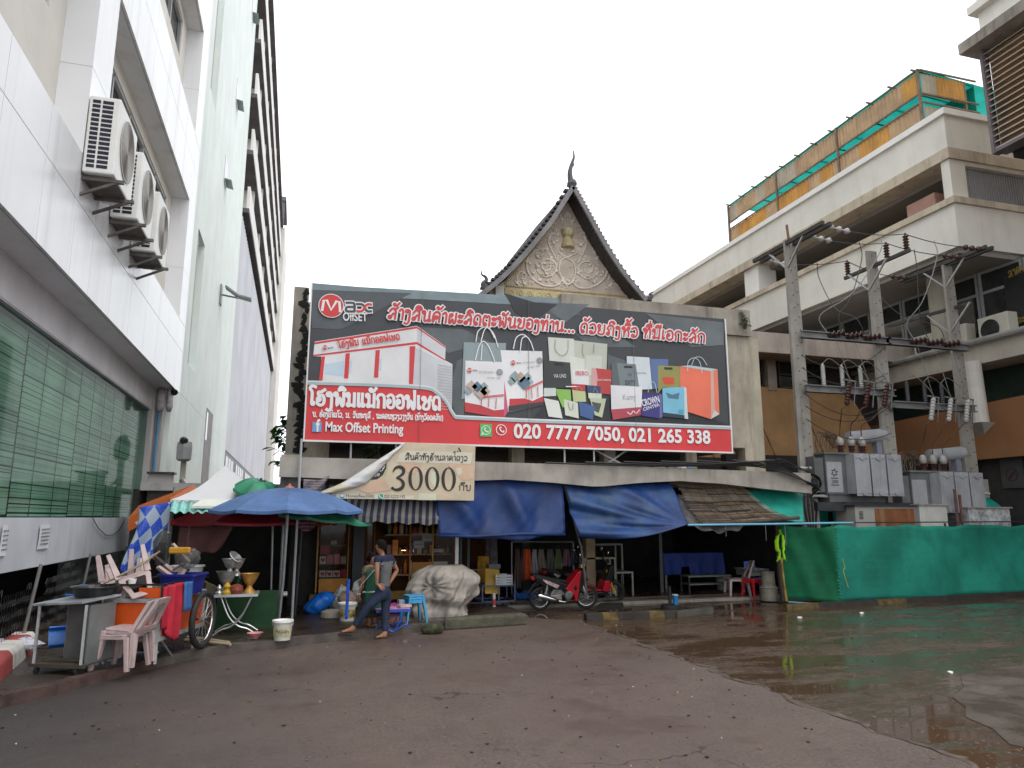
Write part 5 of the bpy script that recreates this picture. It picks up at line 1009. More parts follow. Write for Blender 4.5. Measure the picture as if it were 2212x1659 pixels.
# more market roof behind the netting
mb = MB(); mb.box(12.4, 21, 19.2, 19.5, 0, 3.9); mb.build('back_wall', DARKIN, label='dark wall in shade behind the transformers', cat='wall')

# ================================================================== POLES, TRANSFORMERS
YP = 16.4
POLE = mat('pole_concrete', (.3, .28, .25), .85, .18, 1.5, .3, 35, streak=.55, scol=(.14, .12, .11), sscale=4)
WOODD = mat('dark_crossarm', (.06, .055, .05), .8, .3, 4); PORC = mat('brown_porcelain', (.06, .025, .022), .25, .15, 6); PORG = mat('grey_porcelain', (.4, .4, .38), .35, .15, 6)
def disc_string(a, b, n=3, r=.085):
    a = Vector(a); b = Vector(b); d = (b-a); L = d.length; prof = []
    for k in range(n):
        z = L*k/n; prof += [(.02, z), (.03, z+L/n*.25), (r, z+L/n*.55), (r*.9, z+L/n*.7), (.025, z+L/n*.85)]
    prof.append((.02, L)); return MB().lathe(a, prof, 12, d)
def post_ins(c, h=.42, n=5, r=.085):
    prof = [(.05, 0)]
    for k in range(n): z = h*k/n; prof += [(.05, z+.01), (r, z+h/n*.5), (.05, z+h/n*.95)]
    prof += [(.03, h), (.03, h+.06)]; return MB().lathe(c, prof, 12)
poles = []
for k, (xt, xb, zt, lab) in enumerate(((13.0, 13.05, 9.72, 'left one of the three concrete utility poles, nearest the billboard'), (15.82, 15.8, 9.7, 'middle one of the three concrete utility poles, with the lower bare top'), (18.62, 18.66, 9.55, 'right one of the three concrete utility poles, carrying a lower second crossarm'))):
    t = thing('utility_pole', lab, 'pole', (xb, YP, 0), 'concrete poles carrying the transformers'); poles.append(t)
    mb = MB(); n = 14
    for q in range(2): mb.bar((xb+(-.11 if q == 0 else .11)*1, YP, 0), (xt+(-.07 if q == 0 else .07), YP, zt), .11, .3, 0, .08, .2)
    mb.bar((xb, YP+.01, 0), (xt, YP+.01, zt-.02), .16, .16, 0, .1, .12); mb.build('shaft', POLE, t)
    mb = MB()
    for q in range(26): z = .5+q*.36; f = z/zt; mb.box(xb+(xt-xb)*f-.12+.04*f, xb+(xt-xb)*f-.1+.04*f, YP-.155+.05*f, YP-.14+.05*f, z, z+.035); mb.box(xb+(xt-xb)*f+.08-.03*f, xb+(xt-xb)*f+.1-.03*f, YP-.155+.05*f, YP-.14+.05*f, z+.1, z+.135)
    mb.build('bolt_holes', DARKM, t)
def arm(t, x, z, y0, y1, braces=True, w=.11, dz=.0, m=WOODD):
    for dx in ((-.12, .12) if w > .1 else (.1,)): MB().bar((x+dx, y0, z), (x+dx, y1, z+dz), w*.8, w).build('crossarm', m, t)
    if braces:
        mb = MB()
        for s in (-1, 1): mb.bar((x-.12, YP, z-.75), (x-.12, YP+s*.75, z-.04), .05, .04)
        mb.build('brace', STEEL, t)
arm(poles[0], 13.0, 9.62, 14.85, 17.9); arm(poles[1], 15.75, 9.25, 15.05, 17.55, True, .1); arm(poles[2], 18.62, 9.6, 14.95, 18.1); arm(poles[2], 18.6, 8.2, 15.8, 18.9, True, .09, .1)
MB().bar((13.0, YP, 9.7), (12.98, YP+.02, 10.2), .05).build('spike', mat('rust_spike', (.2, .1, .06), .8), poles[0])
ends = []
for y in (15.05, 15.75, 17.7):
    a = Vector((13.15, y, 9.62)); b = a+Vector((.75, 0, -.06)); disc_string(a, b).build('strain_insulator', PORG, poles[0]); c = Vector((18.45, y, 9.55)); d = c-Vector((.7, 0, .0)); disc_string(c, d).build('strain_insulator', PORC, poles[2]); ends.append((b, d))
pins = []
for y in (15.15, 15.85, 17.4):
    c = Vector((15.85, y, 9.3)); post_ins(c).build('post_insulator', PORC, poles[1]); pins.append(c+Vector((0, 0, .46)))
CAB = mat('dark_wire', (.05, .05, .05), .6); CABG = mat('grey_wire', (.3, .31, .32), .5)
for k, ((b, d), p) in enumerate(zip(ends, pins)):
    MB().tube(sag(b, p, .06)+sag(p, d, .06)[1:], .013, 5).build('power_line', CAB, label=('nearest', 'middle', 'farthest')[k]+' of the three bare lines strung across the pole tops', cat='wire', group='bare lines between the poles')
drops = []
for k in range(6):
    left = k < 3; q = k % 3; f = .35 if left else .62
    b, d = ends[q]; p = pins[q]; s0 = b.lerp(p, .5) if left else p.lerp(d, .5); x = (13.9+.62*q) if left else (16.9+.55*q)
    e = Vector((x+.05, YP-.18, 6.98)); MB().tube(spline([s0, s0+Vector((.05, .02, -.5)), s0.lerp(e, .45)+Vector((-.15, 0, -.4)), e+Vector((-.25, 0, .55)), e], 5), .013, 5).build('jumper_wire', CABG if q == 0 else CAB, label='%s jumper wire dropping from the %s bare line to the %s beam' % (('pale grey', 'thin dark', 'dark')[q] , ('nearest', 'middle', 'farthest')[q], 'left' if left else 'right'), cat='wire', group='jumper wires')
# steel beams, insulators, arresters, cut-outs on each bay
def bay(x0, x1, zb, zc, left):
    side = 'left' if left else 'right'; n0 = 3
    for z, lab in ((zb, 'upper'), (zc, 'lower')):
        t = thing('steel_beam', '%s grey steel channel across the %s pair of poles' % (lab, side), 'beam', ((x0+x1)/2, YP-.2, z)); mb = MB(); mb.box(x0-.05, x1+.15, YP-.28, YP-.2, z-.1, z+.1); mb.box(x0-.05, x1+.15, YP-.36, YP-.2, z+.07, z+.1); mb.box(x0-.05, x1+.15, YP-.36, YP-.2, z-.1, z-.07); mb.build('channel', mat('dull_channel', (.2, .2, .2), .6, .2, 3, metal=.3), t)
        if z == zb:
            for q in range(3):
                x = x0+.95+q*.6; d = Vector((.42, -.2, .06)); disc_string(Vector((x-.2, YP-.3, z+.02)), Vector((x-.2, YP-.3, z+.02))+d, 4, .1).build('line_insulator', PORC, t)
        else:
            for q in range(3):
                x = x0+.75+q*.62; post_ins(Vector((x-.2, YP-.24, z+.12)), .55, 9, .06).build('surge_arrester', PORG if left else mat('dark_arrester', (.05, .05, .055), .4), t)
                c = Vector((x+.35, YP-.5, z-.1)); mb = MB(); prof = [(.04, -.35)]
                for w in range(7): zz = -.33+w*.09; prof += [(.05, zz), (.075, zz+.04)]
                prof += [(.04, .33)]; mb.lathe(c, prof, 10, (.28, 0, 1)); mb.build('fuse_cutout', PORC if left else PORG, t)
                mb = MB(); mb.bar(c+Vector((.24, -.02, .3)), c+Vector((.12, -.02, -.38)), .025); mb.bar(c+Vector((-.12, 0, .36)), c+Vector((.28, 0, .32)), .04); mb.bar(c+Vector((0, .05, .02)), Vector((x+.3, YP-.24, z)), .05); mb.tube(spline([Vector((x-.2, YP-.24, z+.72)), Vector((x, YP-.3, z+.86)), Vector((x+.3, YP-.4, z+.6)), c+Vector((.1, 0, .38))], 4), .012, 4); mb.tube([c+Vector((.08, 0, .38)), Vector((x+.25, YP-.3, zb))], .01, 4); mb.build('fittings', mat('dull_fitting', (.16, .16, .155), .6, .3, 8), t)
bay(13.05, 15.75, 6.92, 5.6 if False else 5.42, True); bay(15.85, 18.6, 6.92, 5.1, False)
TG = mat('transformer_grey', (.33, .34, .36), .5, .12, 2, .05, 10, streak=.5, scol=(.16, .155, .15), sscale=4); TGD = mat('transformer_dark', (.13, .135, .135), .6, .2, 2, streak=.4, scol=(.06, .06, .06))
def transformer(x0, z0, lab, zc):
    t = thing('transformer', lab, 'transformer', (x0+1.1, YP, z0)); y0 = YP-.75
    MB().box(x0, x0+2.0, y0+.35, y0+1.1, z0+.05, z0+1.1).box(x0-.06, x0+2.1, y0+.28, y0+1.15, z0+1.1, z0+1.15).box(x0+.1, x0+1.9, y0+.4, y0+1.0, z0-.15, z0+.05).build('tank', TGD, t)
    for k in range(3):
        xa = x0+.62+k*.52; mb = MB()
        for q in range(9): mb.box(xa+.02+q*.05, xa+.035+q*.05, y0, y0+.35, z0+.06, z0+1.08)
        mb.box(xa, xa+.47, y0-.02, y0, z0, z0+1.1)
        for z in (z0+.06, z0+.98): mb.lathe((xa+.24, y0-.02, z+.03), [(.09, 0), (.09, .03), (.04, .035)], 10, (0, -1, 0)); mb.box(xa+.03, xa+.44, y0-.035, y0-.02, z, z+.04)
        mb.build('radiator', TG, t, bevel=.008)
    mb = MB()
    for q in range(9): mb.box(x0-.3, x0-.02, y0+.4+q*.07, y0+.415+q*.07, z0+.1, z0+1.0)
    mb.box(x0-.33, x0-.3, y0+.36, y0+1.04, z0+.08, z0+1.04); mb.build('side_radiator', TGD, t)
    MB().box(x0+.02, x0+.5, y0+.33, y0+.352, z0+.1, z0+.9).build('nameplate_side', TG, t)
    if x0 < 14:
        mb = MB(); c = Vector((x0+.25, y0+.32, z0+.62))
        for k in range(6): a = k*math.pi/3; mb.bar(c+Vector((.05*math.cos(a), 0, .05*math.sin(a))), c+Vector((.1*math.cos(a+.4), 0, .1*math.sin(a+.4))), .02)
        mb.box(x0+.13, x0+.37, y0+.325, y0+.33, z0+.46, z0+.48); mb.box(x0+.13, x0+.37, y0+.325, y0+.33, z0+.28, z0+.3); mb.build('stencil_mark', BLACKP, t)
        latin('stencil_lettering', '200', (x0+.15, y0+.325, z0+.34), (x0+.35, y0+.325, z0+.34), .09, (0, -1, 0), BLACKP, t)
    for k in range(3):
        c = Vector((x0+.75+k*.36, y0+.6, z0+1.15)); mb = MB(); mb.lathe(c, [(.07, 0), (.08, .06), (.06, .08), (.09, .13), (.06, .15), (.09, .2), (.07, .22)], 12); mb.build('bushing', PORC, t); MB().lathe(c+Vector((0, 0, .22)), [(.09, 0), (.1, .1), (.09, .17), (.06, .23), (.02, .25)], 12).build('bushing_cap', mat('clear_cap', (.36, .34, .31), .25, .1, 4), t, smooth=True)
    MB().lathe((x0+1.35, y0+.95, z0+1.62), [(.02, -.02), (.19, 0), (.19, 1.1), (.02, 1.13)], 18, (1, -.12, .1)).build('oil_tank', TG, t)
    mb = MB(); mb.bar((x0+1.7, y0+.9, z0+1.15), (x0+1.7, y0+.9, z0+1.5), .12); mb.bar((x0+2.2, y0+.85, z0+1.15), (x0+2.2, y0+.85, z0+1.55), .18); mb.box(x0+2.42, x0+2.6, y0+.72, y0+.9, z0+1.5, z0+1.75); mb.tube(spline([(x0+2.4, y0+.8, z0+1.95), (x0+2.45, y0+.8, z0+2.05), (x0+2.55, y0+.8, z0+2.02), (x0+2.52, y0+.8, z0+1.75)], 4), .02, 5); mb.build('tank_fittings', mat('fit_grey', (.22, .23, .28), .5), t)
    mb = MB(); rnd = random.Random(int(x0*10))
    for k in range(9):
        a = Vector((x0+.05+k*.06, y0+.7, z0+1.15)); mb.tube(spline([a, a+Vector((rnd.uniform(-.15, .1), 0, .3)), a+Vector((rnd.uniform(-.1, .25), -.05, .5+rnd.uniform(0, .1))), a+Vector((.3, -.05, .4)), a+Vector((.35+rnd.uniform(0, .2), -.05, .15))], 4), .014, 4)
    mb.build('secondary_cables', mat('cable_brown', (.1, .07, .05), .6, .4, 9), t)
    mb = MB()
    for k in range(3):
        c = Vector((x0+.75+k*.36, y0+.6, z0+1.65)); e = Vector(((13.05 if x0 < 14.5 else 15.85)+1.06+k*.62, YP-.5, zc-.45)); mb.tube(spline([c, c+Vector((.05, 0, .3)), c.lerp(e, .6)+Vector((-.12, 0, 0)), e+Vector((-.2, 0, -.08)), e], 5), .016, 5)
    mb.build('lead_wire', mat('lead_brown', (.09, .05, .03), .6), t)
    t2 = thing('transformer_platform', ('left' if x0 < 14.5 else 'right')+' dark steel platform under a grey transformer', 'platform', (x0+1, YP, z0-.4)); MB().box(x0-.45, x0+2.55, YP-.55, YP-.4, z0-.38, z0-.16).box(x0-.45, x0+2.55, YP+.3, YP+.45, z0-.38, z0-.16).build('beam', DARKM, t2); mb = MB()
    for x in (x0+.3, x0+1.7): mb.box(x, x+.12, YP-.6, YP+.5, z0-.16, z0-.152)
    mb.build('bracket', DARKM, t2)
    mb = MB()
    for k in range(3): mb.box(x0+.55+k*.45, x0+.62+k*.5, YP+.2, YP+.3, 0, z0-.4)
    mb.build('conduit', BLACKP, t2)
transformer(13.3, 2.55, 'left grey transformer with three pale radiators and a stencilled tank', 5.42); transformer(16.05, 2.12, 'right grey transformer standing lower, behind the netting', 5.1)
# boxes behind the netting
def cab(u0, u1, v0, Y, m, lab, m2=None, seed=0, name='electrical_cabinet'):
    a = at(u0, v0, Y=Y); b = at(u1, v0, Y=Y); t = thing(name, lab, 'cabinet', (a.x, Y, 0)); zt = a.z
    MB().box(a.x, b.x, Y, Y+.7, .05, zt).build('body', m2 or m, t); MB().box(a.x+(b.x-a.x)*(.32 if m2 else .04), b.x-.03, Y-.012, Y, .15, zt-.05).build('door', m, t)
    MB().box(a.x-.05, b.x+.05, Y-.06, Y+.75, zt, zt+.04).build('roof', DARKM if m2 else CONC_D, t)
    mb = MB()
    for k in range(6): mb.box(a.x+.12, a.x+.24, Y-.008, Y, zt-.32+k*.035, zt-.3+k*.035)
    mb.build('vent', DARKM, t)
cab(1846, 1975, 1094, 15.55, mat('rusty_sheet', (.2, .075, .03), .8, .35, 2.5, .3, 20, streak=.6, scol=(.45, .28, .16)), 'rusty electrical cabinet with a grey side behind the netting', mat('cabinet_grey', (.34, .33, .3), .6, .1, 2), name='electrical_cabinet')
cab(1985, 2044, 1092, 15.6, mat('cabinet_white', (.55, .54, .5), .6, .1, 2, streak=.4, scol=(.3, .25, .2)), 'bare whitish cabinet between the rusty and the grey ones')
cab(2090, 2180, 1098, 15.5, mat('cabinet_peel', (.4, .4, .41), .6, .5, 7), 'grey cabinet with peeling door near the right edge')
c = at(2105, 1035, Y=17.3); d = at(2142, 1075, Y=17.3); t = thing('wall_box', 'pale square box with a white pipe beyond the right hand pole', 'box', c); MB().box(c.x, d.x, 17.3, 17.7, d.z, c.z).build('body', mat('pale_box', (.42, .38, .34), .7, .1, 3), t); MB().tube([(c.x+.1, 17.25, d.z+.14), (d.x-.12, 17.25, d.z+.12)], .03, 8).build('pipe', WHITEP, t); MB().box(c.x+.3, c.x+.42, 17.4, 17.6, 0, d.z).build('post', DARKM, t)
MB().bar(at(2142, 1050, Y=17.4), at(2205, 1120, Y=16.9), .1).build('awning_pole', DARKM, label='dark sloping prop beside the pale box', cat='pole')
for x in (14.95, 15.1): MB().tube([(x+1.9, 15.4, .1), (x+1.92, 15.4, 2.75 if x < 15 else 2.6)], .035, 6).build('iron_post', mat('rust_brown', (.13, .06, .05), .8, .3, 5), label=('taller' if x < 15 else 'shorter')+' rusty iron post in front of the right transformer', cat='post')
# cable bundle along the canopy to the first pole
rnd = random.Random(21)
for k in range(7):
    z = 3.12+.03*k; a = Vector((5+.9*k, 14.52-.01*k, z+.02)); e = Vector((12.85, YP-.3, 3.3-.13*k)); mid = Vector((10.2+.1*k, 14.5-.02*k, 3.16+.025*k)); mid2 = Vector((11.75+.12*k, 14.5+.12*k, 2.78-.09*(k % 4)+.05*k))
    MB().tube(spline([a, a.lerp(mid, .5)+Vector((0, 0, -.03)), mid, mid2, e], 6), .02, 5).build('power_cable', mat('black_cable', (.025, .025, .026), .6), label='black cable looping off the canopy to the left pole, %s from the top' % ('first', 'second', 'third', 'fourth', 'fifth', 'sixth', 'seventh')[k], cat='cable', group='cable bundle at the canopy end')
for k in range(6):
    a = Vector((12.95, YP-.22, 4.6+.35*k)); e = Vector((15.7, YP-.24, 4.3+.42*k+.3*(k % 2))); MB().tube(sag(a, e, .35+.06*(k % 3)), .012, 5).build('service_wire', CAB, label='thin slack wire between the left and middle poles, %s from the bottom' % ('first', 'second', 'third', 'fourth', 'fifth', 'sixth')[k], cat='wire', group='slack wires between the poles')
t = thing('cable_rack', 'rack of grey insulators clamped on the left pole at canopy height', 'rack', (13.05, YP, 2.4)); 
for k in range(4): MB().lathe((12.6, YP-.26, 3.28-.24*k), [(.03, 0), (.04, .1), (.03, .2), (.045, .3), (.03, .42), (.05, .8), (.05, .86)], 8, (1, 0, 0)).build('insulator', PORG, t)
for k in range(4): MB().tube(spline([(12.75+.04*k, YP-.3, 3.1-.2*k), (12.6+.12*k, YP-.35, 2.3), (12.75+.06*k, YP-.3, 1.5), (12.8+.06*k, YP-.3, .1)], 5), .028, 5).build('riser_cable', mat('black_cable', (.025,)*3), label='black riser cable down the left pole, %s from the left' % ('first', 'second', 'third', 'fourth')[k], cat='cable', group='riser cables on the left pole')

# ================================================================== GREEN NETTING FENCE
NETM = mat('green_netting', (.022, .3, .22), .85, .35, .7, .25, 60, streak=.6, scol=(.012, .16, .115), lines=(2, .165, .04, (.03, .29, .22)), transl=.3, sscale=.9, vert=.6)
t = thing('netting_fence', 'long fence of green shade netting around the transformer yard', 'fence', (14, 14.5, 0))
A = at(1690, 1297, Z=.06); C = at(1816, 1303, Z=.06); D = Vector((21.5, 15.25, .06))
def npanel(a, b, z1, seed, nu):
    def f(i, j):
        p = a.lerp(b, i); n = Vector((-(b-a).y, (b-a).x, 0)).normalized()
        o = .09*math.sin(i*nu*.37+seed)*math.sin(j*3.1)+.045*math.sin(i*nu*.9+j*4+seed)+.012*math.sin(i*nu*2.3+j*9)+.05*(1-j)**3*math.sin(i*nu*.6)
        return p+n*o+Vector((0, 0, .02+(z1+.02*math.sin(i*nu*.8+seed)+.012*math.sin(i*nu*1.9)-.02)*j+.025*math.sin(i*nu*.5)*(1-j)))
    return f
mb = MB(); mb.grid(npanel(A, C, 1.72, .5, 8), 24, 18); mb.build('net_panel', mat('dark_green_netting', (.01, .17, .075), .8, .35, 1.3, .25, 60, streak=.4, scol=(.006, .08, .04), lines=(2, .165, .04, (.02, .21, .11)), transl=.2, sscale=1.2), t, smooth=True, solid=.004)
mb = MB(); mb.grid(npanel(C, D, 1.74, 2, 30), 90, 18); mb.build('net_panel', NETM, t, smooth=True, solid=.004)
mb = MB()
for i in range(22):
    z = .12+i*.075; q = C+Vector((.02*math.sin(i*2.2), -.015, z)); mb.tube([q+Vector((-.03, .02, .02)), q+Vector((0, -.015, 0)), q+Vector((.035, .01, -.02))], .012, 4)
mb.build('seam', mat('seam_green', (.02, .26, .18), .7), t)
for q in (A, C+Vector((0, .06, 0)), C.lerp(D, .4)+Vector((0, .1, 0)), C.lerp(D, .75)+Vector((0, .1, 0))): MB().tube([q, q+Vector((0, .02, 1.8))], .03, 6).build('post', mat('dull_wood', (.1, .07, .05), .8), t)
MB().tube([A+Vector((0, -.02, 1.82)), C+Vector((0, .05, 1.82)), D+Vector((0, .05, 1.84))], .015, 5).build('top_wire', DARKM, t)
MB().tube([A+Vector((.1, -.08, -.03)), C+Vector((-.1, -.12, -.03))], .02, 6).build('pipe', mat('pale_blue_pipe', (.16, .42, .56), .4), label='thin blue pipe lying at the foot of the short netting panel', cat='pipe')
MB().tube(spline([C+Vector((.1, -.06, 1.0)), C+Vector((.14, -.07, .8)), C+Vector((.1, -.06, .72)), C+Vector((.18, -.08, .35))], 5), .007, 4).build('ribbon', mat('yellow_ribbon', (.5, .42, .06), .6), label='thin yellow ribbon dangling at the corner of the netting', cat='ribbon')
t = thing('barrier_kerb', 'long black and yellow kerb in front of the green netting', 'kerb', (13, 14, 0)); p0 = Vector((10.42, 14.16, 0)); p1 = Vector((21, 15.05, 0)); KB = (mat('kerb_black', (.03, .025, .021), .85, .3, 5, .5, 30), mat('kerb_yellow', (.11, .075, .025), .85, .6, 6, .5, 30, streak=.85, scol=(.03, .025, .02), sscale=4, vert=.8))
for k in range(12): a = p0.lerp(p1, k/12); b = p0.lerp(p1, (k+1)/12); MB().prism([a+Vector((0, -.09, 0)), a+Vector((0, -.06, .12)), a+Vector((0, .06, .12)), a+Vector((0, .09, 0))], b-a).build('segment', KB[1] if k in (0, 3) else KB[0], t)
# hi-vis vest on its post, yellow bamboo
q = at(1689, 1297, Z=.06)+Vector((-.06, -.12, 0)); t = thing('safety_vest', 'bright lime safety vest hung on a dark post at the end of the netting', 'vest', (q.x, q.y, 1.1)); LIME = mat('lime_fabric', (.42, .85, .02), .6, .15, 3)
def vest(s):
    def f(i, j):
        w = [.0, .1, .13, .12, .06, .09, .13][min(6, int(j*6.01))]; z = 1.72-j*.72; return Vector((q.x+s*(.015+w*(.25+.75*i))+.01*math.sin(j*9), q.y-.05-.03*math.sin(i*4), z+.03*math.sin(i*5)*j))
    return f
for s in (-1, 1): mb = MB(); mb.grid(vest(s), 6, 14); mb.build('panel', LIME, t, smooth=True, solid=.012)
MB().tube([(q.x-.09, q.y-.06, 1.28), (q.x+.09, q.y-.06, 1.28)], .012, 5).build('strap', DARKM, t)
MB().tube([q, q+Vector((-.05, 0, .9)), q+Vector((-.06, 0, 1.85))], [.06, .055, .045], 8).build('wooden_post', mat('dark_post', (.045, .03, .025), .8, .2, 4), label='dark wooden post carrying the lime vest', cat='post')
MB().tube([q+Vector((.06, -.05, 0)), q+Vector((.02, -.04, .5)), q+Vector((0, -.04, 1.0))], .032, 8).build('bamboo_pole', mat('yellow_bamboo', (.3, .22, .04), .6, .5, 6), label='yellowish bamboo pole leaning on the post below the vest', cat='pole')
# ================================================================== STALLS ON THE LEFT
TW = mat('white_canvas', (.78, .78, .8), .6, .04, 1.5, transl=.15); PIPE = mat('stall_pipe', (.3, .31, .32), .4, .15, 5, metal=.5)
t = thing('canopy_tent', 'white pop up canopy tent with a peaked roof over the left stalls', 'tent', (-1.1, 16, .12))
e = [at(368, 1080, Y=15.0), at(592, 1081, Y=15.0)]; pk = at(487, 1005, Y=16.4); zE = e[0].z
cs = [Vector((e[0].x, 15.0, zE)), Vector((e[1].x+.2, 15.0, zE)), Vector((e[1].x+.2, 17.8, zE)), Vector((e[0].x, 17.8, zE))]
for k in range(4):
    a, b = cs[k], cs[(k+1) % 4]; mb = MB(); mb.grid(lambda i, j: a.lerp(b, i).lerp(pk, j)+Vector((0, 0, -.1*math.sin(math.pi*j)*(1-.3*math.sin(math.pi*i)))), 14, 12); mb.build('roof_panel', TW, t, smooth=True)
    mb = MB(); mb.grid(lambda i, j: a.lerp(b, i)+Vector((0, 0, -.13*j+.01*math.sin(i*20)*j)), 14, 2); mb.build('valance', TW, t, solid=.004)
for c in cs: MB().tube([c+Vector((0, .04, -2.3+.1)), c+Vector((0, .04, 0))], .024, 8).build('leg', PIPE, t)
t = thing('roof_sheet', 'turquoise corrugated plastic sheet below the edge of the white canopy', 'roof sheet', (-1.6, 14.6, 2.2)); a, b = at(372, 1082, Y=14.95), at(560, 1085, Y=14.95); c, d = at(365, 1107, Y=14.35), at(560, 1108, Y=14.35)
mb = MB(); mb.grid(lambda i, j: a.lerp(b, i).lerp(c.lerp(d, i), j)+Vector((0, 0, .022*math.sin(i*66))), 90, 4); mb.build('sheet', mat('turquoise_sheet', (.2, .5, .45), .35, .25, 4, streak=.4, scol=(.55, .6, .55)), t, smooth=True, solid=.004)
MB().prism([at(413, 1100, Y=14.42)+Vector((0, 0, .02)), at(505, 1102, Y=14.42)+Vector((0, 0, .02)), at(513, 1090, Y=14.8)+Vector((0, 0, .035)), at(436, 1087, Y=14.8)+Vector((0, 0, .035))], (0, 0, .045)).build('foam_board', mat('foam_white', (.72, .72, .66), .8, .05, 8), label='white foam board lying on the turquoise sheet', cat='board')
def umbrella(name, lab, c, zr, r, za, n, m, mr, pole=True, hub=None, tilt=(0, 0, 0), sq=False, group=None, droop=.1):
    t = thing(name, lab, 'umbrella', (c[0], c[1], .12), group); rim = []
    Rm = Matrix.Rotation(tilt[0], 3, 'X') @ Matrix.Rotation(tilt[1], 3, 'Y'); ap = Vector((0, 0, za-zr)); o = Vector((c[0], c[1], zr))
    for k in range(n): q = 2*math.pi*(k+.5)/n; rim.append(Vector((r*math.cos(q), r*math.sin(q), 0)))
    def pt(k, i, j):
        a, b = rim[k % n], rim[(k+1) % n]; e_ = a.lerp(b, i); e_ = e_*(1-.04*math.sin(math.pi*i)); p = e_.lerp(ap, 1-j); p.z += droop*math.sin(math.pi*j)-.03*math.sin(math.pi*i)*j
        return o+Rm @ p
    mb = MB(); w = 6
    for k in range(n): mb.grid(lambda i, j: pt(k, i, .02+.98*j), w, 8)
    mb.build('canopy', m, t, smooth=False, solid=.004)
    mb = MB()
    for k in range(n): mb.grid(lambda i, j: pt(k, i, 1)+Vector((0, 0, -.05*j)), w, 1)
    mb.build('valance', m, t, solid=.003)
    mb = MB()
    for k in range(n): mb.tube([pt(k, 0, q/5)+Vector((0, 0, -.02)) for q in range(6)], .008, 4); mb.tube([pt(k, 0, .5)+Vector((0, 0, -.02)), o+Rm @ Vector((0, 0, -.1))], .007, 4)
    mb.build('ribs', mr, t)
    if pole: MB().tube([(c[0]-.06, c[1]-.06, .1), (c[0]-.02, c[1]-.02, .9), o+Rm @ ap], .032, 8).build('pole', PIPE, t)
    MB().lathe(o+Rm @ ap+Vector((0, 0, -.02)), [(.1, 0), (.09, .03), (.03, .05), (.02, .09)], 10).build('cap', hub or DARKM, t); return t
BLUEU = mat('blue_umbrella_cloth', (.1, .19, .4), .6, .2, 2.5, .1, 10, streak=.35, scol=(.07, .13, .33), sscale=3, transl=.12)
pb = at(617, 1345, Z=.12); ap_ = at(625, 1053, Y=pb.y)
umbrella('blue_umbrella', 'big faded blue market umbrella in front of the white canopy', (ap_.x, pb.y), 2.13, 1.41, ap_.z, 10, BLUEU, DARKM, hub=mat('pink_cap', (.5, .18, .14), .6))
GRU = mat('green_umbrella_cloth', (.05, .28, .16), .5, .2, 3, transl=.1)
c = at(555, 1052, Y=15.6); umbrella('green_umbrella', 'green umbrella leaning on the right side of the white canopy', (c.x+.05, 15.2), c.z-.1, .5, c.z+.1, 8, GRU, DARKM, False, tilt=(R(14), R(12), 0))
c = at(690, 1095, Y=14.7); umbrella('green_umbrella', 'green umbrella mostly hidden under the right edge of the blue umbrella', (c.x+.12, 15.0), 1.98, .95, 2.2, 8, GRU, DARKM, False, tilt=(0, R(6), 0))
REDU = mat('red_umbrella_cloth', (.5, .03, .05), .45, .2, 2, transl=.3)
c = at(545, 1125, Y=16.3); umbrella('red_umbrella', 'red umbrella spread low under the blue umbrella and the white canopy', (c.x+.1, 16.3), c.z-.02, 1.75, c.z+.45, 8, REDU, DARKM, False)
ORU = mat('orange_umbrella_cloth', (.55, .13, .02), .55, .15, 2, transl=.2)
t = thing('orange_umbrella', 'square orange umbrella with a web address on its valance behind the white canopy', 'umbrella', (-2.8, 17.5, .12)); a = at(278, 1118, Y=15.6); b = at(366, 1078, Y=15.8); k = at(415, 1048, Y=17.0); d2 = at(300, 1092, Y=16.6)
mb = MB(); mb.add([a, b, k, d2], [(0, 1, 2, 3)]); mb.add([b, k, b+Vector((1.2, .6, -.2))], [(0, 1, 2)]); mb.build('canopy', ORU, t, solid=.004)
va, vb = a+Vector((0, 0, -.0)), b+Vector((0, 0, 0)); mb = MB(); mb.add([a, b, b+Vector((0, 0, -.24)), a+Vector((0, 0, -.27))], [(0, 1, 2, 3)]); mb.build('valance', ORU, t, solid=.004)
nv = (b-a).cross(Vector((0, 0, 1))).normalized(); latin('valance_lettering', 'www.unitel.com.la', a.lerp(b, .2)+Vector((0, 0, -.21)), a.lerp(b, .85)+Vector((0, 0, -.2)), .09, nv, WL2, t, .01)
MB().tube([(-2.5, 16.8, .1), (-2.5, 16.8, k.z-.05)], .03, 8).build('pole', PIPE, t)
# back of the stalls: gutter roof and dark walls
t = thing('stall_shed', 'low dark shed with a grey gutter behind the stalls', 'shed', (-1.5, 20, .12)); g0 = at(352, 1055, Y=18.6); g1 = at(638, 1040, Y=18.6)
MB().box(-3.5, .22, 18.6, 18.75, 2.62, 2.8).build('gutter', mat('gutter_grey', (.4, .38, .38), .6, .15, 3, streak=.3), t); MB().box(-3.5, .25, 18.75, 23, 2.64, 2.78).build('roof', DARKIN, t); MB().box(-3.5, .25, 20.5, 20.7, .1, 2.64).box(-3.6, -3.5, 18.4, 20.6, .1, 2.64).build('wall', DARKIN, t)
t = thing('wall_cabinet', 'pinkish grey cabinet on the column behind the orange umbrella', 'cabinet', at(333, 1060, Y=19.5)); q = at(340, 1055, Y=19.5); MB().box(q.x-.22, q.x+.3, 19.5, 19.8, q.z-.6, q.z+.35).build('body', mat('pinkish_cabinet', (.42, .38, .38), .6, .1, 2), t); MB().box(q.x-.26, q.x+.36, 19.44, 19.84, q.z+.35, q.z+.4).build('roof', DARKM, t)
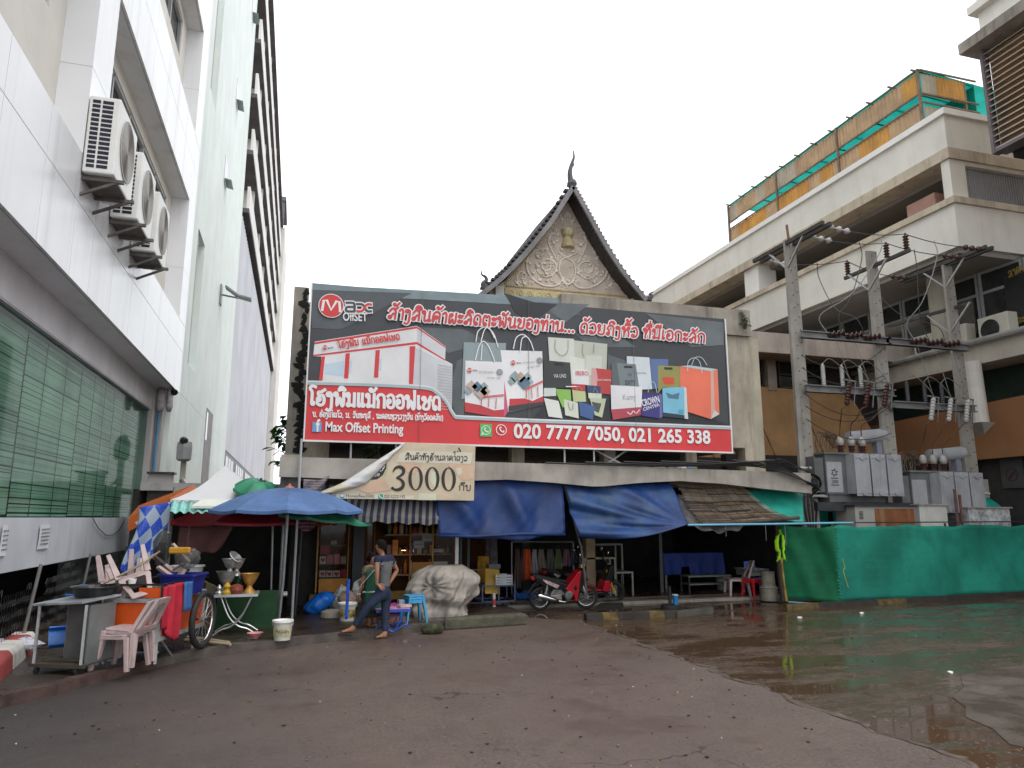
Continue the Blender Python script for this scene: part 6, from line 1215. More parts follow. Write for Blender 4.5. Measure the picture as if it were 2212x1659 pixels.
for u0, u1, lab in ((590, 584, 'thin steel pole just left of the blue umbrella stem'), (655, 637, 'dark slanting pole right of the blue umbrella stem')):
    b = at(u1, 1330, Z=.12); a = at(u0, 1108, Y=b.y+.1); MB().tube([b, a], .022, 8).build('steel_pole', PIPE if u0 < 600 else DARKM, label=lab, cat='pole')
# hanging cloths
TC = mat('blue_checked_cloth', (.035, .12, .6), .3, .1, 3)
def cloth_checked():
    m = bpy.data.materials.new('checked_oilcloth'); m.use_nodes = True; n = m.node_tree.nodes; l = m.node_tree.links; b = n['Principled BSDF']; b.inputs['Roughness'].default_value = .3
    uv = n.new('ShaderNodeUVMap'); mp = n.new('ShaderNodeMapping'); mp.inputs['Rotation'].default_value = (0, 0, R(42)); mp.inputs['Scale'].default_value = (3.1, 4.4, 1); l.new(uv.outputs[0], mp.inputs[0])
    ck = n.new('ShaderNodeTexChecker'); ck.inputs['Scale'].default_value = 1; ck.inputs[1].default_value = (.36, .44, .55, 1); ck.inputs[2].default_value = (.02, .075, .5, 1); l.new(mp.outputs[0], ck.inputs[0])
    vo = n.new('ShaderNodeTexVoronoi'); vo.inputs['Scale'].default_value = 9; l.new(mp.outputs[0], vo.inputs['Vector']); lt = n.new('ShaderNodeMath'); lt.operation = 'LESS_THAN'; lt.inputs[1].default_value = .22; l.new(vo.outputs['Distance'], lt.inputs[0])
    mx_ = n.new('ShaderNodeMix'); mx_.data_type = 'RGBA'; l.new(lt.outputs[0], mx_.inputs[0]); l.new(ck.outputs[0], mx_.inputs[6]); mx_.inputs[7].default_value = (.28, .36, .6, 1); l.new(mx_.outputs[2], b.inputs[0]); return m
def uv_grid(o, nu, nv):
    uv = o.data.uv_layers.new(name='uv')
    for p in o.data.polygons:
        for li in p.loop_indices: v = o.data.loops[li].vertex_index; uv.data[li].uv = ((v % (nu+1))/nu, (v//(nu+1))/nv)
o = drape('checked_cloth', 'blue and grey checked oilcloth hanging at the left corner of the white canopy', 'cloth', cloth_checked(), at(300, 1096, Y=14.75), at(372, 1084, Y=14.75), at(268, 1232, Y=14.7), at(318, 1246, Y=14.7), lambda i, j: Vector((.05*math.sin(j*5), -.07*math.sin(i*7+j*2)*(.3+j), .1*math.sin(i*3.1)*j*j-.2*(abs(i-.25) < .2)*j*j*.5)), 24, 24)
uv_grid(o, 24, 24)
NP = mat('pink_mesh', (.3, .13, .13), .8, .2, 3, alpha=.5)
drape('pink_mesh_cloth', 'thin pinkish mosquito net sagging under the white canopy', 'net', NP, at(388, 1135, Y=15.6), at(520, 1110, Y=15.4), at(378, 1222, Y=15.6), at(480, 1182, Y=15.4), lambda i, j: Vector((0, -.1*math.sin(i*9+j)*j, -.12*math.sin(math.pi*i)*(1-j)+.05*math.sin(i*13)*j)), 24, 14, .003)
PLAID = mat('maroon_plaid', (.14, .05, .07), .9, .4, 16, lines=(2, .07, .12, (.4, .34, .36)))
drape('plaid_cloth', 'maroon plaid cloth hanging under the right side of the blue umbrella', 'cloth', PLAID, at(632, 1102, Y=14.9), at(688, 1096, Y=14.9), at(640, 1134, Y=14.9), at(682, 1136, Y=14.9), lambda i, j: Vector((0, -.06*math.sin(i*8), -.12*math.sin(math.pi*i)*j)), 14, 10)
drape('patterned_cloth', 'grey patterned scarf tied between the grey pole and the price banner', 'cloth', mat('grey_pattern', (.2, .16, .17), .9, .5, 22, lines=(2, .05, .3, (.3, .28, .28))), at(655, 1035, Y=14.6), at(712, 1027, Y=14.6), at(655, 1062, Y=14.6), at(688, 1068, Y=14.6), lambda i, j: Vector((0, -.05*math.sin(i*8+j*4), -.04*math.sin(math.pi*i)+.03*math.sin(i*11)*j)), 16, 10)
# ---- plastic chairs and stools (local: seat faces +x, back at -x)
def rr(x0, x1, y0, y1, r, n=4):
    out = []
    for cx, cy, a in ((x1-r, y1-r, 0), (x0+r, y1-r, 90), (x0+r, y0+r, 180), (x1-r, y0+r, 270)): out += [(cx+r*math.cos(R(a+90*k/n)), cy+r*math.sin(R(a+90*k/n))) for k in range(n+1)]
    return out
def dirt(name, c): return mat(name, c, .45, .12, 5, streak=.6, scol=tuple(x*.4 for x in c), sscale=7, grain=.2, vert=.5)
PINK = dirt('pink_plastic', (.52, .4, .39)); BLUEP = dirt('blue_plastic', (.03, .12, .42)); REDP = dirt('red_plastic', (.55, .02, .025)); LBLUE = dirt('light_blue_plastic', (.05, .3, .55))
def chair(lab, m, group=None, h=.86):
    t = thing('plastic_chair', lab, 'chair', (0, 0, 0), group)
    MB().prism([(x, y, .42) for x, y in rr(-.21, .23, -.22, .22, .07)], (0, 0, .022)).build('seat', m, t, bevel=.008)
    MB().ring([(x, y, .385) for x, y in rr(-.215, .235, -.225, .225, .07)], [(x, y, .385) for x, y in rr(-.19, .21, -.2, .2, .06)], (0, 0, .035)).build('apron', m, t)
    for sx, sy in ((1, 1), (1, -1), (-1, 1), (-1, -1)):
        mb = MB(); a = Vector((.2*sx, .195*sy, .41)); b = Vector((.235*sx-.02*(sx < 0), .235*sy, 0)); mb.bar(a, b, .09, .065, 0, .06, .045); mb.build('leg', m, t, bevel=.006)
    def bk(y, s): return Vector((-.2-.16*s+.05*(1-(y/.24)**2)*-1*s, y, .42+(h-.42)*s))
    ou = [bk(y, s) for y, s in [(-.2, 0)]+[(-.22+.02*k, .2*k+.1) for k in range(4)]+[(-.14, .97), (0, 1.0), (.14, .97)]+[(.16+.02*k, .7-.2*k) for k in range(4)]+[(.2, 0), (0, .0)]]
    cy = .55; inn = []
    for q in ou:
        y = q.y; s = (q.z-.42)/(h-.42); inn.append(bk(y*.62, .14+(s)*.66))
    MB().ring(ou, inn, (-.05, 0, .004)).build('backrest', m, t, bevel=.006)
    return t
def put(t, p, rz, s=1.0, rx=0): t.location = p; t.rotation_euler = (rx, 0, rz); t.scale = (s,)*3; return t
ZP = .12
cpos = (at(200, 1452, Z=ZP)+at(291, 1444, Z=ZP)+at(234, 1437, Z=ZP)+at(304, 1439, Z=ZP))/4
c1 = put(chair('front pink plastic chair beside the orange cart, lower one of a nested pair', PINK, 'nested pink chairs'), cpos, R(158), .98)
c1b = dup(c1, cpos+Vector((.05, .01, .06)), (0, R(-4), R(158)), 'second pink plastic chair, nested on top of the front one beside the orange cart')
tp_ = at(255, 1278, Y=11.25)
for k, (u, v, Y, rot, lab) in enumerate(((270, 1256, 11.5, (R(160), R(28), R(100)), 'upturned pink chair with its leg rising highest on the orange cart'), (258, 1256, 11.85, (R(168), R(20), R(85)), 'upturned pink chair behind the tallest one on the orange cart'), (335, 1262, 11.75, (R(150), R(-42), R(70)), 'pink chair tipped sideways at the right end of the orange cart'))):
    p = at(u, v-52, Y=Y); dup(c1, p, rot, lab, .92)
put(chair('pale pink plastic chair in side view at the edge of the dark hall', PINK), at(1592, 1290, Z=.03), R(165), 1.05, 0)
put(chair('blue plastic chair behind the red stool', BLUEP), at(1632, 1284, Z=.03), R(255), .95)
def stool(lab, m, h=.45):
    t = thing('plastic_stool', lab, 'stool', (0, 0, 0)); MB().prism([(x, y, h-.03) for x, y in rr(-.16, .16, -.16, .16, .05)], (0, 0, .03)).build('seat', m, t, bevel=.01)
    for sx in (-1, 1):
        for sy in (-1, 1): mb = MB(); mb.bar((.13*sx, .13*sy, h-.02), (.19*sx, .19*sy, 0), .07, .04, 0, .045, .03); mb.build('leg', m, t, bevel=.006)
    mb = MB()
    for q in range(4): a = R(90*q+45); b = R(90*q+135); mb.bar((.2*math.cos(a), .2*math.sin(a), h-.06), (.2*math.cos(b), .2*math.sin(b), h-.06), .022, .06)
    mb.build('apron', m, t); return t
put(stool('red plastic stool in front of the blue chair', REDP, .48), at(1626, 1293, Z=.03), R(20), 1.0)
s1 = put(stool('lower one of two light blue stools stacked beside the tarpaulin bundle', LBLUE, .44), at(893, 1344, Z=ZP), R(10), 1.0)
dup(s1, s1.location+Vector((0, 0, .05)), (0, 0, R(12)), 'upper one of two light blue stools stacked beside the tarpaulin bundle', .99)
# ---- orange food cart
fl_, fr_ = at(217, 1435, Z=ZP), at(333, 1435, Z=ZP); ax = (fr_-fl_).normalized(); ay = Vector((-ax.y, ax.x, 0)); Lc = (fr_-fl_).length; O = fl_
CT = thing('food_cart', 'orange panelled food cart with metal frame and big spoked wheel', 'cart', O)
def cl(x, y, z): return O+ax*x+ay*y+Vector((0, 0, z))
RC = Matrix(((ax.x, ay.x, 0), (ax.y, ay.y, 0), (0, 0, 1)))
ORP = mat('orange_laminate', (.6, .085, .012), .4, .1, 1.5, streak=.25, scol=(.3, .05, .015), sscale=4); ALF = mat('cart_aluminium', (.42, .43, .44), .45, .2, 6, metal=.4)
Lc += .02; DP = 1.35
for nm, c, s in (('panel', (Lc/2, .0, .55), (Lc-.06, .012, .46)), ('panel', (Lc, DP/2, .55), (.012, DP-.06, .46)), ('panel', (0, DP/2, .55), (.012, DP-.06, .46)), ('panel', (Lc/2, DP, .55), (Lc-.06, .012, .46))): MB().obox(cl(*c), s, RC).build(nm, ORP, CT)
mb = MB()
for x in (0, Lc):
    for y in (0, DP): mb.obox(cl(x, y, .56), (.05, .05, .52), RC)
for z in (.31, .8):
    for y in (0, DP): mb.obox(cl(Lc/2, y, z), (Lc+.05, .055, .05), RC)
    for x in (0, Lc): mb.obox(cl(x, DP/2, z), (.055, DP+.05, .05), RC)
mb.build('frame', ALF, CT); MB().obox(cl(Lc/2, DP/2, .78), (Lc-.04, DP-.04, .02), RC).build('shelf', DARKM, CT)
for x in (.02, Lc-.02):
    for y in (.02, DP-.2): MB().bar(cl(x, y, .3), cl(x, y, 0), .035).build('leg', STEEL, CT)
MB().bar(cl(0, .05, .14), cl(Lc, .05, .14), .02).bar(cl(Lc, .1, .28), cl(Lc, .45, .02), .02).build('brace', STEEL, CT)
mb = MB(); mb.obox(cl(Lc/2, .02, 1.0), (Lc+.1, .02, .025), RC); mb.obox(cl(Lc/2, DP, 1.0), (Lc+.1, .02, .02), RC)
for x in (.0, Lc): mb.bar(cl(x, 0, .8), cl(x, 0, 1.0), .02); mb.obox(cl(x, DP/2, 1.0), (.02, DP, .02), RC)
mb.build('rail', BLACKP, CT); MB().obox(cl(Lc*.78, .0, .9), (Lc*.4, .012, .13), RC).build('upper_panel', ORP, CT)
def wheel(c, axis, r, rt, parent, spokes=18, m_rim=CHROME, wname='wheel', hub=.04, rimr=.02):
    d, a, b = frame(axis); w = MB(); w.lathe(Vector(c)-d*.03, [(hub*.6, 0), (hub, .005), (hub, .055), (hub*.6, .06)], 10, axis)
    w = w.build(wname, STEEL, parent); q = lambda r_, s=0: [Vector(c)+(a*math.cos(2*math.pi*k/32)+b*math.sin(2*math.pi*k/32))*r_+d*s for k in range(32)]
    MB().tube(q(r-rt), rt, 10, closed=True).build('tyre', RUBBER, w, smooth=True); MB().tube(q(r-rt*1.9), rimr, 6, closed=True).build('rim', m_rim, w, smooth=True)
    mb = MB()
    for k in range(spokes): an = 2*math.pi*k/spokes; e_ = (a*math.cos(an)+b*math.sin(an)); f_ = (a*math.cos(an+.35*(-1)**k)+b*math.sin(an+.35*(-1)**k)); mb.tube([Vector(c)+f_*hub+d*.02*(-1)**k, Vector(c)+e_*(r-rt*2)], .0035, 3)
    mb.build('spokes', STEEL, w); return w
wheel(cl(Lc+.16, 1.0, .43), ax, .41, .045, CT)
MB().tube([cl(-.1, 1.0, .43), cl(Lc+.2, 1.0, .43)], .02, 6).build('axle', DARKM, CT)
drape('red_poncho', 'crimson cloth hung over the right front corner of the orange cart', 'cloth', mat('crimson_cloth', (.4, .012, .03), .75, .2, 4), cl(Lc+.03, -.03, .98), cl(Lc+.06, .42, 1.0), cl(Lc+.06, -.05, .36), cl(Lc+.09, .36, .32), lambda i, j: Vector((.03*math.sin(i*14), -.035*math.sin(i*11+j*3), .09*math.sin(i*5+1)*j)), 20, 16, .01)
drape('blue_rag', 'small blue rag beside the crimson cloth on the cart', 'cloth', mat('blue_rag_cloth', (.04, .12, .32), .8, .2, 4), cl(Lc+.1, .42, 1.0), cl(Lc+.12, .6, 1.0), cl(Lc+.12, .42, .6), cl(Lc+.13, .6, .62), lambda i, j: Vector((.03*math.sin(i*9), 0, 0)), 8, 8, .01)
TUB = mat('deep_blue_plastic', (.012, .02, .2), .4, .2, 3)
def tub(c, l, w, h, m, lab, name='plastic_tub'):
    t = thing(name, lab, 'tub', c); c = Vector(c); mb = MB(); k = .85
    ou = [c+RC @ Vector((x, y, 0)) for x, y in rr(-l/2*k, l/2*k, -w/2*k, w/2*k, .05)]; ot = [c+RC @ Vector((x, y, h)) for x, y in rr(-l/2, l/2, -w/2, w/2, .06)]; N = len(ou)
    mb.add(ou+ot, [tuple(range(N))[::-1]]+[(i, (i+1) % N, N+(i+1) % N, N+i) for i in range(N)]); mb.build('body', m, t, solid=.01)
    MB().ring([p+Vector((0, 0, -.02)) for p in [c+RC @ Vector((x, y, h)) for x, y in rr(-l/2-.03, l/2+.03, -w/2-.03, w/2+.03, .07)]], [c+RC @ Vector((x, y, h-.02)) for x, y in rr(-l/2, l/2, -w/2, w/2, .06)], (0, 0, .03)).build('rim', m, t); return t
tub(cl(Lc*.85, .85, .82), .52, .42, .26, TUB, 'deep blue plastic tub standing on the orange cart')
t = thing('bundle_of_sticks', 'bundle of pale bamboo sticks lying on the front of the orange cart', 'sticks', cl(.1, .3, .9)); mb = MB()
for k in range(9): mb.tube([cl(-.12+.01*k, .1+.04*k, 1.01+.01*k), cl(.35, .15+.06*k, 1.25+.02*k)], .012, 5)
mb.build('sticks', mat('pale_bamboo', (.36, .3, .2), .7, .25, 6), t)
MB().lathe(cl(Lc*.42, .02, 1.015), [(.045, 0), (.055, .06), (.05, .062), (.04, .01)], 12).build('cup', WHITEP, label='small white cup on the front rail of the orange cart', cat='cup')
t = thing('plastic_bag_pile', 'clear plastic bag with a yellow packet on the orange cart near the tent leg', 'bag', cl(.7, .9, 1.2)); mb = MB(); mb.ball(cl(Lc*.9, .85, 1.3), .17, 12, 0, (1.1, .8, .8), .22); mb.build('bag', mat('clear_bag', (.14, .14, .14), .12, .6, 10, alpha=.45), t, smooth=True); MB().obox(cl(Lc*.88, .62, 1.42), (.3, .06, .09), RC).build('packet', mat('yellow_pack', (.5, .25, .02), .5), t, bevel=.02)
mb = MB(); mb.ball(cl(Lc*.45, .75, 1.45), .13, 10, 0, (1, 1, 2.0), .1); mb.build('tied_bag', mat('black_bag', (.03, .03, .03), .2, .5, 9, alpha=.6), label='dark tied plastic bag with a pale knot behind the upturned chairs', cat='bag')
# ---- sheet metal trolley with black basin
a, b = at(70, 1455, Z=ZP), at(172, 1459, Z=ZP); tx = (b-a).normalized(); ty = Vector((-tx.y, tx.x, 0)); TQ = Matrix(((tx.x, ty.x, 0), (tx.y, ty.y, 0), (0, 0, 1))); Lt = (b-a).length
def tl(x, y, z): return a+tx*x+ty*y+Vector((0, 0, z))
t = thing('metal_trolley', 'grey sheet metal trolley with a tilted top at the left kerb', 'trolley', a); SHM = mat('dull_sheet', (.17, .18, .18), .5, .25, 2, metal=.3, streak=.4, scol=(.1, .1, .1))
MB().prism([tl(-.08, -.05, .8), tl(Lt-.03, -.05, .84), tl(Lt+.08, .5, .88), tl(.0, .5, .84)], (0, 0, .025)).build('top', mat('top_sheet', (.36, .38, .4), .4, .3, 5, metal=.3, streak=.3), t)
MB().obox(tl(Lt*.6, .3, .46), (Lt*.72, .02, .7), TQ).obox(tl(Lt+.02, .26, .46), (.02, .45, .7), TQ).build('side_sheet', SHM, t)
for x, y in ((0, 0), (Lt, 0), (0, .5), (Lt, .5)): MB().bar(tl(x, y, .08), tl(x, y, .82), .03).build('leg', ALF, t)
MB().obox(tl(Lt/2, 0, .1), (Lt+.1, .05, .04), TQ).obox(tl(Lt/2, .25, .11), (Lt+.1, .5, .015), TQ).obox(tl(Lt/2, .12, .15), (Lt, .03, .03), TQ).build('base', mat('wet_wood', (.07, .06, .045), .7, .3, 5), t)
for x in (.05, Lt-.05): MB().lathe(tl(x, .0, .04)-tx*.015, [(.015, 0), (.04, .003), (.04, .027), (.015, .03)], 12, tx).build('caster', RUBBER, t)
MB().lathe(tl(Lt*.62, .42, .88), [(.22, 0), (.27, .11), (.29, .12), (.285, .13), (.265, .12), (.2, .03), (.02, .03)], 24).build('black_basin', mat('black_basin', (.012, .012, .013), .35, .2, 5), label='black plastic basin on the sheet metal trolley', cat='basin')
BPL = mat('blue_sheet_plastic', (.015, .14, .5), .4, .15, 4)
def scoop(p, rz, rx, lab):
    t = MB(); M3 = Matrix.Rotation(rz, 3, 'Z') @ Matrix.Rotation(rx, 3, 'X'); V = lambda x, y, z: Vector(p)+M3 @ Vector((x, y, z))
    t.prism([V(-.2, -.14, 0), V(.2, -.14, 0), V(.2, .14, 0), V(-.2, .14, 0)], M3 @ Vector((0, 0, .012))); t.prism([V(-.2, -.14, .012), V(.2, -.14, .012), V(.2, -.12, .012), V(-.2, -.12, .012)], M3 @ Vector((0, 0, .06))); t.prism([V(-.2, .12, .012), V(.2, .12, .012), V(.2, .14, .012), V(-.2, .14, .012)], M3 @ Vector((0, 0, .06)))
    t.build('plastic_tray', BPL, label=lab, cat='tray', group='blue plastic pieces by the fence')
scoop(tl(.02, .75, .86), R(-30), R(25), 'blue plastic tray sticking out behind the top of the metal trolley'); scoop(tl(-.22, .75, .3), R(20), R(50), 'blue plastic tray on the ground left of the metal trolley'); scoop(tl(-.1, 1.0, .36), R(70), R(-40), 'blue plastic tray leaning behind the one on the ground')
mb = MB(); c = at(22, 1392, Z=.3)
for k in range(5): mb.ball(c+Vector((.12*k-.2, .08*math.sin(k*3), .02*math.cos(k*2))), .1, 8, 0, (1.3, .8, .7), .25)
mb.build('white_bag', mat('crinkled_white', (.6, .6, .68), .5, .15, 12), label='crumpled white and lilac plastic bag lying behind the painted kerb', cat='bag')
# ---- folding table, plywood, boards and pots
a, b = at(471, 1373, Z=ZP), at(550, 1373, Z=ZP); m_ = (a+b)/2; t = thing('folding_table', 'small steel folding table with crossed legs carrying silver bowls', 'table', m_); w = (b-a).length
zT = at(505, 1283, Y=m_.y).z; x0, x1 = at(464, 1280, Y=m_.y).x, at(558, 1280, Y=m_.y).x
MB().box(x0, x1, m_.y-.1, m_.y+.5, zT-.04, zT).build('top', mat('steel_top', (.42, .43, .44), .35, .1, 4, metal=.4), t)
for y in (m_.y-.02, m_.y+.42):
    for s in (1, -1):
        c = (x0+x1)/2; MB().tube(spline([(c-s*.24, y+.012*s, zT-.04), (c-s*.1, y+.012*s, zT-.35), (c+s*.05, y+.012*s, zT-.5), (c+s*.2, y+.012*s, ZP+.1), (c+s*.34, y+.012*s, ZP+.01)], 5), .014, 6).build('leg', mat('leg_chrome', (.5, .5, .5), .3, .1, 4, metal=.7), t)
SILV = mat('dull_silver', (.36, .36, .36), .3, .3, 14, .2, 40, metal=.6); GLD = mat('dull_gold', (.42, .22, .05), .4, .3, 14, .2, 40, metal=.3)
def bowl(px, dy, z, s, m, lab, tall=1.0):
    c = at(px, 1280, Y=m_.y); c = Vector((c.x, m_.y+dy, z)); MB().lathe(c, [(.1*s, 0), (.09*s, .02*s), (.045*s, .07*s*tall), (.04*s, .1*s*tall), (.08*s, .14*s*tall), (.13*s, .24*s*tall), (.15*s, .27*s*tall), (.14*s, .265*s*tall), (.06*s, .15*s)], 18).build('offering_bowl', m, label=lab, cat='bowl', group='offering bowls on the folding table')
bowl(486, .12, zT, 1.15, SILV, 'large silver offering bowl at the bottom left of the pile on the steel table', 1.15); bowl(492, .12, zT+.3, .95, SILV, 'silver offering bowl stacked in the middle on the left bowl', 1); bowl(506, .2, zT+.28, .9, SILV, 'silver offering bowl behind and right of the stacked one', 1.1); bowl(537, .15, zT, 1.05, GLD, 'golden offering bowl wrapped in film at the right of the steel table', 1.1)
c = at(500, 1230, Y=m_.y); MB().lathe((c.x+.02, m_.y+.12, zT+.55), [(.02, 0), (.1, .02), (.13, .05), (.12, .06), (.02, .02)], 16, (.55, -.3, .6)).build('offering_bowl', SILV, label='silver bowl tipped over on the very top of the pile', cat='bowl', group='offering bowls on the folding table')
for px, m, s, lab in ((473, SILV, .5, 'small silver stand at the front left of the steel table'), (490, mat('yellow_tin', (.45, .27, .02), .4), .62, 'yellow tin between the bowls on the steel table')): c = at(px, 1280, Y=m_.y); MB().lathe((c.x, m_.y, zT), [(.12*s, 0), (.13*s, .05*s), (.07*s, .12*s), (.1*s, .2*s), (.03*s, .3*s)], 12).build('small_pot', m, label=lab, cat='pot')
c = at(510, 1280, Y=m_.y); MB().lathe((c.x, m_.y+.02, zT), [(.09, 0), (.11, .06), (.1, .12), (.05, .15)], 14).build('small_pot', mat('red_clay', (.2, .045, .03), .4, .2, 6), label='round reddish pot in the middle of the steel table', cat='pot')
c = at(513, 1250, Y=m_.y+.3); MB().lathe((c.x, m_.y+.35, zT), [(.055, 0), (.06, .02), (.06, .22), (.02, .32), (.022, .4)], 12).build('green_bottle', mat('bottle_green', (.01, .06, .02), .15), label='dark green bottle behind the bowls on the steel table', cat='bottle')
mb = MB(); p0 = at(463, 1385, Z=ZP); mb.box(x0-.02, x1+.3, m_.y+.7, m_.y+.72, ZP, zT-.02); mb.build('green_cloth', mat('dark_green_cloth', (.012, .05, .018), .8, .2, 4), label='dark green cloth screen standing behind the steel table', cat='cloth')
a, b = at(402, 1350, Z=ZP), at(451, 1363, Z=ZP); zt = at(410, 1255, Y=a.y).z; MB().prism([a, b, b+Vector((.04, .12, .72)), a+Vector((.04, .12, .84))], Vector((.01, .03, 0))).build('plywood_board', mat('plywood', (.26, .21, .13), .75, .2, 3, streak=.3), label='bare plywood board leaning between the cart and the steel table', cat='board')
c = at(400, 1240, Y=13.4); t = thing('plastic_tub', 'grey white plastic tub with handle slots behind the orange cart', 'tub', c); MB().lathe(c+Vector((.02, 0, -.16)), [(.2, 0), (.26, .28), (.28, .28), (.28, .3), (.25, .3), (.19, .02)], 20).build('body', mat('greywhite_plastic', (.4, .41, .42), .5), t)
MB().box(c.x-.06, c.x+.1, c.y-.285, c.y-.262, c.z+.06, c.z+.1).build('handle_slot', BLACKP, t)
MB().box(c.x-.25, c.x+.3, 13.2, 13.7, ZP, c.z-.16).build('crate', mat('dark_crate', (.03, .03, .04), .7), label='dark crate under the grey white tub', cat='crate')
for k, (u0, v0, u1, v1) in enumerate(((405, 1376, 495, 1388), (400, 1382, 498, 1392))): MB().tube([at(u0, v0, Z=ZP+.03), at(u1, v1, Z=ZP+.03)], .022, 7).build('bamboo_stick', mat('pale_bamboo', (.36, .3, .2), .7), label=('farther' if k == 0 else 'nearer')+' of two pale bamboo sticks on the pavement by the cart wheel', cat='stick')
def bucket(p, r, h, m, lab, band=None, handle=True):
    t = thing('bucket', lab, 'bucket', p); p = Vector(p); MB().lathe(p, [(r*.82, 0), (r*.97, h*.9)], 20).build('body', m, t, smooth=False); MB().lathe(p, [(r*1.0, h*.9), (r*1.08, h*.9), (r*1.08, h), (r*.95, h), (r*.93, h*.93)], 20).build('lid_rim', WHITEP, t)
    if band: MB().lathe(p, [(r*.873, h*.18), (r*.955, h*.66)], 20).build('label_band', band, t)
    if handle: MB().tube([p+Vector((r*1.05*math.cos(q), -r*1.05*math.sin(q)*.5, h*.85-r*.5*math.sin(q))) for q in [math.pi*k/10 for k in range(11)]], .006, 4).build('handle', STEEL, t)
    return t
WB = mat('bucket_white', (.55, .55, .5), .5, .1, 4, streak=.35, scol=(.25, .22, .18)); BND = mat('bucket_label', (.4, .34, .14), .6, .9, 11)
q = at(609, 1382, Z=ZP); bk = bucket(q, .15, .3, WB, 'white paint bucket with a lettered label on the pavement edge', mat('bucket_print', (.5, .47, .3), .6, .25, 14)); latin('bucket_lettering', 'MASON', q+Vector((-.1, -.152, .12)), q+Vector((.1, -.152, .12)), .05, (0, -1, 0), BLACKP, bk, .002)
bucket(at(749, 1340, Z=ZP), .16, .32, WB, 'white rimmed paint bucket with blue and orange print beside the standing pair', BND)
MB().tube([at(748, 1335, Z=ZP+.2), at(753, 1253, Y=14.35)], .028, 8).build('blue_stick', mat('blue_tube', (.02, .09, .5), .4), label='blue tube standing in the printed bucket', cat='stick')
MB().lathe(at(545, 1401, Z=0)+Vector((.02, .13, .127)), [(.05, 0), (.06, .015), (.12, .085), (.125, .09), (.115, .085), (.05, .02)], 20).build('pink_bowl', mat('pink_bowl_plastic', (.6, .24, .25), .4, .05, 3), label='small pink bowl sitting on the kerb edge', cat='bowl')
mb = MB(); c = at(689, 1325, Z=ZP)
mb.grid(lambda i, j: c+Vector(((.3-.1*abs(2*j-1))*math.cos(2*math.pi*i)*math.sin(math.pi*j)*(1+.07*math.sin(9*i*6.28+j*11)), .2*math.sin(2*math.pi*i)*math.sin(math.pi*j)*(1+.08*math.sin(7*i*6.28-j*9)), .2-.2*math.cos(math.pi*(1-j))*1+.1*math.cos(2*math.pi*i)*math.sin(math.pi*j))), 48, 20)
mb.build('blue_bag', mat('blue_bag_plastic', (.01, .14, .55), .28, .25, 8, .5, 18), label='shiny blue plastic bag slumped on a round stone', cat='bag', smooth=True)
MB().lathe(at(718, 1335, Z=ZP), [(.2, 0), (.23, .03), (.22, .12), (.16, .15), (.02, .15)], 18).build('round_stone', CONC_D, label='round concrete base under the blue plastic bag', cat='stone')
t = thing('bag_pile', 'heap of clear and white plastic bags behind the printed bucket', 'bags', at(768, 1315, Z=ZP)); c = at(768, 1318, Z=ZP); mb = MB()
for k in range(7): mb.ball(c+Vector((.12*k-.4, .15+.1*math.sin(k*2.3), .15+.1*math.sin(k*1.7)+.05*k)), .15, 9, k % 3, (1, .8, 1.2), .3)
mb.build('bags', [mat('clear_bag2', (.4, .4, .4), .2, .4, 9, alpha=.65), mat('white_bag2', (.55, .53, .52), .5, .2, 8), mat('peach_bag', (.5, .33, .25), .5, .2, 8)], t)
mb = MB(); q = at(672, 1408, Z=0)
# small folding table with pink top and blue legs
a = at(858, 1338, Z=ZP); t = thing('small_table', 'low folding table with a pink top and bright blue legs behind the man', 'table', a); zt = at(860, 1315, Y=13.1).z; xa, xb = at(812, 1315, Y=13.1).x, at(884, 1315, Y=13.1).x; LB = mat('blue_paint', (.02, .08, .42), .4, .1, 4)
MB().box(xa, xb, 12.95, 13.45, zt-.015, zt+.008).build('top', mat('pink_print', (.5, .22, .38), .4, .5, 14), t); MB().box(xa-.01, xb+.01, 12.93, 12.95, zt-.035, zt+.01).box(xa-.01, xb+.01, 13.45, 13.47, zt-.035, zt+.01).build('edge', LB, t)
for y in (13.0, 13.4):
    for s in (1, -1): c = (xa+xb)/2; MB().tube(spline([(c-s*.22, y+.012*s, zt-.02), (c-s*.1, y+.012*s, zt-.22), (c+s*.0, y+.012*s, zt-.36), (c+s*.2, y+.012*s, ZP+.06), (c+s*.3, y+.012*s, ZP+.012)], 5), .013, 6).build('leg', LB, t)
MB().obox((xa+.5, 13.2, zt+.035), (.22, .16, .04), Matrix.Rotation(R(20), 3, 'Z')).build('booklet', mat('booklet', (.5, .35, .36), .6, .3, 20), label='pale booklet lying on the pink table', cat='booklet')
MB().obox((xb-.12, 13.3, zt+.07), (.1, .1, .12), Matrix.Rotation(R(12), 3, 'Z')).build('small_box', mat('blue_grey_box', (.16, .2, .27), .6), label='small blue grey box on the right end of the pink table', cat='box', bevel=.005)
mb = MB(); mb.ball(at(845, 1332, Z=ZP)+Vector((.1, .55, .08)), .17, 10, 0, (1.5, 1, .6), .2); mb.build('pink_bag', mat('magenta_bag', (.5, .08, .32), .4, .2, 6), label='magenta plastic bag on the ground behind the pink table', cat='bag')
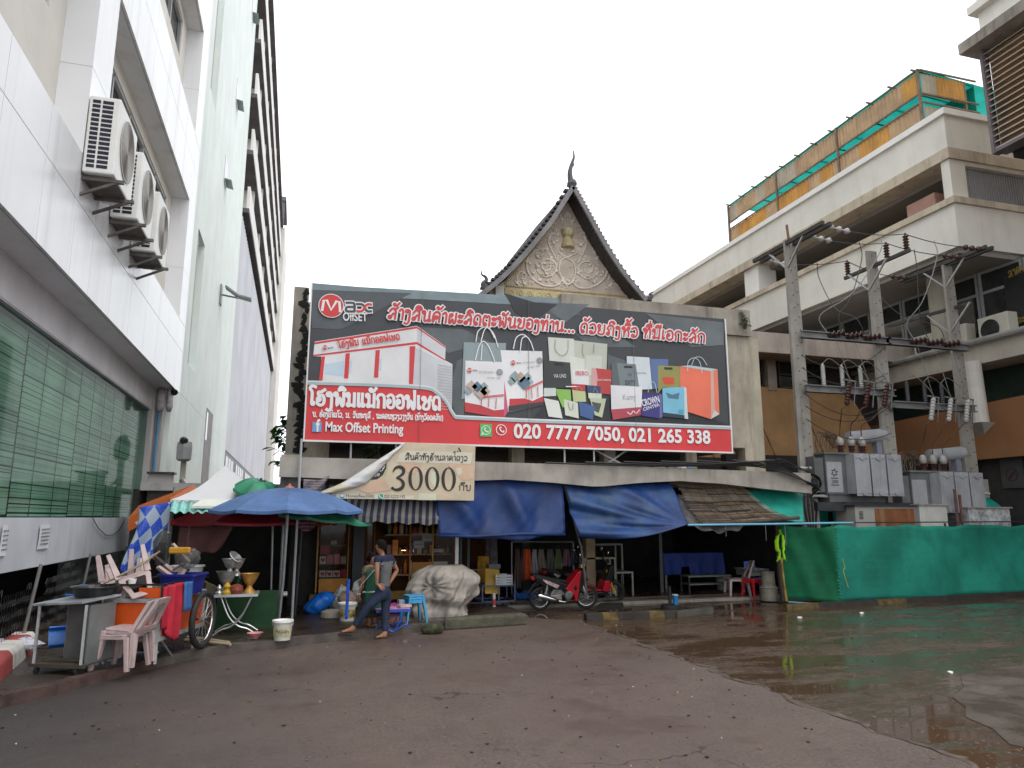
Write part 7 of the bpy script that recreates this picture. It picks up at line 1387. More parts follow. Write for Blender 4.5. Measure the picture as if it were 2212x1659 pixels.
# tarpaulin covered heap
def heap():
    c = at(962, 1332, Z=ZP); Wd = .6; mb = MB(); zt = at(960, 1220, Y=c.y+.3).z-ZP
    def f(i, j):
        a = 2*math.pi*i; s = math.sin(math.pi/2*min(1, j*1.02)); r = [.98, 1.0, .96, 1.05, 1.08, 1.06, .98, .82, .48, .02]; q = j*9; k = min(8, int(q)); rad = r[k]+(r[k+1]-r[k])*(q-k)
        z = zt*(1-(1-j)**1.35)*(1+.0*math.cos(a)); z = zt*min(1, j*1.15)**.9
        x = Wd*rad*math.cos(a)*(1-.1*math.sin(a))+(.16 if j > .3 else .05)*j-.06; y = .62*rad*math.sin(a)
        fold = .07*math.sin(a*5+j*7)+.05*math.sin(a*9-j*10+1)+.028*math.sin(a*17+j*4)+.018*math.sin(a*29-j*21)
        pin = math.exp(-((a-4.25)**2/.35+(j-.5)**2/.025)); star = math.sin(9*math.atan2(j-.5, (a-4.25)*.3)+3*j)*pin*.045
        lay = -.12*max(0, math.sin(j*3.2*math.pi+.6*math.cos(a)))**4*(j < .5)
        for a0, j0, sa_w, sj_w, am in ((5.6, .62, .5, .16, .13), (3.7, .42, .5, .15, .08), (5.0, .25, .7, .1, .09), (4.4, .78, .5, .1, .07), (5.9, .3, .4, .12, .08), (1.2, .8, .9, .2, .1)): fold += am*math.exp(-((a-a0)/sa_w)**2-((j-j0)/sj_w)**2)
        g = 1+(fold+lay+star-.1*pin)*(1 if j < .97 else 0)
        return Vector((c.x+x*g, c.y+.5+y*g, ZP-.02+z+.05*math.sin(a*3+1)*j*(1-j)))
    mb.grid(f, 160, 56); mb.build('covered_heap', mat('tarpaulin_beige', (.31, .28, .245), .8, .18, 3, .35, 13, streak=.3, scol=(.13, .115, .1), sscale=4, vert=.6), label='big heap wrapped in dirty beige tarpaulin beside the blue stools', cat='heap', smooth=True)
    MB().tube(spline([f(.58, .25)+Vector((0, -.02, 0)), f(.66, .5)+Vector((0, -.02, 0)), f(.74, .52)+Vector((0, -.03, 0)), f(.84, .75)+Vector((0, -.02, 0)), f(.9, .9)], 5), .006, 4).build('rope', mat('grey_rope', (.25, .23, .2), .8), label='thin rope tied across the beige tarpaulin heap', cat='rope')
heap()
mb = MB(); c = Vector((2.4, 13.12, 0)); mb.ball(c+Vector((0, 0, .07)), .2, 16, 0, (1.05, .85, .5), .04); mb.build('mossy_stone', mat('mossy_stone', (.045, .05, .025), .9, .6, 9, .6, 30, streak=.6, scol=(.11, .12, .03), sscale=9, vert=1), label='round mossy stone on the road below the beige heap', cat='stone', smooth=True)
a, b = at(960, 1362, Z=0), at(1138, 1350, Z=0); MB().prism([a, a+Vector((.05, .25, 0)), b+Vector((-.02, .3, 0)), b], (0, 0, .2)).build('concrete_block', mat('mossy_block', (.085, .08, .055), .9, .35, 5, .5, 30), label='long mossy concrete kerb block right of the round stone', cat='block', bevel=.03)
MB().lathe(at(1086, 1350, Z=0)+Vector((-.05, -.1, .06)), [(.035, 0), (.05, .12), (.047, .12), (.033, .01)], 14, (1, -.5, .25)).build('plastic_cup', mat('clear_cup', (.5, .5, .5), .1, .1, 4, alpha=.45), label='clear plastic cup lying in front of the concrete block', cat='cup')
t = thing('bollard', 'short white bollard with a red band in front of the blue trolley', 'bollard', at(1067, 1323, Z=.0)); c = at(1067, 1323, Z=0); zb = at(1067, 1282, Y=c.y).z; MB().lathe(c, [(.035, 0), (.035, zb), (.03, zb+.01)], 12).build('post', mat('bollard_white', (.5, .47, .44), .6, .2, 5, streak=.4), t); MB().lathe(c, [(.037, zb*.38), (.037, zb*.7)], 12).build('band', mat('bollard_red', (.45, .05, .04), .6, .2, 5), t)
# blue trolley with yellow board and white crate
c = at(1045, 1305, Z=.1); bx = Vector((c.x-.08, 16.4, .1)); t = thing('hand_trolley', 'blue steel trolley with open frame in front of the fabric shop', 'trolley', bx); BS = mat('blue_steel', (.06, .09, .18), .5, .2, 4); xa, xb, za, zb = at(1042, 1300, Y=15.9).x, at(1112, 1300, Y=15.9).x, at(1050, 1306, Y=15.9).z, at(1050, 1258, Y=15.9).z
mb = MB()
for z in (za+.06, zb-.08):
    for y in (15.9, 16.55): mb.bar((xa, y, z), (xb, y, z), .03)
    for x in (xa, xb): mb.bar((x, 15.9, z), (x, 16.55, z), .03)
for x in (xa, (xa+xb)/2, xb):
    for y in (15.9, 16.55): mb.bar((x, y, za+.06), (x, y, zb if x == xb else zb-.08), .03)
mb.build('frame', BS, t)
for x in (xa+.05, xb-.08):
    for y in (15.95, 16.5): MB().lathe((x, y, za+.02), [(.02, 0), (.05, .005), (.05, .03), (.02, .035)], 10, (1, 0, 0)).build('caster', RUBBER, t)
p0, p1 = at(1048, 1277, Y=16.0), at(1081, 1282, Y=16.0); zt = at(1060, 1228, Y=16.1).z; MB().prism([(p0.x, 16.02, p1.z), (p1.x, 16.02, p1.z-.02), (p1.x+.02, 16.16, zt-.03), (p0.x+.04, 16.16, zt)], (0, .03, 0)).build('yellow_board', mat('yellow_board', (.48, .28, .01), .5, .2, 3, streak=.3, scol=(.28, .15, .02)), label='yellow plastic board standing in the blue trolley', cat='board', bevel=.012)
t = thing('crate', 'white slatted plastic crate in the blue trolley', 'crate', (xb-.2, 16.2, zb-.08)); mb = MB(); cx0, cx1 = xb-.42, xb-.03
for k in range(4): z = zb-.08+k*.06; mb.box(cx0, cx1, 15.98, 15.99, z, z+.04); mb.box(cx0, cx1, 16.4, 16.41, z, z+.04); mb.box(cx0, cx0+.01, 15.99, 16.4, z, z+.04); mb.box(cx1-.01, cx1, 15.99, 16.4, z, z+.04)
for x in (cx0, (cx0+cx1)/2, cx1-.02): mb.box(x, x+.02, 15.972, 15.98, zb-.08, zb+.16)
mb.box(cx0, cx1, 15.98, 16.41, zb-.09, zb-.08); mb.build('body', mat('crate_white', (.55, .57, .6), .5), t)
# yellow and black kerb pieces with stones
t = thing('barrier_kerb', 'worn black and yellow kerb between the motorbikes and the mud', 'kerb', at(1300, 1335, Z=0)); p0, p1 = at(1268, 1343, Z=0), at(1470, 1335, Z=0); p2 = at(1545, 1327, Z=0)
for k in range(6): a = p0.lerp(p1, k/6); b = p0.lerp(p1, (k+1)/6); MB().prism([a, a+Vector((0, .02, .14)), a+Vector((0, .15, .15)), a+Vector((0, .2, 0))], b-a).build('segment', KB[1] if k in (1, 4) else KB[0], t, bevel=.012)
MB().prism([p1+Vector((-.1, -.06, 0)), p1+Vector((-.08, -.02, .13)), p1+Vector((-.1, .16, .13)), p1+Vector((-.1, .25, 0))], p2-p1+Vector((.1, .1, 0))).build('kerb_piece', mat('dark_kerb_stone', (.06, .055, .045), .85, .3, 5, .5, 30), label='broken dark kerb piece at the right end of the black and yellow kerb', cat='kerb', bevel=.02)
MB().prism([at(1283, 1320, Z=0), at(1350, 1318, Z=0), at(1335, 1302, Z=0)+Vector((0, -.3, .07)), at(1300, 1302, Z=0)+Vector((0, -.3, .09))], (0, .15, 0)).build('rock', mat('dark_kerb_stone', (.06, .055, .045), .85), label='dark wedge of rubble behind the left end of the black and yellow kerb', cat='rock', bevel=.03)
c = at(1448, 1316, Z=0); MB().lathe(c, [(.2, 0), (.21, .02), (.19, .1), (.04, .1), (.03, .45), (.02, .5)], 16).build('sign_base', mat('dark_cast', (.03, .027, .025), .8, .2, 5), label='round dark stand base with a broken stem near the blue cup', cat='base')
t = thing('blue_cup', 'blue paper cup with a white rim on the dark round base', 'cup', c); MB().lathe(c+Vector((.1, -.06, .1)), [(.055, 0), (.062, .2)], 16).build('body', mat('cup_blue', (.015, .2, .5), .4), t); MB().lathe(c+Vector((.1, -.06, .3)), [(.064, 0), (.067, .012), (.064, .024)], 16).build('lid', WHITEP, t)
c = at(1662, 1297, Z=.03); MB().lathe(c, [(.21, 0), (.21, .28), (.23, .3), (.19, .32), (.16, .36), (.155, .62), (.165, .66), (.14, .68)], 18).build('concrete_cylinder', mat('cast_concrete', (.24, .22, .18), .9, .25, 5, .4, 30, streak=.4), label='stacked concrete cylinders beside the red stool', cat='cylinder')
for u, v, lab in ((1728, 1334, 'white scrap of foam floating near the barrier kerb'), (1862, 1324, 'white scrap of paper in the puddle near the netting'), (2052, 1452, 'white scrap of foam far out in the puddle')): mb = MB(); mb.ball(at(u, v, Z=.02), .035, 7, 0, (1.5, 1, .6), .3); mb.build('scrap', WHITEP, label=lab, cat='scrap')
# ================================================================== SHOP FRONTS UNDER THE CANOPY
def c5(x, y): return (621+x*.1953, 1053+y*.1953)
def s5(x, y, Y=17.0): return at(*c5(x, y), Y=Y)
def sbox(mb, x0, y0, x1, y1, Y0, Y1, m=0):
    a = s5(x0, y1, Y0); b = s5(x1, y0, Y0); return mb.box(a.x, b.x, Y0, Y1, a.z, b.z, m)
YF = mat('yellow_frame', (.42, .2, .03), .5, .2, 3, streak=.3, scol=(.2, .08, .02)); ORB = mat('orange_board', (.48, .2, .02), .45, .2, 2, streak=.3, scol=(.28, .1, .02)); SGL = glass('shop_pane', (.7, .7, .68), .05, .02, 1.08)
SF = thing('shop_front', 'yellow framed gift shop front behind the standing pair', 'shop front', (1.7, 17.1, .14))
for args in ((318, 370, 340, 1165), (650, 370, 690, 1165), (945, 370, 975, 1150), (1340, 370, 1372, 1150), (1600, 370, 1625, 1150)): sbox(MB(), *args, 17.0, 17.1).build('post', YF, SF)
sbox(MB(), 240, 1180, 700, 1255, 16.85, 17.2).build('base', mat('yellow_base', (.3, .17, .04), .7, .3, 3, streak=.6, scol=(.1, .06, .03)), SF); sbox(MB(), 870, 1150, 1450, 1245, 16.9, 17.2).build('base', mat('yellow_base', (.3, .17, .04)), SF)
sbox(MB(), 340, 1005, 655, 1165, 17.01, 17.05).build('panel', ORB, SF); sbox(MB(), 1375, 825, 1600, 1145, 17.01, 17.05).build('panel', ORB, SF)
sbox(MB(), 705, 350, 862, 1180, 16.9, 17.2).build('pillar', mat('blue_black_pillar', (.02, .024, .032), .5), SF)
sbox(MB(), 1850, 540, 1895, 1180, 17.0, 17.1).build('post', ALU, SF)
for y in (640, 850, 1000): sbox(MB(), 342, y-4, 650, y+4, 17.1, 17.5).build('shelf', mat('shelf_tan', (.35, .28, .18), .6), SF)
for x0, x1, y0, y1 in ((342, 650, 370, 1003), (862, 945, 370, 1150), (1372, 1600, 370, 824), (1625, 1850, 370, 1150)):
    a = s5(x0, y1, 17.04); b = s5(x1, y0, 17.04); MB().poly([(a.x, 17.04, a.z), (b.x, 17.04, a.z), (b.x, 17.04, b.z), (a.x, 17.04, b.z)]).build('pane', SGL, SF)
sbox(MB(), 240, 330, 1900, 372, 17.0, 17.2).build('lintel', DARKIN, SF)
MB().box(.55, 5.3, 19.5, 19.6, .14, 2.7).build('back_wall', mat('warm_wall', (.1, .045, .015), .8, .4, 2), SF)
for a_ in range(4): MB().box(2.2, 3.9, 18.9, 19.4, .55+.5*a_, .58+.5*a_).build('shelf', mat('shelf_tan', (.35, .28, .18)), SF)
# boxes with hearts on the shelves
HB = mat('gift_pink', (.5, .16, .2), .5, .25, 6); HW = mat('gift_white', (.6, .55, .55), .5, .1, 6); HR = mat('heart_red', (.35, .012, .02), .4); HRB = mat('gift_red', (.35, .015, .03), .5, .2, 6)
def giftbox(x0, x1, y0, y1, m, heart, lab):
    a = s5(x0, y1, 17.18); b = s5(x1, y0, 17.18); t = thing('gift_box', lab, 'box', (a.x, 17.2, a.z), 'gift boxes on the yellow shelves'); MB().box(a.x, b.x, 17.18, 17.42, a.z, b.z).build('carton', m, t)
    if heart:
        c = (a+b)/2; w = (b.x-a.x)*.42; MB().prism([(c.x+w*.9*math.sin(q)**3, 17.17, c.z+w*(.8*math.cos(q)-.32*math.cos(2*q)-.12*math.cos(3*q))) for q in [2*math.pi*k/24 for k in range(24)]], (0, .008, 0)).build('heart_print', HR, t)
for k, (x0, x1, n_) in enumerate(((350, 420, 'left'), (428, 498, 'middle'), (504, 580, 'right'))): giftbox(x0, x1, 920, 992, HW, True, 'white gift box with a red heart, %s one of three on the bottom shelf' % n_)
giftbox(356, 428, 760, 845, HW, True, 'white gift box with a red heart, alone at the left of the middle shelf')
for k, (x0, x1, y0, m, n_) in enumerate(((432, 505, 745, HB, 'pink gift box beside the hearted one on the middle shelf'), (510, 580, 735, HB, 'tall pink gift box in the centre of the middle shelf'), (586, 648, 760, mat('gift_grey', (.35, .3, .3), .5, .2, 8), 'greyish gift box at the right end of the middle shelf'))): giftbox(x0, x1, y0, 845, m, False, n_)
giftbox(586, 648, 905, 992, HRB, False, 'dark red gift box at the right end of the bottom shelf'); giftbox(365, 470, 650, 740, HRB, False, 'dark red box pushed deep under the upper shelf'); giftbox(480, 548, 585, 632, mat('gift_grey', (.35, .3, .3)), False, 'small grey box standing on the upper shelf')
# goods inside the door
rnd = random.Random(31); k = 0; cols = [((.5, .2, .03), 'orange'), ((.3, .05, .05), 'red'), ((.45, .4, .35), 'pale'), ((.12, .2, .1), 'green'), ((.35, .25, .1), 'tan'), ((.15, .1, .2), 'purple')]
for r_ in range(4):
    x = 2.25
    while x < 3.8:
        w = rnd.uniform(.06, .15); h = rnd.uniform(.12, .36); cc, nm = rnd.choice(cols); mb = MB()
        if rnd.random() < .5: mb.lathe((x+w/2, 19.0, .58+.5*r_), [(w*.42, 0), (w*.45, h*.6), (w*.2, h*.8), (w*.2, h)], 10)
        else: mb.box(x, x+w, 18.95, 19.15, .58+.5*r_, .58+.5*r_+h)
        mb.build('packet', mat('goods_'+nm, cc, .5, .3, 9), label='%s packet among the goods on the dim shelves inside the yellow shop' % nm, cat='packet', group='%s goods on the inner shelves' % nm); x += w+.03
PSH = mat('dim_paper', (.36, .37, .36), .7, .1, 5)
for x0, y0, x1, y1, lab in ((1395, 590, 1512, 672, 'pale paper sheet with an arrow on the glass right of the door'), (1490, 508, 1605, 598, 'pale paper sheet higher on the glass near the tarpaulin'), (1600, 680, 1720, 718, 'narrow white sign strip on the right glass'), (1610, 818, 1770, 880, 'bluish paper low on the right glass')):
    t = thing('paper_sheet', lab, 'paper', s5(x0, y1, 16.99)); sbox(MB(), x0, y0, x1, y1, 17.02, 17.025).build('sheet', PSH, t)
    mb = MB(); sbox(mb, x0+20, (y0+y1)/2-3, x1-20, (y0+y1)/2+3, 17.012, 17.018); mb.build('print', mat('dim_print', (.12, .1, .1), .7), t)
p = s5(1395, 700, 16.97); MB().tube(spline([s5(1378, 750, 16.97), s5(1390, 720, 16.9), s5(1388, 670, 16.9), s5(1372, 640, 16.97)], 4), .012, 6).build('door_handle', CHROME, label='curved chrome handle on the glass door of the yellow shop', cat='handle')
t = thing('desk_lamp', 'small warm lamp glowing inside the yellow shop', 'lamp', s5(1285, 690, 18.0)); lm = bpy.data.materials.new('lamp_glow'); lm.use_nodes = True; lb = lm.node_tree.nodes['Principled BSDF']; lb.inputs['Emission Color'].default_value = (1, .55, .2, 1); lb.inputs['Emission Strength'].default_value = 6
q = s5(1285, 690, 18.0); MB().lathe(q, [(.05, -.015), (.06, 0), (.03, .012)], 12).build('bulb', lm, t); MB().lathe(q, [(.075, -.005), (.05, .08), (.02, .1)], 12).build('lamp_shade', DARKM, t); MB().tube([q+Vector((0, 0, .09)), Vector((q.x, q.y, 2.7))], .006, 4).build('cord', BLACKP, t)
pl_ = bpy.data.lights.new('lamp_light', 'POINT'); pl_.energy = 5; pl_.color = (1, .6, .3); pl_.shadow_soft_size = .06; lo = bpy.data.objects.new('lamp_light', pl_); COL.objects.link(lo); lo.parent = t; lo.location = (0, -.02, -.06)
# fabric shop
def c6(x, y): return ((1700+x*.36166)*.54, (1900+y*.36166)*.54)
def s6(x, y, Y=17.3): return at(*c6(x, y), Y=Y)
FS = thing('clothes_rail', 'dark steel rail with garments hanging under the first blue tarpaulin', 'rail', s6(1300, 1250)); a, b = s6(960, 740), s6(1640, 740)
mb = MB(); mb.tube([a, b], .02, 6); mb.tube([a, Vector((a.x, a.y, .14))], .018, 6); mb.tube([b, Vector((b.x, b.y, .14))], .018, 6); mb.build('frame', STEEL, FS)
for k, (x, wd, y1, c, nm) in enumerate(((1020, 70, 1255, (.14, .09, .07), 'brown pleated'), (1075, 40, 1180, (.1, .07, .08), 'dark plum'), (1130, 110, 1160, (.55, .09, .02), 'bright orange'), (1215, 70, 1110, (.36, .33, .4), 'pale lilac'), (1290, 80, 1080, (.25, .22, .17), 'beige'), (1385, 90, 1060, (.13, .13, .12), 'dark grey'), (1470, 70, 1040, (.16, .22, .09), 'olive green'), (1560, 80, 1010, (.24, .13, .17), 'dusty pink'), (1625, 40, 1000, (.1, .12, .18), 'slate blue'))):
    A, Bq = s6(x-wd*.3, 820, 17.2), s6(x+wd*.3, 820, 17.2); Cq, Dq = s6(x-wd*.62, y1, 17.2), s6(x+wd*.62, y1, 17.2)
    drape('garment', '%s garment hanging on the rail under the first blue tarpaulin' % nm, 'garment', mat('cloth_'+nm.replace(' ', '_'), c, .8, .2, 4), A, Bq, Cq, Dq, lambda i, j, k=k: Vector((.01*math.sin(j*5+k), -.05*math.sin(i*15+k)*(.3+j), 0)), 16, 10, .01, 'garments on the clothes rail')
    if k % 2 == 0: MB().tube(spline([A+Vector((0, 0, 0)), (A+Bq)/2+Vector((0, 0, .08)), Bq], 4), .01, 4).build('hanger', DARKM, label='dark wire hanger holding the %s garment' % nm, cat='hanger')
for k, (x, c, nm) in enumerate(((650, (.4, .2, .02), 'mustard yellow'), (740, (.1, .09, .11), 'patterned grey'))):
    c_ = s6(x, 1200, 17.0); zt = s6(x, 900 if k == 0 else 700, 17.0).z; mb = MB(); mb.grid(lambda i, j: Vector((c_.x+.17*math.cos(6.283*i)*(1-.2*j)*(1+.1*math.sin(i*37)), 17.05+.12*math.sin(6.283*i)*(1+.1*math.sin(i*37)), .3+(zt-.3)*j)), 40, 6); mb.build('hanging_dress', mat('dress_%d' % k, c, .8, .35, 6), label='%s dress on a stand at the left of the fabric shop' % nm, cat='dress', smooth=True)
t = thing('door_frame', 'blue grey door frame between the yellow shop and the fabric shop', 'frame', s6(420, 1250, 17.0))
for x in (395, 480): MB().box(s6(x, 0, 17.0).x, s6(x+25, 0, 17.0).x, 17.0, 17.08, .14, 2.6).build('jamb', mat('jamb_blue', (.04, .08, .1), .5), t)
MB().tube([s6(490, 1050, 16.95), s6(720, 1050, 16.95)], .014, 6).build('rail', STEEL, label='thin steel rail beside the yellow board', cat='rail')
MB().box(s6(705, 1010, 16.8).x, s6(835, 1010, 16.8).x, 16.8, 17.0, s6(705, 1040, 16.8).z, s6(705, 990, 16.8).z).lathe((s6(770, 0, 16.8).x, 16.9, .14), [(.02, 0), (.02, s6(705, 1040, 16.8).z-.14)], 6).build('meter_box', mat('grey_box', (.18, .2, .2), .6), label='grey box on a thin stand behind the yellow board', cat='box')
for k, (x0, x1, c, nm) in enumerate(((545, 660, (.09, .05, .2), 'violet'), (1000, 1250, (.03, .14, .45), 'bright blue'))):
    a, b = s6(x0, 1320, 16.75), s6(x1, 1320, 16.75); mb = MB(); mb.grid(lambda i, j: Vector((a.x+(b.x-a.x)*i, 16.6+.5*j, .15+.12*math.sin(math.pi*j)*(1+.3*math.sin(i*19))+.02*math.sin(i*31))), 24, 8); mb.build('cloth_bundle', mat('bundle_%d' % k, c, .5, .3, 8), label='%s patterned cloth bundle lying on the shop floor' % nm, cat='cloth', smooth=True)
# dark hall: racks, table, benches, counter
def frame_table(u0, u1, v0, v1, Y, D, lab, m, shelf=None, slab=None, name='metal_rack'):
    a = at(u0, v0, Y=Y); b = at(u1, v0, Y=Y); zt = a.z; zb = .14; t = thing(name, lab, 'rack' if 'rack' in name else 'bench' if 'bench' in name else 'table', (a.x, Y, zb))
    for x in (a.x, b.x-.04):
        for y in (Y, Y+D): MB().box(x, x+.04, y, y+.04, zb, zt-.04).build('leg', m, t)
    MB().box(a.x, b.x, Y, Y+D+.04, zt-.04, zt).build('top', slab or m, t)
    if shelf: MB().box(a.x+.04, b.x-.04, Y+.03, Y+D, at(u0, shelf, Y=Y).z-.03, at(u0, shelf, Y=Y).z).build('shelf', slab or m, t)
    return t
FR = mat('pale_steel_frame', (.22, .22, .2), .6, .2, 4)
frame_table(1305, 1368, 1236, 1284, 16.7, .6, 'low grey frame table in the dark hall right of the scooter', FR); frame_table(1268, 1345, 1175, 1284, 17.3, .4, 'tall metal rack in the dark behind the scooter', FR, shelf=1236); frame_table(1262, 1330, 1205, 1284, 16.55, .3, 'pale topped stand next to the tan pillar', FR, slab=mat('pale_top', (.3, .27, .18), .6))
BN_ = mat('grey_bench_top', (.14, .16, .15), .5, .2, 3); frame_table(1487, 1580, 1244, 1282, 16.9, .4, 'dark bench with a grey green top in the hall', mat('bench_dark', (.03, .03, .03), .7), slab=BN_, name='bench', shelf=1262)
a = at(1432, 1196, Y=17.9); b = at(1562, 1196, Y=17.9); t = thing('covered_table', 'long table under a navy blue cloth deep in the hall', 'table', (a.x, 17.9, .14)); NV = mat('navy_cloth', (.012, .035, .2), .7, .25, 3)
mb = MB(); mb.grid(lambda i, j: Vector((a.x+(b.x-a.x)*i, 17.9-.05*math.sin(i*26)*j-.03*j, a.z-(a.z-.5-.2*(abs(i-.35) < .08))*j)), 50, 10); mb.box(a.x, b.x, 17.9, 18.7, a.z-.02, a.z); mb.build('tablecloth', NV, t)
for x in (a.x+.1, b.x-.15): MB().box(x, x+.05, 18.0, 18.05, .14, a.z-.03).build('leg', FR, t)
a = at(1618, 1232, Y=16.9); b = at(1680, 1232, Y=16.9); t = thing('stall_counter', 'dim whitish stall counter behind the blue chair', 'counter', (a.x, 16.9, .14)); MB().box(a.x, b.x, 16.9, 17.5, .5, a.z).build('front', mat('dim_white', (.26, .25, .24), .7, .2, 3), t); MB().box(a.x-.03, b.x+.03, 16.85, 17.55, a.z, a.z+.03).build('top', FR, t)
mb = MB(); mb.lathe(at(1600, 1288, Z=.05)+Vector((.1, .9, 0)), [(.16, 0), (.2, .38), (.21, .4), (.18, .4)], 16); mb.build('ice_box', mat('dim_pale', (.3, .31, .31), .6), label='pale round tub between the pink chair and the blue chair', cat='tub')
for k, (x, z) in enumerate(((8.9, 2.35), (9.9, 2.1), (10.4, 2.5))): MB().tube([(x, 13.95, 1.85), (x+.02, 13.97, 1.85-.25-.1*k)], .006, 4).build('cord', mat('pale_cord', (.25, .28, .3), .7), label='%s pale cord end dangling from the blue pipe' % ('short', 'middle', 'longest')[k], cat='cord')

# ================================================================== MOTORBIKES (local: x forward, rear wheel contact at the origin)
def motorbike(lab, red, scooter=False, yellow_fork=False, dark=False):
    t = thing('motorbike' if not scooter else 'scooter', lab, 'motorbike', (0, 0, 0)); BP = mat('bike_black', (.012, .012, .014), .25, .2, 4); RP = mat('bike_red' if red else 'bike_dark', (.5, .012, .025) if red else (.02, .02, .023), .25, .1, 3); WBz = 1.2; r = .285; EN = mat('engine_grey', (.22, .22, .22), .45, .3, 12, metal=.5)
    wheel((0, 0, r), (0, 1, 0), r, .042, t, 20, CHROME if not scooter else DARKM, 'wheel', .055, .014)
    # front end turned to the rider's side
    def st(p): p = Vector(p); c = Vector((1.02, 0, p.z)); ang = -.32; q = p-c; return c+Vector((q.x*math.cos(ang)-q.y*math.sin(ang), q.x*math.sin(ang)+q.y*math.cos(ang), q.z))
    fd = Vector((math.sin(.32), math.cos(.32), 0)); fc = st((WBz, 0, r)); wheel(fc, fd, r, .042, t, 20, CHROME if not scooter else DARKM, 'wheel', .05, .014)
    FK = mat('fork_gold', (.5, .3, .03), .3) if yellow_fork else STEEL
    for s in (-1, 1): MB().tube([st((WBz, .085*s, r)), st((WBz-.13, .085*s, .58)), st((WBz-.24, .07*s, .86))], [.028, .03, .022], 8).build('fork', FK, t)
    mb = MB()
    for k in range(14): a0 = math.pi*(.15+.7*k/14); a1 = math.pi*(.15+.7*(k+1)/14); rr_ = r+.03; p = lambda a_, s: st((WBz+rr_*math.cos(a_), s, r+rr_*math.sin(a_))); mb.add([p(a0, -.06), p(a0, .06), p(a1, .06), p(a1, -.06)], [(0, 1, 2, 3)])
    mb.build('mudguard', RP if not scooter else BP, t, solid=.008)
    def side(pts, w, m, nm, bev=.015, off=0): return MB().prism([(x, -w/2+off, z) for x, z in pts], (0, w, 0)).build(nm, m, t, bevel=bev)
    if not scooter:
        side([(.98, .93), (.9, .9), (.62, .55), (.58, .5), (.72, .4), (.84, .33), (.86, .2), (.93, .22), (1.03, .62), (1.06, .85)], .26, RP, 'leg_shield'); side([(.9, .52), (.84, .6), (.78, .52), (.86, .45)], .265, BP, 'shield_opening', .004)
        side([(.98, .92), (1.1, .8), (1.06, .6), (.98, .38), (.92, .22), (.95, .6)], .3, BP, 'inner_shield')
        side([(.62, .62), (.42, .66), (.1, .74), (-.22, .82), (-.2, .72), (.05, .56), (.4, .5), (.6, .48)], .24, BP, 'tail_fairing'); side([(.42, .6), (.12, .71), (-.02, .755), (-.03, .73), (.1, .64), (.36, .53)], .247, mat('white_red_decal', (.55, .4, .4) if red else (.05, .05, .05), .3, .5, 14), 'side_decal', .004)
        side([(.66, .66), (.5, .72), (.2, .77), (-.05, .83), (-.28, .87), (-.3, .85), (-.1, .77), (.3, .66)], .22, mat('seat_vinyl', (.02, .02, .021), .5), 'seat', .03)
        side([(-.22, .84), (-.32, .8), (-.28, .72), (-.14, .77)], .16, mat('tail_red', (.35, .03, .02), .2), 'tail_light', .012)
        side([(.5, .5), (.3, .5), (.2, .34), (.4, .3), (.6, .36)], .16, EN, 'crankcase'); MB().lathe((.68, -.14, .36), [(.05, 0), (.1, .01), (.1, .28), (.05, .29)], 16, (0, 1, 0)).build('engine', EN, t)
        side([(.15, .36), (.5, .38), (.52, .26), (.2, .26)], .2, mat('alloy_plate', (.4, .39, .36), .4, .2, 8, metal=.5), 'swing_guard', .01)
        MB().tube([(.78, -.14, .24), (.55, -.17, .22), (.35, -.18, .26)], .022, 8).lathe((.38, -.18, .26), [(.035, 0), (.06, .1), (.065, .45), (.05, .56), (.03, .57)], 14, (-1, 0, .28)).build('exhaust', CHROME, t, smooth=True)
        side([(-.1, .74), (-.26, .62), (-.4, .42), (-.34, .42), (-.2, .56), (0, .64)], .13, BP, 'rear_mudguard', .008)
        mb = MB()
        for s in (-1, 1): mb.tube([(.06, .11*s, .3), (.1, .11*s, .62)], .02, 8); [mb.tube([(.064+.0035*k+.03*math.cos(q), .11*s+.03*math.sin(q), .36+.02*k) for q in [2*math.pi*v/8 for v in range(8)]], .006, 4, closed=True) for k in range(11)]
        mb.build('shock_absorber', STEEL, t)
        side([(1.0, .95), (.9, 1.04), (.96, 1.1), (1.1, 1.06), (1.16, .96), (1.1, .86)], .18, BP, 'headlight_cowl', .03)
    else:
        side([(1.06, .98), (1.0, .96), (.84, .42), (.8, .33), (.28, .33), (.24, .26), (.9, .24), (1.0, .36), (1.12, .8)], .3, BP, 'body'); side([(.99, .62), (.86, .6), (.8, .36), (.98, .33), (1.06, .45)], .32, RP, 'leg_shield'); side([(.78, .355), (.3, .36), (.12, .52), (.2, .5), (.34, .42), (.78, .39)], .31, RP, 'floor_panel', .01)
        side([(.42, .36), (.36, .62), (-.2, .74), (-.32, .66), (-.1, .42), (.2, .34)], .28, BP, 'tail_fairing'); side([(.44, .62), (.36, .7), (-.2, .82), (-.3, .8), (-.2, .72), (.34, .6)], .24, mat('seat_vinyl', (.02,)*3), 'seat', .03); side([(.96, .78), (.98, .9), (1.1, .86), (1.04, .7)], .18, mat('cowl_blue', (.03, .07, .25), .3), 'headlight_cowl', .02)
        side([(.3, .3), (.1, .3), (.1, .2), (.6, .2), (.75, .26)], .2, EN, 'engine', .02)
    zt = 1.06; a, b, c_, d_ = st((.93, -.34, zt)), st((.98, -.12, zt-.02)), st((.98, .12, zt-.02)), st((.93, .34, zt)); MB().tube(spline([a, b, c_, d_], 5), .013, 6).build('handlebar', STEEL, t)
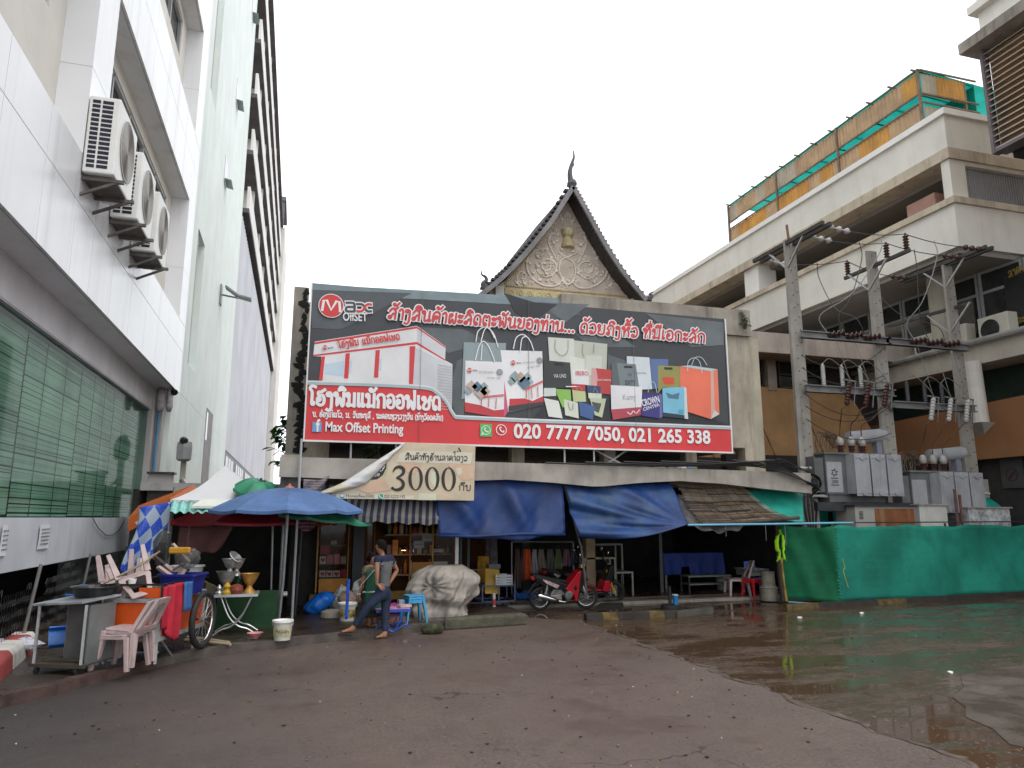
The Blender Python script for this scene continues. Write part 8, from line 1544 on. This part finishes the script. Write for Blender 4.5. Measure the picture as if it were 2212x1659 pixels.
    for q, s in ((a, -1), (d_, 1)):
        h = MB(); u_ = (d_-a).normalized()*s; h.tube([q-u_*.12, q], .02, 8); h.build('grip', RUBBER, t); m_ = MB(); p0 = q-u_*.14; m_.tube(spline([p0, p0+Vector((.02, .03*s, .14)), p0+Vector((-.04, .08*s, .24))], 4), .007, 5); mi = m_.build('mirror', DARKM, t); k = p0+Vector((-.04, .08*s, .27)); MB().lathe(k, [(.01, -.012), (.055, -.01), (.06, .0), (.05, .012)], 14, (-1, 0, .1)).build('mirror_glass', CHROME, mi)
    MB().tube([(.45, .12, .28), (.4, .3, .02)], .012, 6).build('kickstand', STEEL, t)
    if red and not scooter: MB().obox((1.02, -.1, 1.03), (.1, .02, .09), Matrix.Rotation(.4, 3, 'Y')).build('yellow_tag', mat('tag_yellow', (.6, .45, .02), .4), t, bevel=.006)
    return t
def place(t, p, rz, lean, s): t.location = p; t.rotation_euler = (lean, 0, rz); t.scale = (s,)*3
place(motorbike('red and black underbone motorbike parked nearest the road', True), at(1166, 1319, Z=.008)+Vector((0, .0, 0)), R(7), R(9), .93)
m2 = motorbike('dark motorbike hidden between the red motorbike and the scooter', False); place(m2, at(1185, 1306, Z=.01)+Vector((.2, .45, 0)), R(14), R(7), .93)
place(motorbike('red scooter with a yellow fork parked behind the red motorbike', True, True, True), at(1222, 1309, Z=.01)+Vector((.16, .12, 0)), R(6), R(9), .93)

# ================================================================== PEOPLE
def skin(name, nodes, edges, m, parent, sub=2, root=None, mats=None, pick=None):
    """one smooth continuous surface grown round a joint skeleton; nodes: key -> (point, radius or (rx, ry))"""
    keys = list(nodes); me = bpy.data.meshes.new(name); off = WL[parent.name]; me.from_pydata([Vector(nodes[k][0])-off for k in keys], [(keys.index(a), keys.index(b)) for a, b in edges], [])
    o = bpy.data.objects.new(name, me); COL.objects.link(o); o.modifiers.new('skin', 'SKIN'); q = o.modifiers.new('sub', 'SUBSURF'); q.levels = sub; q.render_levels = sub
    for i, k in enumerate(keys):
        r = nodes[k][1]; me.skin_vertices[0].data[i].radius = r if isinstance(r, tuple) else (r, r); me.skin_vertices[0].data[i].use_root = (k == (root or keys[0]))
    bpy.context.view_layer.update(); nm = bpy.data.meshes.new_from_object(o.evaluated_get(bpy.context.evaluated_depsgraph_get())); bpy.data.objects.remove(o); bpy.data.meshes.remove(me)
    nm.name = name; nm.materials.clear()
    for q in (mats or [m]): nm.materials.append(q)
    for p in nm.polygons: p.use_smooth = True; p.material_index = pick(Vector(p.center)+off) if pick else 0
    o = bpy.data.objects.new(name, nm); COL.objects.link(o); o.parent = parent; WL[o.name] = off; return o
SKIN = mat('skin', (.33, .16, .095), .55, .1, 8); SKIN2 = mat('skin_dark', (.24, .12, .075), .55, .1, 8); HAIR = mat('black_hair', (.006, .005, .005), .85, .2, 20, spec=.15)
def pm(x, y, Y): return at((1300+x*.25922)*.54, (2150+y*.25922)*.54, Y=Y)
def hand(parent, wrist, tip, nrm, m, s=1.0, curl=.5):
    """palm with four unequal bent fingers and a side thumb, one mesh per hand"""
    w = Vector(wrist); d = (Vector(tip)-w).normalized(); n = Vector(nrm); n = (n-d*n.dot(d)).normalized(); c = d.cross(n)
    nd = {'w': (w, .024*s), 'p': (w+d*.05*s, (.036*s, .018*s))}; ed = [('w', 'p')]
    for k, (o, L) in enumerate(((-.03, .055), (-.01, .068), (.011, .062), (.03, .045))):
        b = w+d*.085*s+c*o*s; e = b+d*L*.5*s-n*.012*curl*s*2; f_ = e+d*L*.4*s-n*.05*curl*s
        nd['b%d' % k] = (b, .0105*s); nd['e%d' % k] = (e, .0092*s); nd['f%d' % k] = (f_, .0075*s); ed += [('p', 'b%d' % k), ('b%d' % k, 'e%d' % k), ('e%d' % k, 'f%d' % k)]
    nd['t0'] = (w+d*.035*s-c*.038*s, .013*s); nd['t1'] = (w+d*.07*s-c*.062*s-n*.012*s, .011*s); nd['t2'] = (w+d*.1*s-c*.066*s-n*.025*s, .0085*s); ed += [('w', 't0'), ('t0', 't1'), ('t1', 't2')]
    return nd, ed
def merge_hand(nd, ed, pre, hnd, hed, wrist):
    for k, v in hnd.items(): nd[pre+k] = v
    ed += [(pre+a, pre+b) for a, b in hed]; ed.append((wrist, pre+'w'))
def head(parent, c, r, face, m, tilt=0, ear=True, longhair=False, bun=False):
    """face features and hair on top of the continuous body"""
    f = Vector(face); f.z = 0; f.normalize(); s = Vector((-f.y, f.x, 0)); u = Vector((0, 0, 1)); c = Vector(c)
    def q(a, b, h): return c+f*a*r+s*b*r+u*h*r
    if ear:
        mb = MB()
        for k in (-1, 1): mb.ball(q(-.05, .8*k, .02), r*.22, 8, 0, (.5, .5, 1.1))
        mb.build('ears', m, parent, smooth=True)
    mb = MB(); mb.ball(q(.93, 0, -.08), r*.17, 8, 0, (.9, .9, 1.2)); mb.build('nose', m, parent, smooth=True)
    mb = MB()
    for k in (-1, 1): mb.ball(q(.8, .33*k, .1), r*.1, 8)
    mb.build('eyes', mat('eye_dark', (.02, .015, .012), .2), parent); mb = MB(); mb.tube([q(.78, -.25, -.48), q(.86, 0, -.46), q(.78, .25, -.48)], r*.055, 6); mb.build('mouth', mat('lips', (.25, .08, .06), .5), parent)
    mb = MB(); N = 20
    def hf(i, j):
        a = 2*math.pi*i; ca = math.cos(a); low = -.62 if ca < -.2 else (-.15 if ca < .45 else .5); low = -.7+(ca+1)*.35 if ca < .3 else .2+(ca-.3)*.55
        if longhair: low = -1.0 if ca < .2 else .25+(ca-.2)*.4
        h = 1.14-(1.14-low)*j; w = math.sqrt(max(0, 1-min(1, (h/1.16)**2)))*1.02 if h > 0 else 1.0-.12*h*h
        w = max(w, .02)*(1+.03*math.sin(a*11)+.02*math.sin(a*23+j*9)); return q(ca*w*1.0-.06, math.sin(a)*w*.86, h)
    mb.grid(hf, 40, 14)
    if bun: mb.ball(q(-1.05, 0, -.15), r*.42, 10, 0, (1, 1, 1.1), .05)
    mb.build('hair', HAIR, parent, smooth=True, solid=.012)
# --- the man
YM = 12.78; T = thing('person', 'man in a grey and navy T shirt and jeans with hands on hips', 'person', (1.42, YM, 0)); fcd = Vector((-.62, .72, 0)).normalized(); lf = Vector((-fcd.y, fcd.x, 0)) # left side
hd = pm(858, 135, YM-.02); Hr = .098
J = dict(pel=pm(905, 835, YM), hipL=pm(862, 860, YM-.07), hipR=pm(950, 860, YM+.07), kneeL=pm(655, 1085, YM-.08), ankL=pm(425, 1415, YM-.02), kneeR=pm(930, 1160, YM+.06), ankR=pm(920, 1500, YM+.02), spine=pm(912, 640, YM), chest=pm(915, 420, YM), neck=pm(880, 245, YM), shL=pm(806, 320, YM-.14), shR=pm(1005, 330, YM+.15), elL=pm(803, 520, YM-.2), wrL=pm(800, 722, YM-.17), elR=pm(1112, 505, YM+.26), wrR=pm(1005, 690, YM+.18))
nd = {'pel': (J['pel'], .09), 'spine': (J['spine'], .085), 'chest': (J['chest'], .095), 'neck': (J['neck'], .05), 'hd0': (hd+Vector((0, 0, -.06))+fcd*.02, .072), 'hd': (hd+Vector((0, 0, .0))+fcd*.005, .086), 'hd2': (hd+Vector((0, 0, .06)), .076)}
ed = [('pel', 'spine'), ('spine', 'chest'), ('chest', 'neck'), ('neck', 'hd0'), ('hd0', 'hd'), ('hd', 'hd2')]
for s in 'LR':
    toe = (pm(230, 1468, YM-.02) if s == 'L' else pm(765, 1556, YM+.0)); foot = J['ank'+s]+(Vector((toe.x, toe.y, J['ank'+s].z))-J['ank'+s])*.5; foot.z = toe.z+.025
    heel = J['ank'+s]+Vector((.035, 0, 0)); heel.z = toe.z+.02
    nd.update({'hip'+s: (J['hip'+s], .075), 'knee'+s: (J['knee'+s], .05), 'calf'+s: (J['knee'+s].lerp(J['ank'+s], .35), .048), 'ank'+s: (J['ank'+s], .04), 'heel'+s: (heel, .035), 'foot'+s: (foot, (.045, .028)), 'toe'+s: (toe+Vector((.02, 0, .012)), (.04, .018)), 'sh'+s: (J['sh'+s], .05), 'el'+s: (J['el'+s], .042), 'fa'+s: (J['el'+s].lerp(J['wr'+s], .35), .041), 'wr'+s: (J['wr'+s], .027)})
    ed += [('pel', 'hip'+s), ('hip'+s, 'knee'+s), ('knee'+s, 'calf'+s), ('calf'+s, 'ank'+s), ('ank'+s, 'heel'+s), ('ank'+s, 'foot'+s), ('foot'+s, 'toe'+s), ('chest', 'sh'+s), ('sh'+s, 'el'+s), ('el'+s, 'fa'+s), ('fa'+s, 'wr'+s)]
hnd, hed = hand(T, J['wrL']+Vector((.015, 0, -.01)), pm(870, 770, YM-.2), (0, -1, .3), SKIN, .95, .3); merge_hand(nd, ed, 'hL', hnd, hed, 'wrL')
hnd, hed = hand(T, J['wrR']+Vector((-.015, 0, -.01)), pm(950, 770, YM+.12), (0, 1, .3), SKIN, .95, .4); merge_hand(nd, ed, 'hR', hnd, hed, 'wrR')
skin('body', nd, ed, SKIN, T, 2, 'pel'); head(T, hd+Vector((0, 0, .005)), Hr*.95, (-.88, .45, 0), SKIN)
JE = mat('denim', (.018, .028, .062), .8, .35, 6, .25, 40, streak=.4, scol=(.04, .058, .1), sscale=5, vert=.4)
jn = {'pel': (J['pel']+Vector((0, 0, .02)), (.142, .118)), 'wst': (J['pel']+Vector((.005, 0, .1)), (.136, .11))}; je = [('pel', 'wst')]
for s in 'LR':
    jn.update({'hip'+s: (J['hip'+s]+Vector((0, 0, -.03)), .108), 'th'+s: (J['hip'+s].lerp(J['knee'+s], .5), .09), 'knee'+s: (J['knee'+s], .073), 'calf'+s: (J['knee'+s].lerp(J['ank'+s], .35), .07), 'an'+s: (J['knee'+s].lerp(J['ank'+s], .93), .052)}); je += [('pel', 'hip'+s), ('hip'+s, 'th'+s), ('th'+s, 'knee'+s), ('knee'+s, 'calf'+s), ('calf'+s, 'an'+s)]
skin('jeans', jn, je, JE, T, 2, 'pel')
GS = mat('shirt_grey', (.115, .115, .12), .85, .12, 5, .25, 12); NS = mat('shirt_navy', (.014, .018, .05), .85, .12, 5); PS = mat('sleeve_stripe', (.35, .36, .4), .8)
sn = {'hem': (J['pel']+Vector((.01, 0, .05)), (.15, .125)), 'wst': (J['pel'].lerp(J['spine'], .6), (.137, .112)), 'spine': (J['spine'].lerp(J['chest'], .4), (.14, .115)), 'chest': (J['chest']+Vector((0, 0, .01)), (.157, .122)), 'top': (J['chest'].lerp(J['neck'], .62), (.105, .09)), 'col': (J['neck']+Vector((0, 0, -.035)), .066)}
se = [('hem', 'wst'), ('wst', 'spine'), ('spine', 'chest'), ('chest', 'top'), ('top', 'col')]
for s in 'LR': sn['sh'+s] = (J['sh'+s]+Vector((0, 0, .005)), .078); sn['sl'+s] = (J['sh'+s].lerp(J['el'+s], .55), .064); se += [('chest', 'sh'+s), ('sh'+s, 'sl'+s)]
zy = J['chest'].z+.055; slL = [J['sh'+s].lerp(J['el'+s], .36) for s in 'LR']
def pk_(c):
    for s in 'LR':
        a, b = J['sh'+s], J['el'+s]; q = (c-a).dot((b-a).normalized())/(b-a).length; dist = ((c-a)-(b-a)*q).length
        if q > .2 and dist < .095 and (c-J['chest']).length > .17: return 2 if .36 < q < .41 or .46 < q < .51 else 1
    return 1 if c.z > zy else 0
skin('t_shirt', sn, se, GS, T, 3, 'hem', [GS, NS, PS], pk_)
mb = MB(); FLP = mat('sandal_sole', (.05, .035, .03), .7)
for s in 'LR':
    a = nd['heel'+s][0]; b = nd['toe'+s][0]; d = (b-a); d.z = 0; d.normalize(); n_ = Vector((-d.y, d.x, 0)); z = min(a.z, b.z)-.036; mb = MB(); mb.prism([Vector((p.x, p.y, z)) for p in (a-d*.04-n_*.03, a-d*.04+n_*.03, b+n_*.05, b+d*.045+n_*.03, b+d*.045-n_*.03, b-n_*.05)], (0, 0, .016)); m0 = a.lerp(b, .55); mb.tube(spline([Vector((m0.x, m0.y, z+.02))+n_*.055, m0.lerp(b, .5)+Vector((0, 0, .035)), Vector((m0.x, m0.y, z+.02))-n_*.055], 5), .009, 5); mb.build('sandal', FLP, T)
MB().tube([J['wrL']+Vector((.03*math.cos(q), .03*math.sin(q), .01*math.sin(q))) for q in [k*.628 for k in range(10)]], .006, 5, closed=True).build('bracelet', DARKM, T)
# --- the woman
YW = 13.4; T = thing('person', 'woman in a green apron with a white bag strap', 'person', (1.25, YW, ZP)); hw = pm(742, 322, YW); fcd = Vector((.75, -.65, 0)).normalized()
J = dict(pel=pm(690, 880, YW), spine=pm(700, 700, YW), chest=pm(700, 520, YW), neck=pm(728, 425, YW), shL=pm(770, 480, YW+.06), shR=pm(622, 478, YW-.06), elR=pm(590, 680, YW-.08), wrR=pm(530, 880, YW-.1), elL=pm(830, 650, YW+.05), wrL=pm(850, 820, YW-.02), hipR=pm(665, 920, YW-.05), hipL=pm(725, 920, YW+.05), kneeR=pm(665, 1200, YW-.04), kneeL=pm(740, 1200, YW+.05), ankR=pm(690, 1400, YW-.04), ankL=pm(775, 1395, YW+.05))
nd = {'pel': (J['pel'], .09), 'spine': (J['spine'], .08), 'chest': (J['chest'], .085), 'neck': (J['neck'], .045), 'hd0': (hw+Vector((0, 0, -.055))+fcd*.02, .066), 'hd': (hw, .08), 'hd2': (hw+Vector((0, 0, .055)), .07)}; ed = [('pel', 'spine'), ('spine', 'chest'), ('chest', 'neck'), ('neck', 'hd0'), ('hd0', 'hd'), ('hd', 'hd2')]
for s in 'LR':
    a_ = J['ank'+s]; g_ = Vector((a_.x, a_.y, ZP+.03)); nd.update({'hip'+s: (J['hip'+s], .09), 'knee'+s: (J['knee'+s], .058), 'calf'+s: (J['knee'+s].lerp(a_, .35), .055), 'ank'+s: (a_, .036), 'foot'+s: (g_+fcd*.08, (.038, .024)), 'toe'+s: (g_+fcd*.16, (.034, .016)), 'sh'+s: (J['sh'+s], .045), 'el'+s: (J['el'+s], .038), 'wr'+s: (J['wr'+s], .025)}); ed += [('pel', 'hip'+s), ('hip'+s, 'knee'+s), ('knee'+s, 'calf'+s), ('calf'+s, 'ank'+s), ('ank'+s, 'foot'+s), ('foot'+s, 'toe'+s), ('chest', 'sh'+s), ('sh'+s, 'el'+s), ('el'+s, 'wr'+s)]
for s, tip in (('R', (528, 975)), ('L', (850, 900))): hnd, hed = hand(T, J['wr'+s]+Vector((0, 0, -.02)), pm(*tip, YW-.1), (-1, -.3, 0), SKIN2, .9, .35); merge_hand(nd, ed, 'h'+s, hnd, hed, 'wr'+s)
skin('body', nd, ed, SKIN2, T, 2, 'pel'); head(T, hw+Vector((0, 0, .005)), .088, fcd, SKIN2, longhair=False, bun=True)
GA = mat('apron_green', (.012, .075, .045), .8, .2, 5, .2, 12); PT_ = mat('leopard_print', (.1, .085, .05), .85, .8, 38)
bl = {'hem': (J['pel'], (.14, .12)), 'spine': (J['spine'], (.128, .112)), 'chest': (J['chest'], (.138, .112)), 'top': (J['chest'].lerp(J['neck'], .6), (.085, .08))}; be = [('hem', 'spine'), ('spine', 'chest'), ('chest', 'top')]
for s in 'LR': bl['sh'+s] = (J['sh'+s], .068); bl['sl'+s] = (J['sh'+s].lerp(J['el'+s], .6), .058); be += [('chest', 'sh'+s), ('sh'+s, 'sl'+s)]
skin('blouse', bl, be, PT_, T, 2, 'hem')
mb = MB(); z0_, z1_ = pm(700, 1215, YW).z, J['pel'].z+.1
mb.grid(lambda i, j: Vector((J['pel'].x+(.155+.06*j)*math.cos(6.283*i)*(1+.05*math.sin(i*50)*j), YW+(.13+.05*j)*math.sin(6.283*i)*(1+.05*math.sin(i*50)*j), z1_+(z0_-z1_)*j)), 60, 10); mb.build('skirt', mat('skirt_dark', (.03, .035, .028), .85, .5, 18), T, smooth=True, solid=.01)
mb = MB(); za, zb = J['chest'].z+.03, pm(700, 1110, YW).z; sd_ = Vector((-fcd.y, fcd.x, 0))
mb.grid(lambda i, j: Vector((J['spine'].x+(J['pel'].x-J['spine'].x)*j, YW, 0))+fcd*((.15+.08*j)*math.cos((i-.5)*2.6)+.01*math.sin(i*18)*j)+sd_*(.19+.05*j)*math.sin((i-.5)*2.6)+Vector((0, 0, za+(zb-za)*j)), 22, 16); mb.build('apron', GA, T, smooth=True, solid=.012)
MB().tube([Vector((J['pel'].x+.01, YW, pm(700, 825, YW).z))+fcd*(.19*math.cos(q))+sd_*.215*math.sin(q) for q in [-1.6+.2*k for k in range(17)]], .016, 6).build('apron_string', mat('pale_string', (.4, .45, .42), .8), T)
p0 = J['shL']+Vector((0, -.08, .05)); mb = MB(); mb.bar(pm(770, 490, YW-.24), pm(575, 715, YW-.22), .035, .008); mb.bar(pm(575, 715, YW-.22), pm(530, 790, YW-.2), .025, .008); mb.build('bag_strap', mat('white_strap', (.6, .58, .56), .7), T)
MB().tube([J['wrR']+Vector((.03*math.cos(q), .03*math.sin(q), .01)) for q in [k*.628 for k in range(10)]], .007, 5, closed=True).build('bracelet', WHITEP, T)
mb = MB()
for s in 'LR': g_ = Vector((J['ank'+s].x, J['ank'+s].y, ZP)); mb = MB(); mb.prism([g_-fcd*.05-sd_*.04, g_-fcd*.05+sd_*.04, g_+fcd*.2+sd_*.045, g_+fcd*.2-sd_*.045], (0, 0, .015)); mb.build('sandal', FLP, T)

# ================================================================== PLANTS
LEAF = mat('leaf_green', (.035, .12, .02), .5, .45, 9, transl=.25); LEAFD = mat('leaf_dark', (.015, .05, .015), .5, .4, 9, transl=.2); TWIG = mat('twig', (.09, .07, .045), .8)
def plant(name, lab, base, top, spread, n, m, seed, size=.17, cat='plant'):
    rnd = random.Random(seed); t = thing(name, lab, cat, base); base = Vector(base); top = Vector(top); st = MB(); lv = MB()
    st.tube(spline([base, base.lerp(top, .5)+Vector((.05, 0, 0)), top], 5), [.03, .028, .027, .026, .025, .023, .02, .018, .015, .012, .008][:11], 6)
    for k in range(n):
        f = rnd.uniform(.15, 1); p = base.lerp(top, f); an = rnd.uniform(0, 6.28); L = spread*rnd.uniform(.4, 1)*(1.1-.5*f); e = p+Vector((math.cos(an)*L, math.sin(an)*L, rnd.uniform(-.1, .15))); st.tube([p, e], .008, 4)
        for q in range(3):
            c = p.lerp(e, .5+.25*q)+Vector((rnd.uniform(-.05, .05), rnd.uniform(-.05, .05), 0)); a2 = an+rnd.uniform(-.8, .8); d = Vector((math.cos(a2), math.sin(a2), rnd.uniform(-.9, -.1))).normalized(); w = d.cross(Vector((0, 0, 1))).normalized(); nn = w.cross(d); s_ = size*rnd.uniform(.7, 1.3); fold = rnd.uniform(.05, .25)*s_
            lv.add([c, c+d*s_*.35+w*s_*.42+nn*fold, c+d*s_*.8+w*s_*.25+nn*fold, c+d*s_*1.25, c+d*s_*.8-w*s_*.25+nn*fold, c+d*s_*.35-w*s_*.42+nn*fold, c+d*s_*.6], [(0, 1, 6), (1, 2, 6), (2, 3, 6), (3, 4, 6), (4, 5, 6), (5, 0, 6)], 0)
    st.build('stem', TWIG, t); lv.build('foliage', m, t)
b = at(618, 1000, Y=18); plant('leafy_shrub', 'tall leafy green shrub rising left of the billboard edge', (b.x, 18, 2.78), at(622, 895, Y=18), .42, 44, LEAF, 2)
b = at(812, 985, Y=15.7); plant('shrub', 'small dark shrub growing on the canopy behind the torn banner', (b.x, 15.7, 3.0), at(815, 958, Y=15.7), .35, 26, LEAFD, 5, .1)
b = at(1606, 700, Y=15.9); plant('weed', 'tuft of weeds on the right end of the concrete parapet', (b.x, 15.82, b.z-.15), at(1606, 682, Y=15.8), .16, 26, LEAF, 9, .05, 'weed')
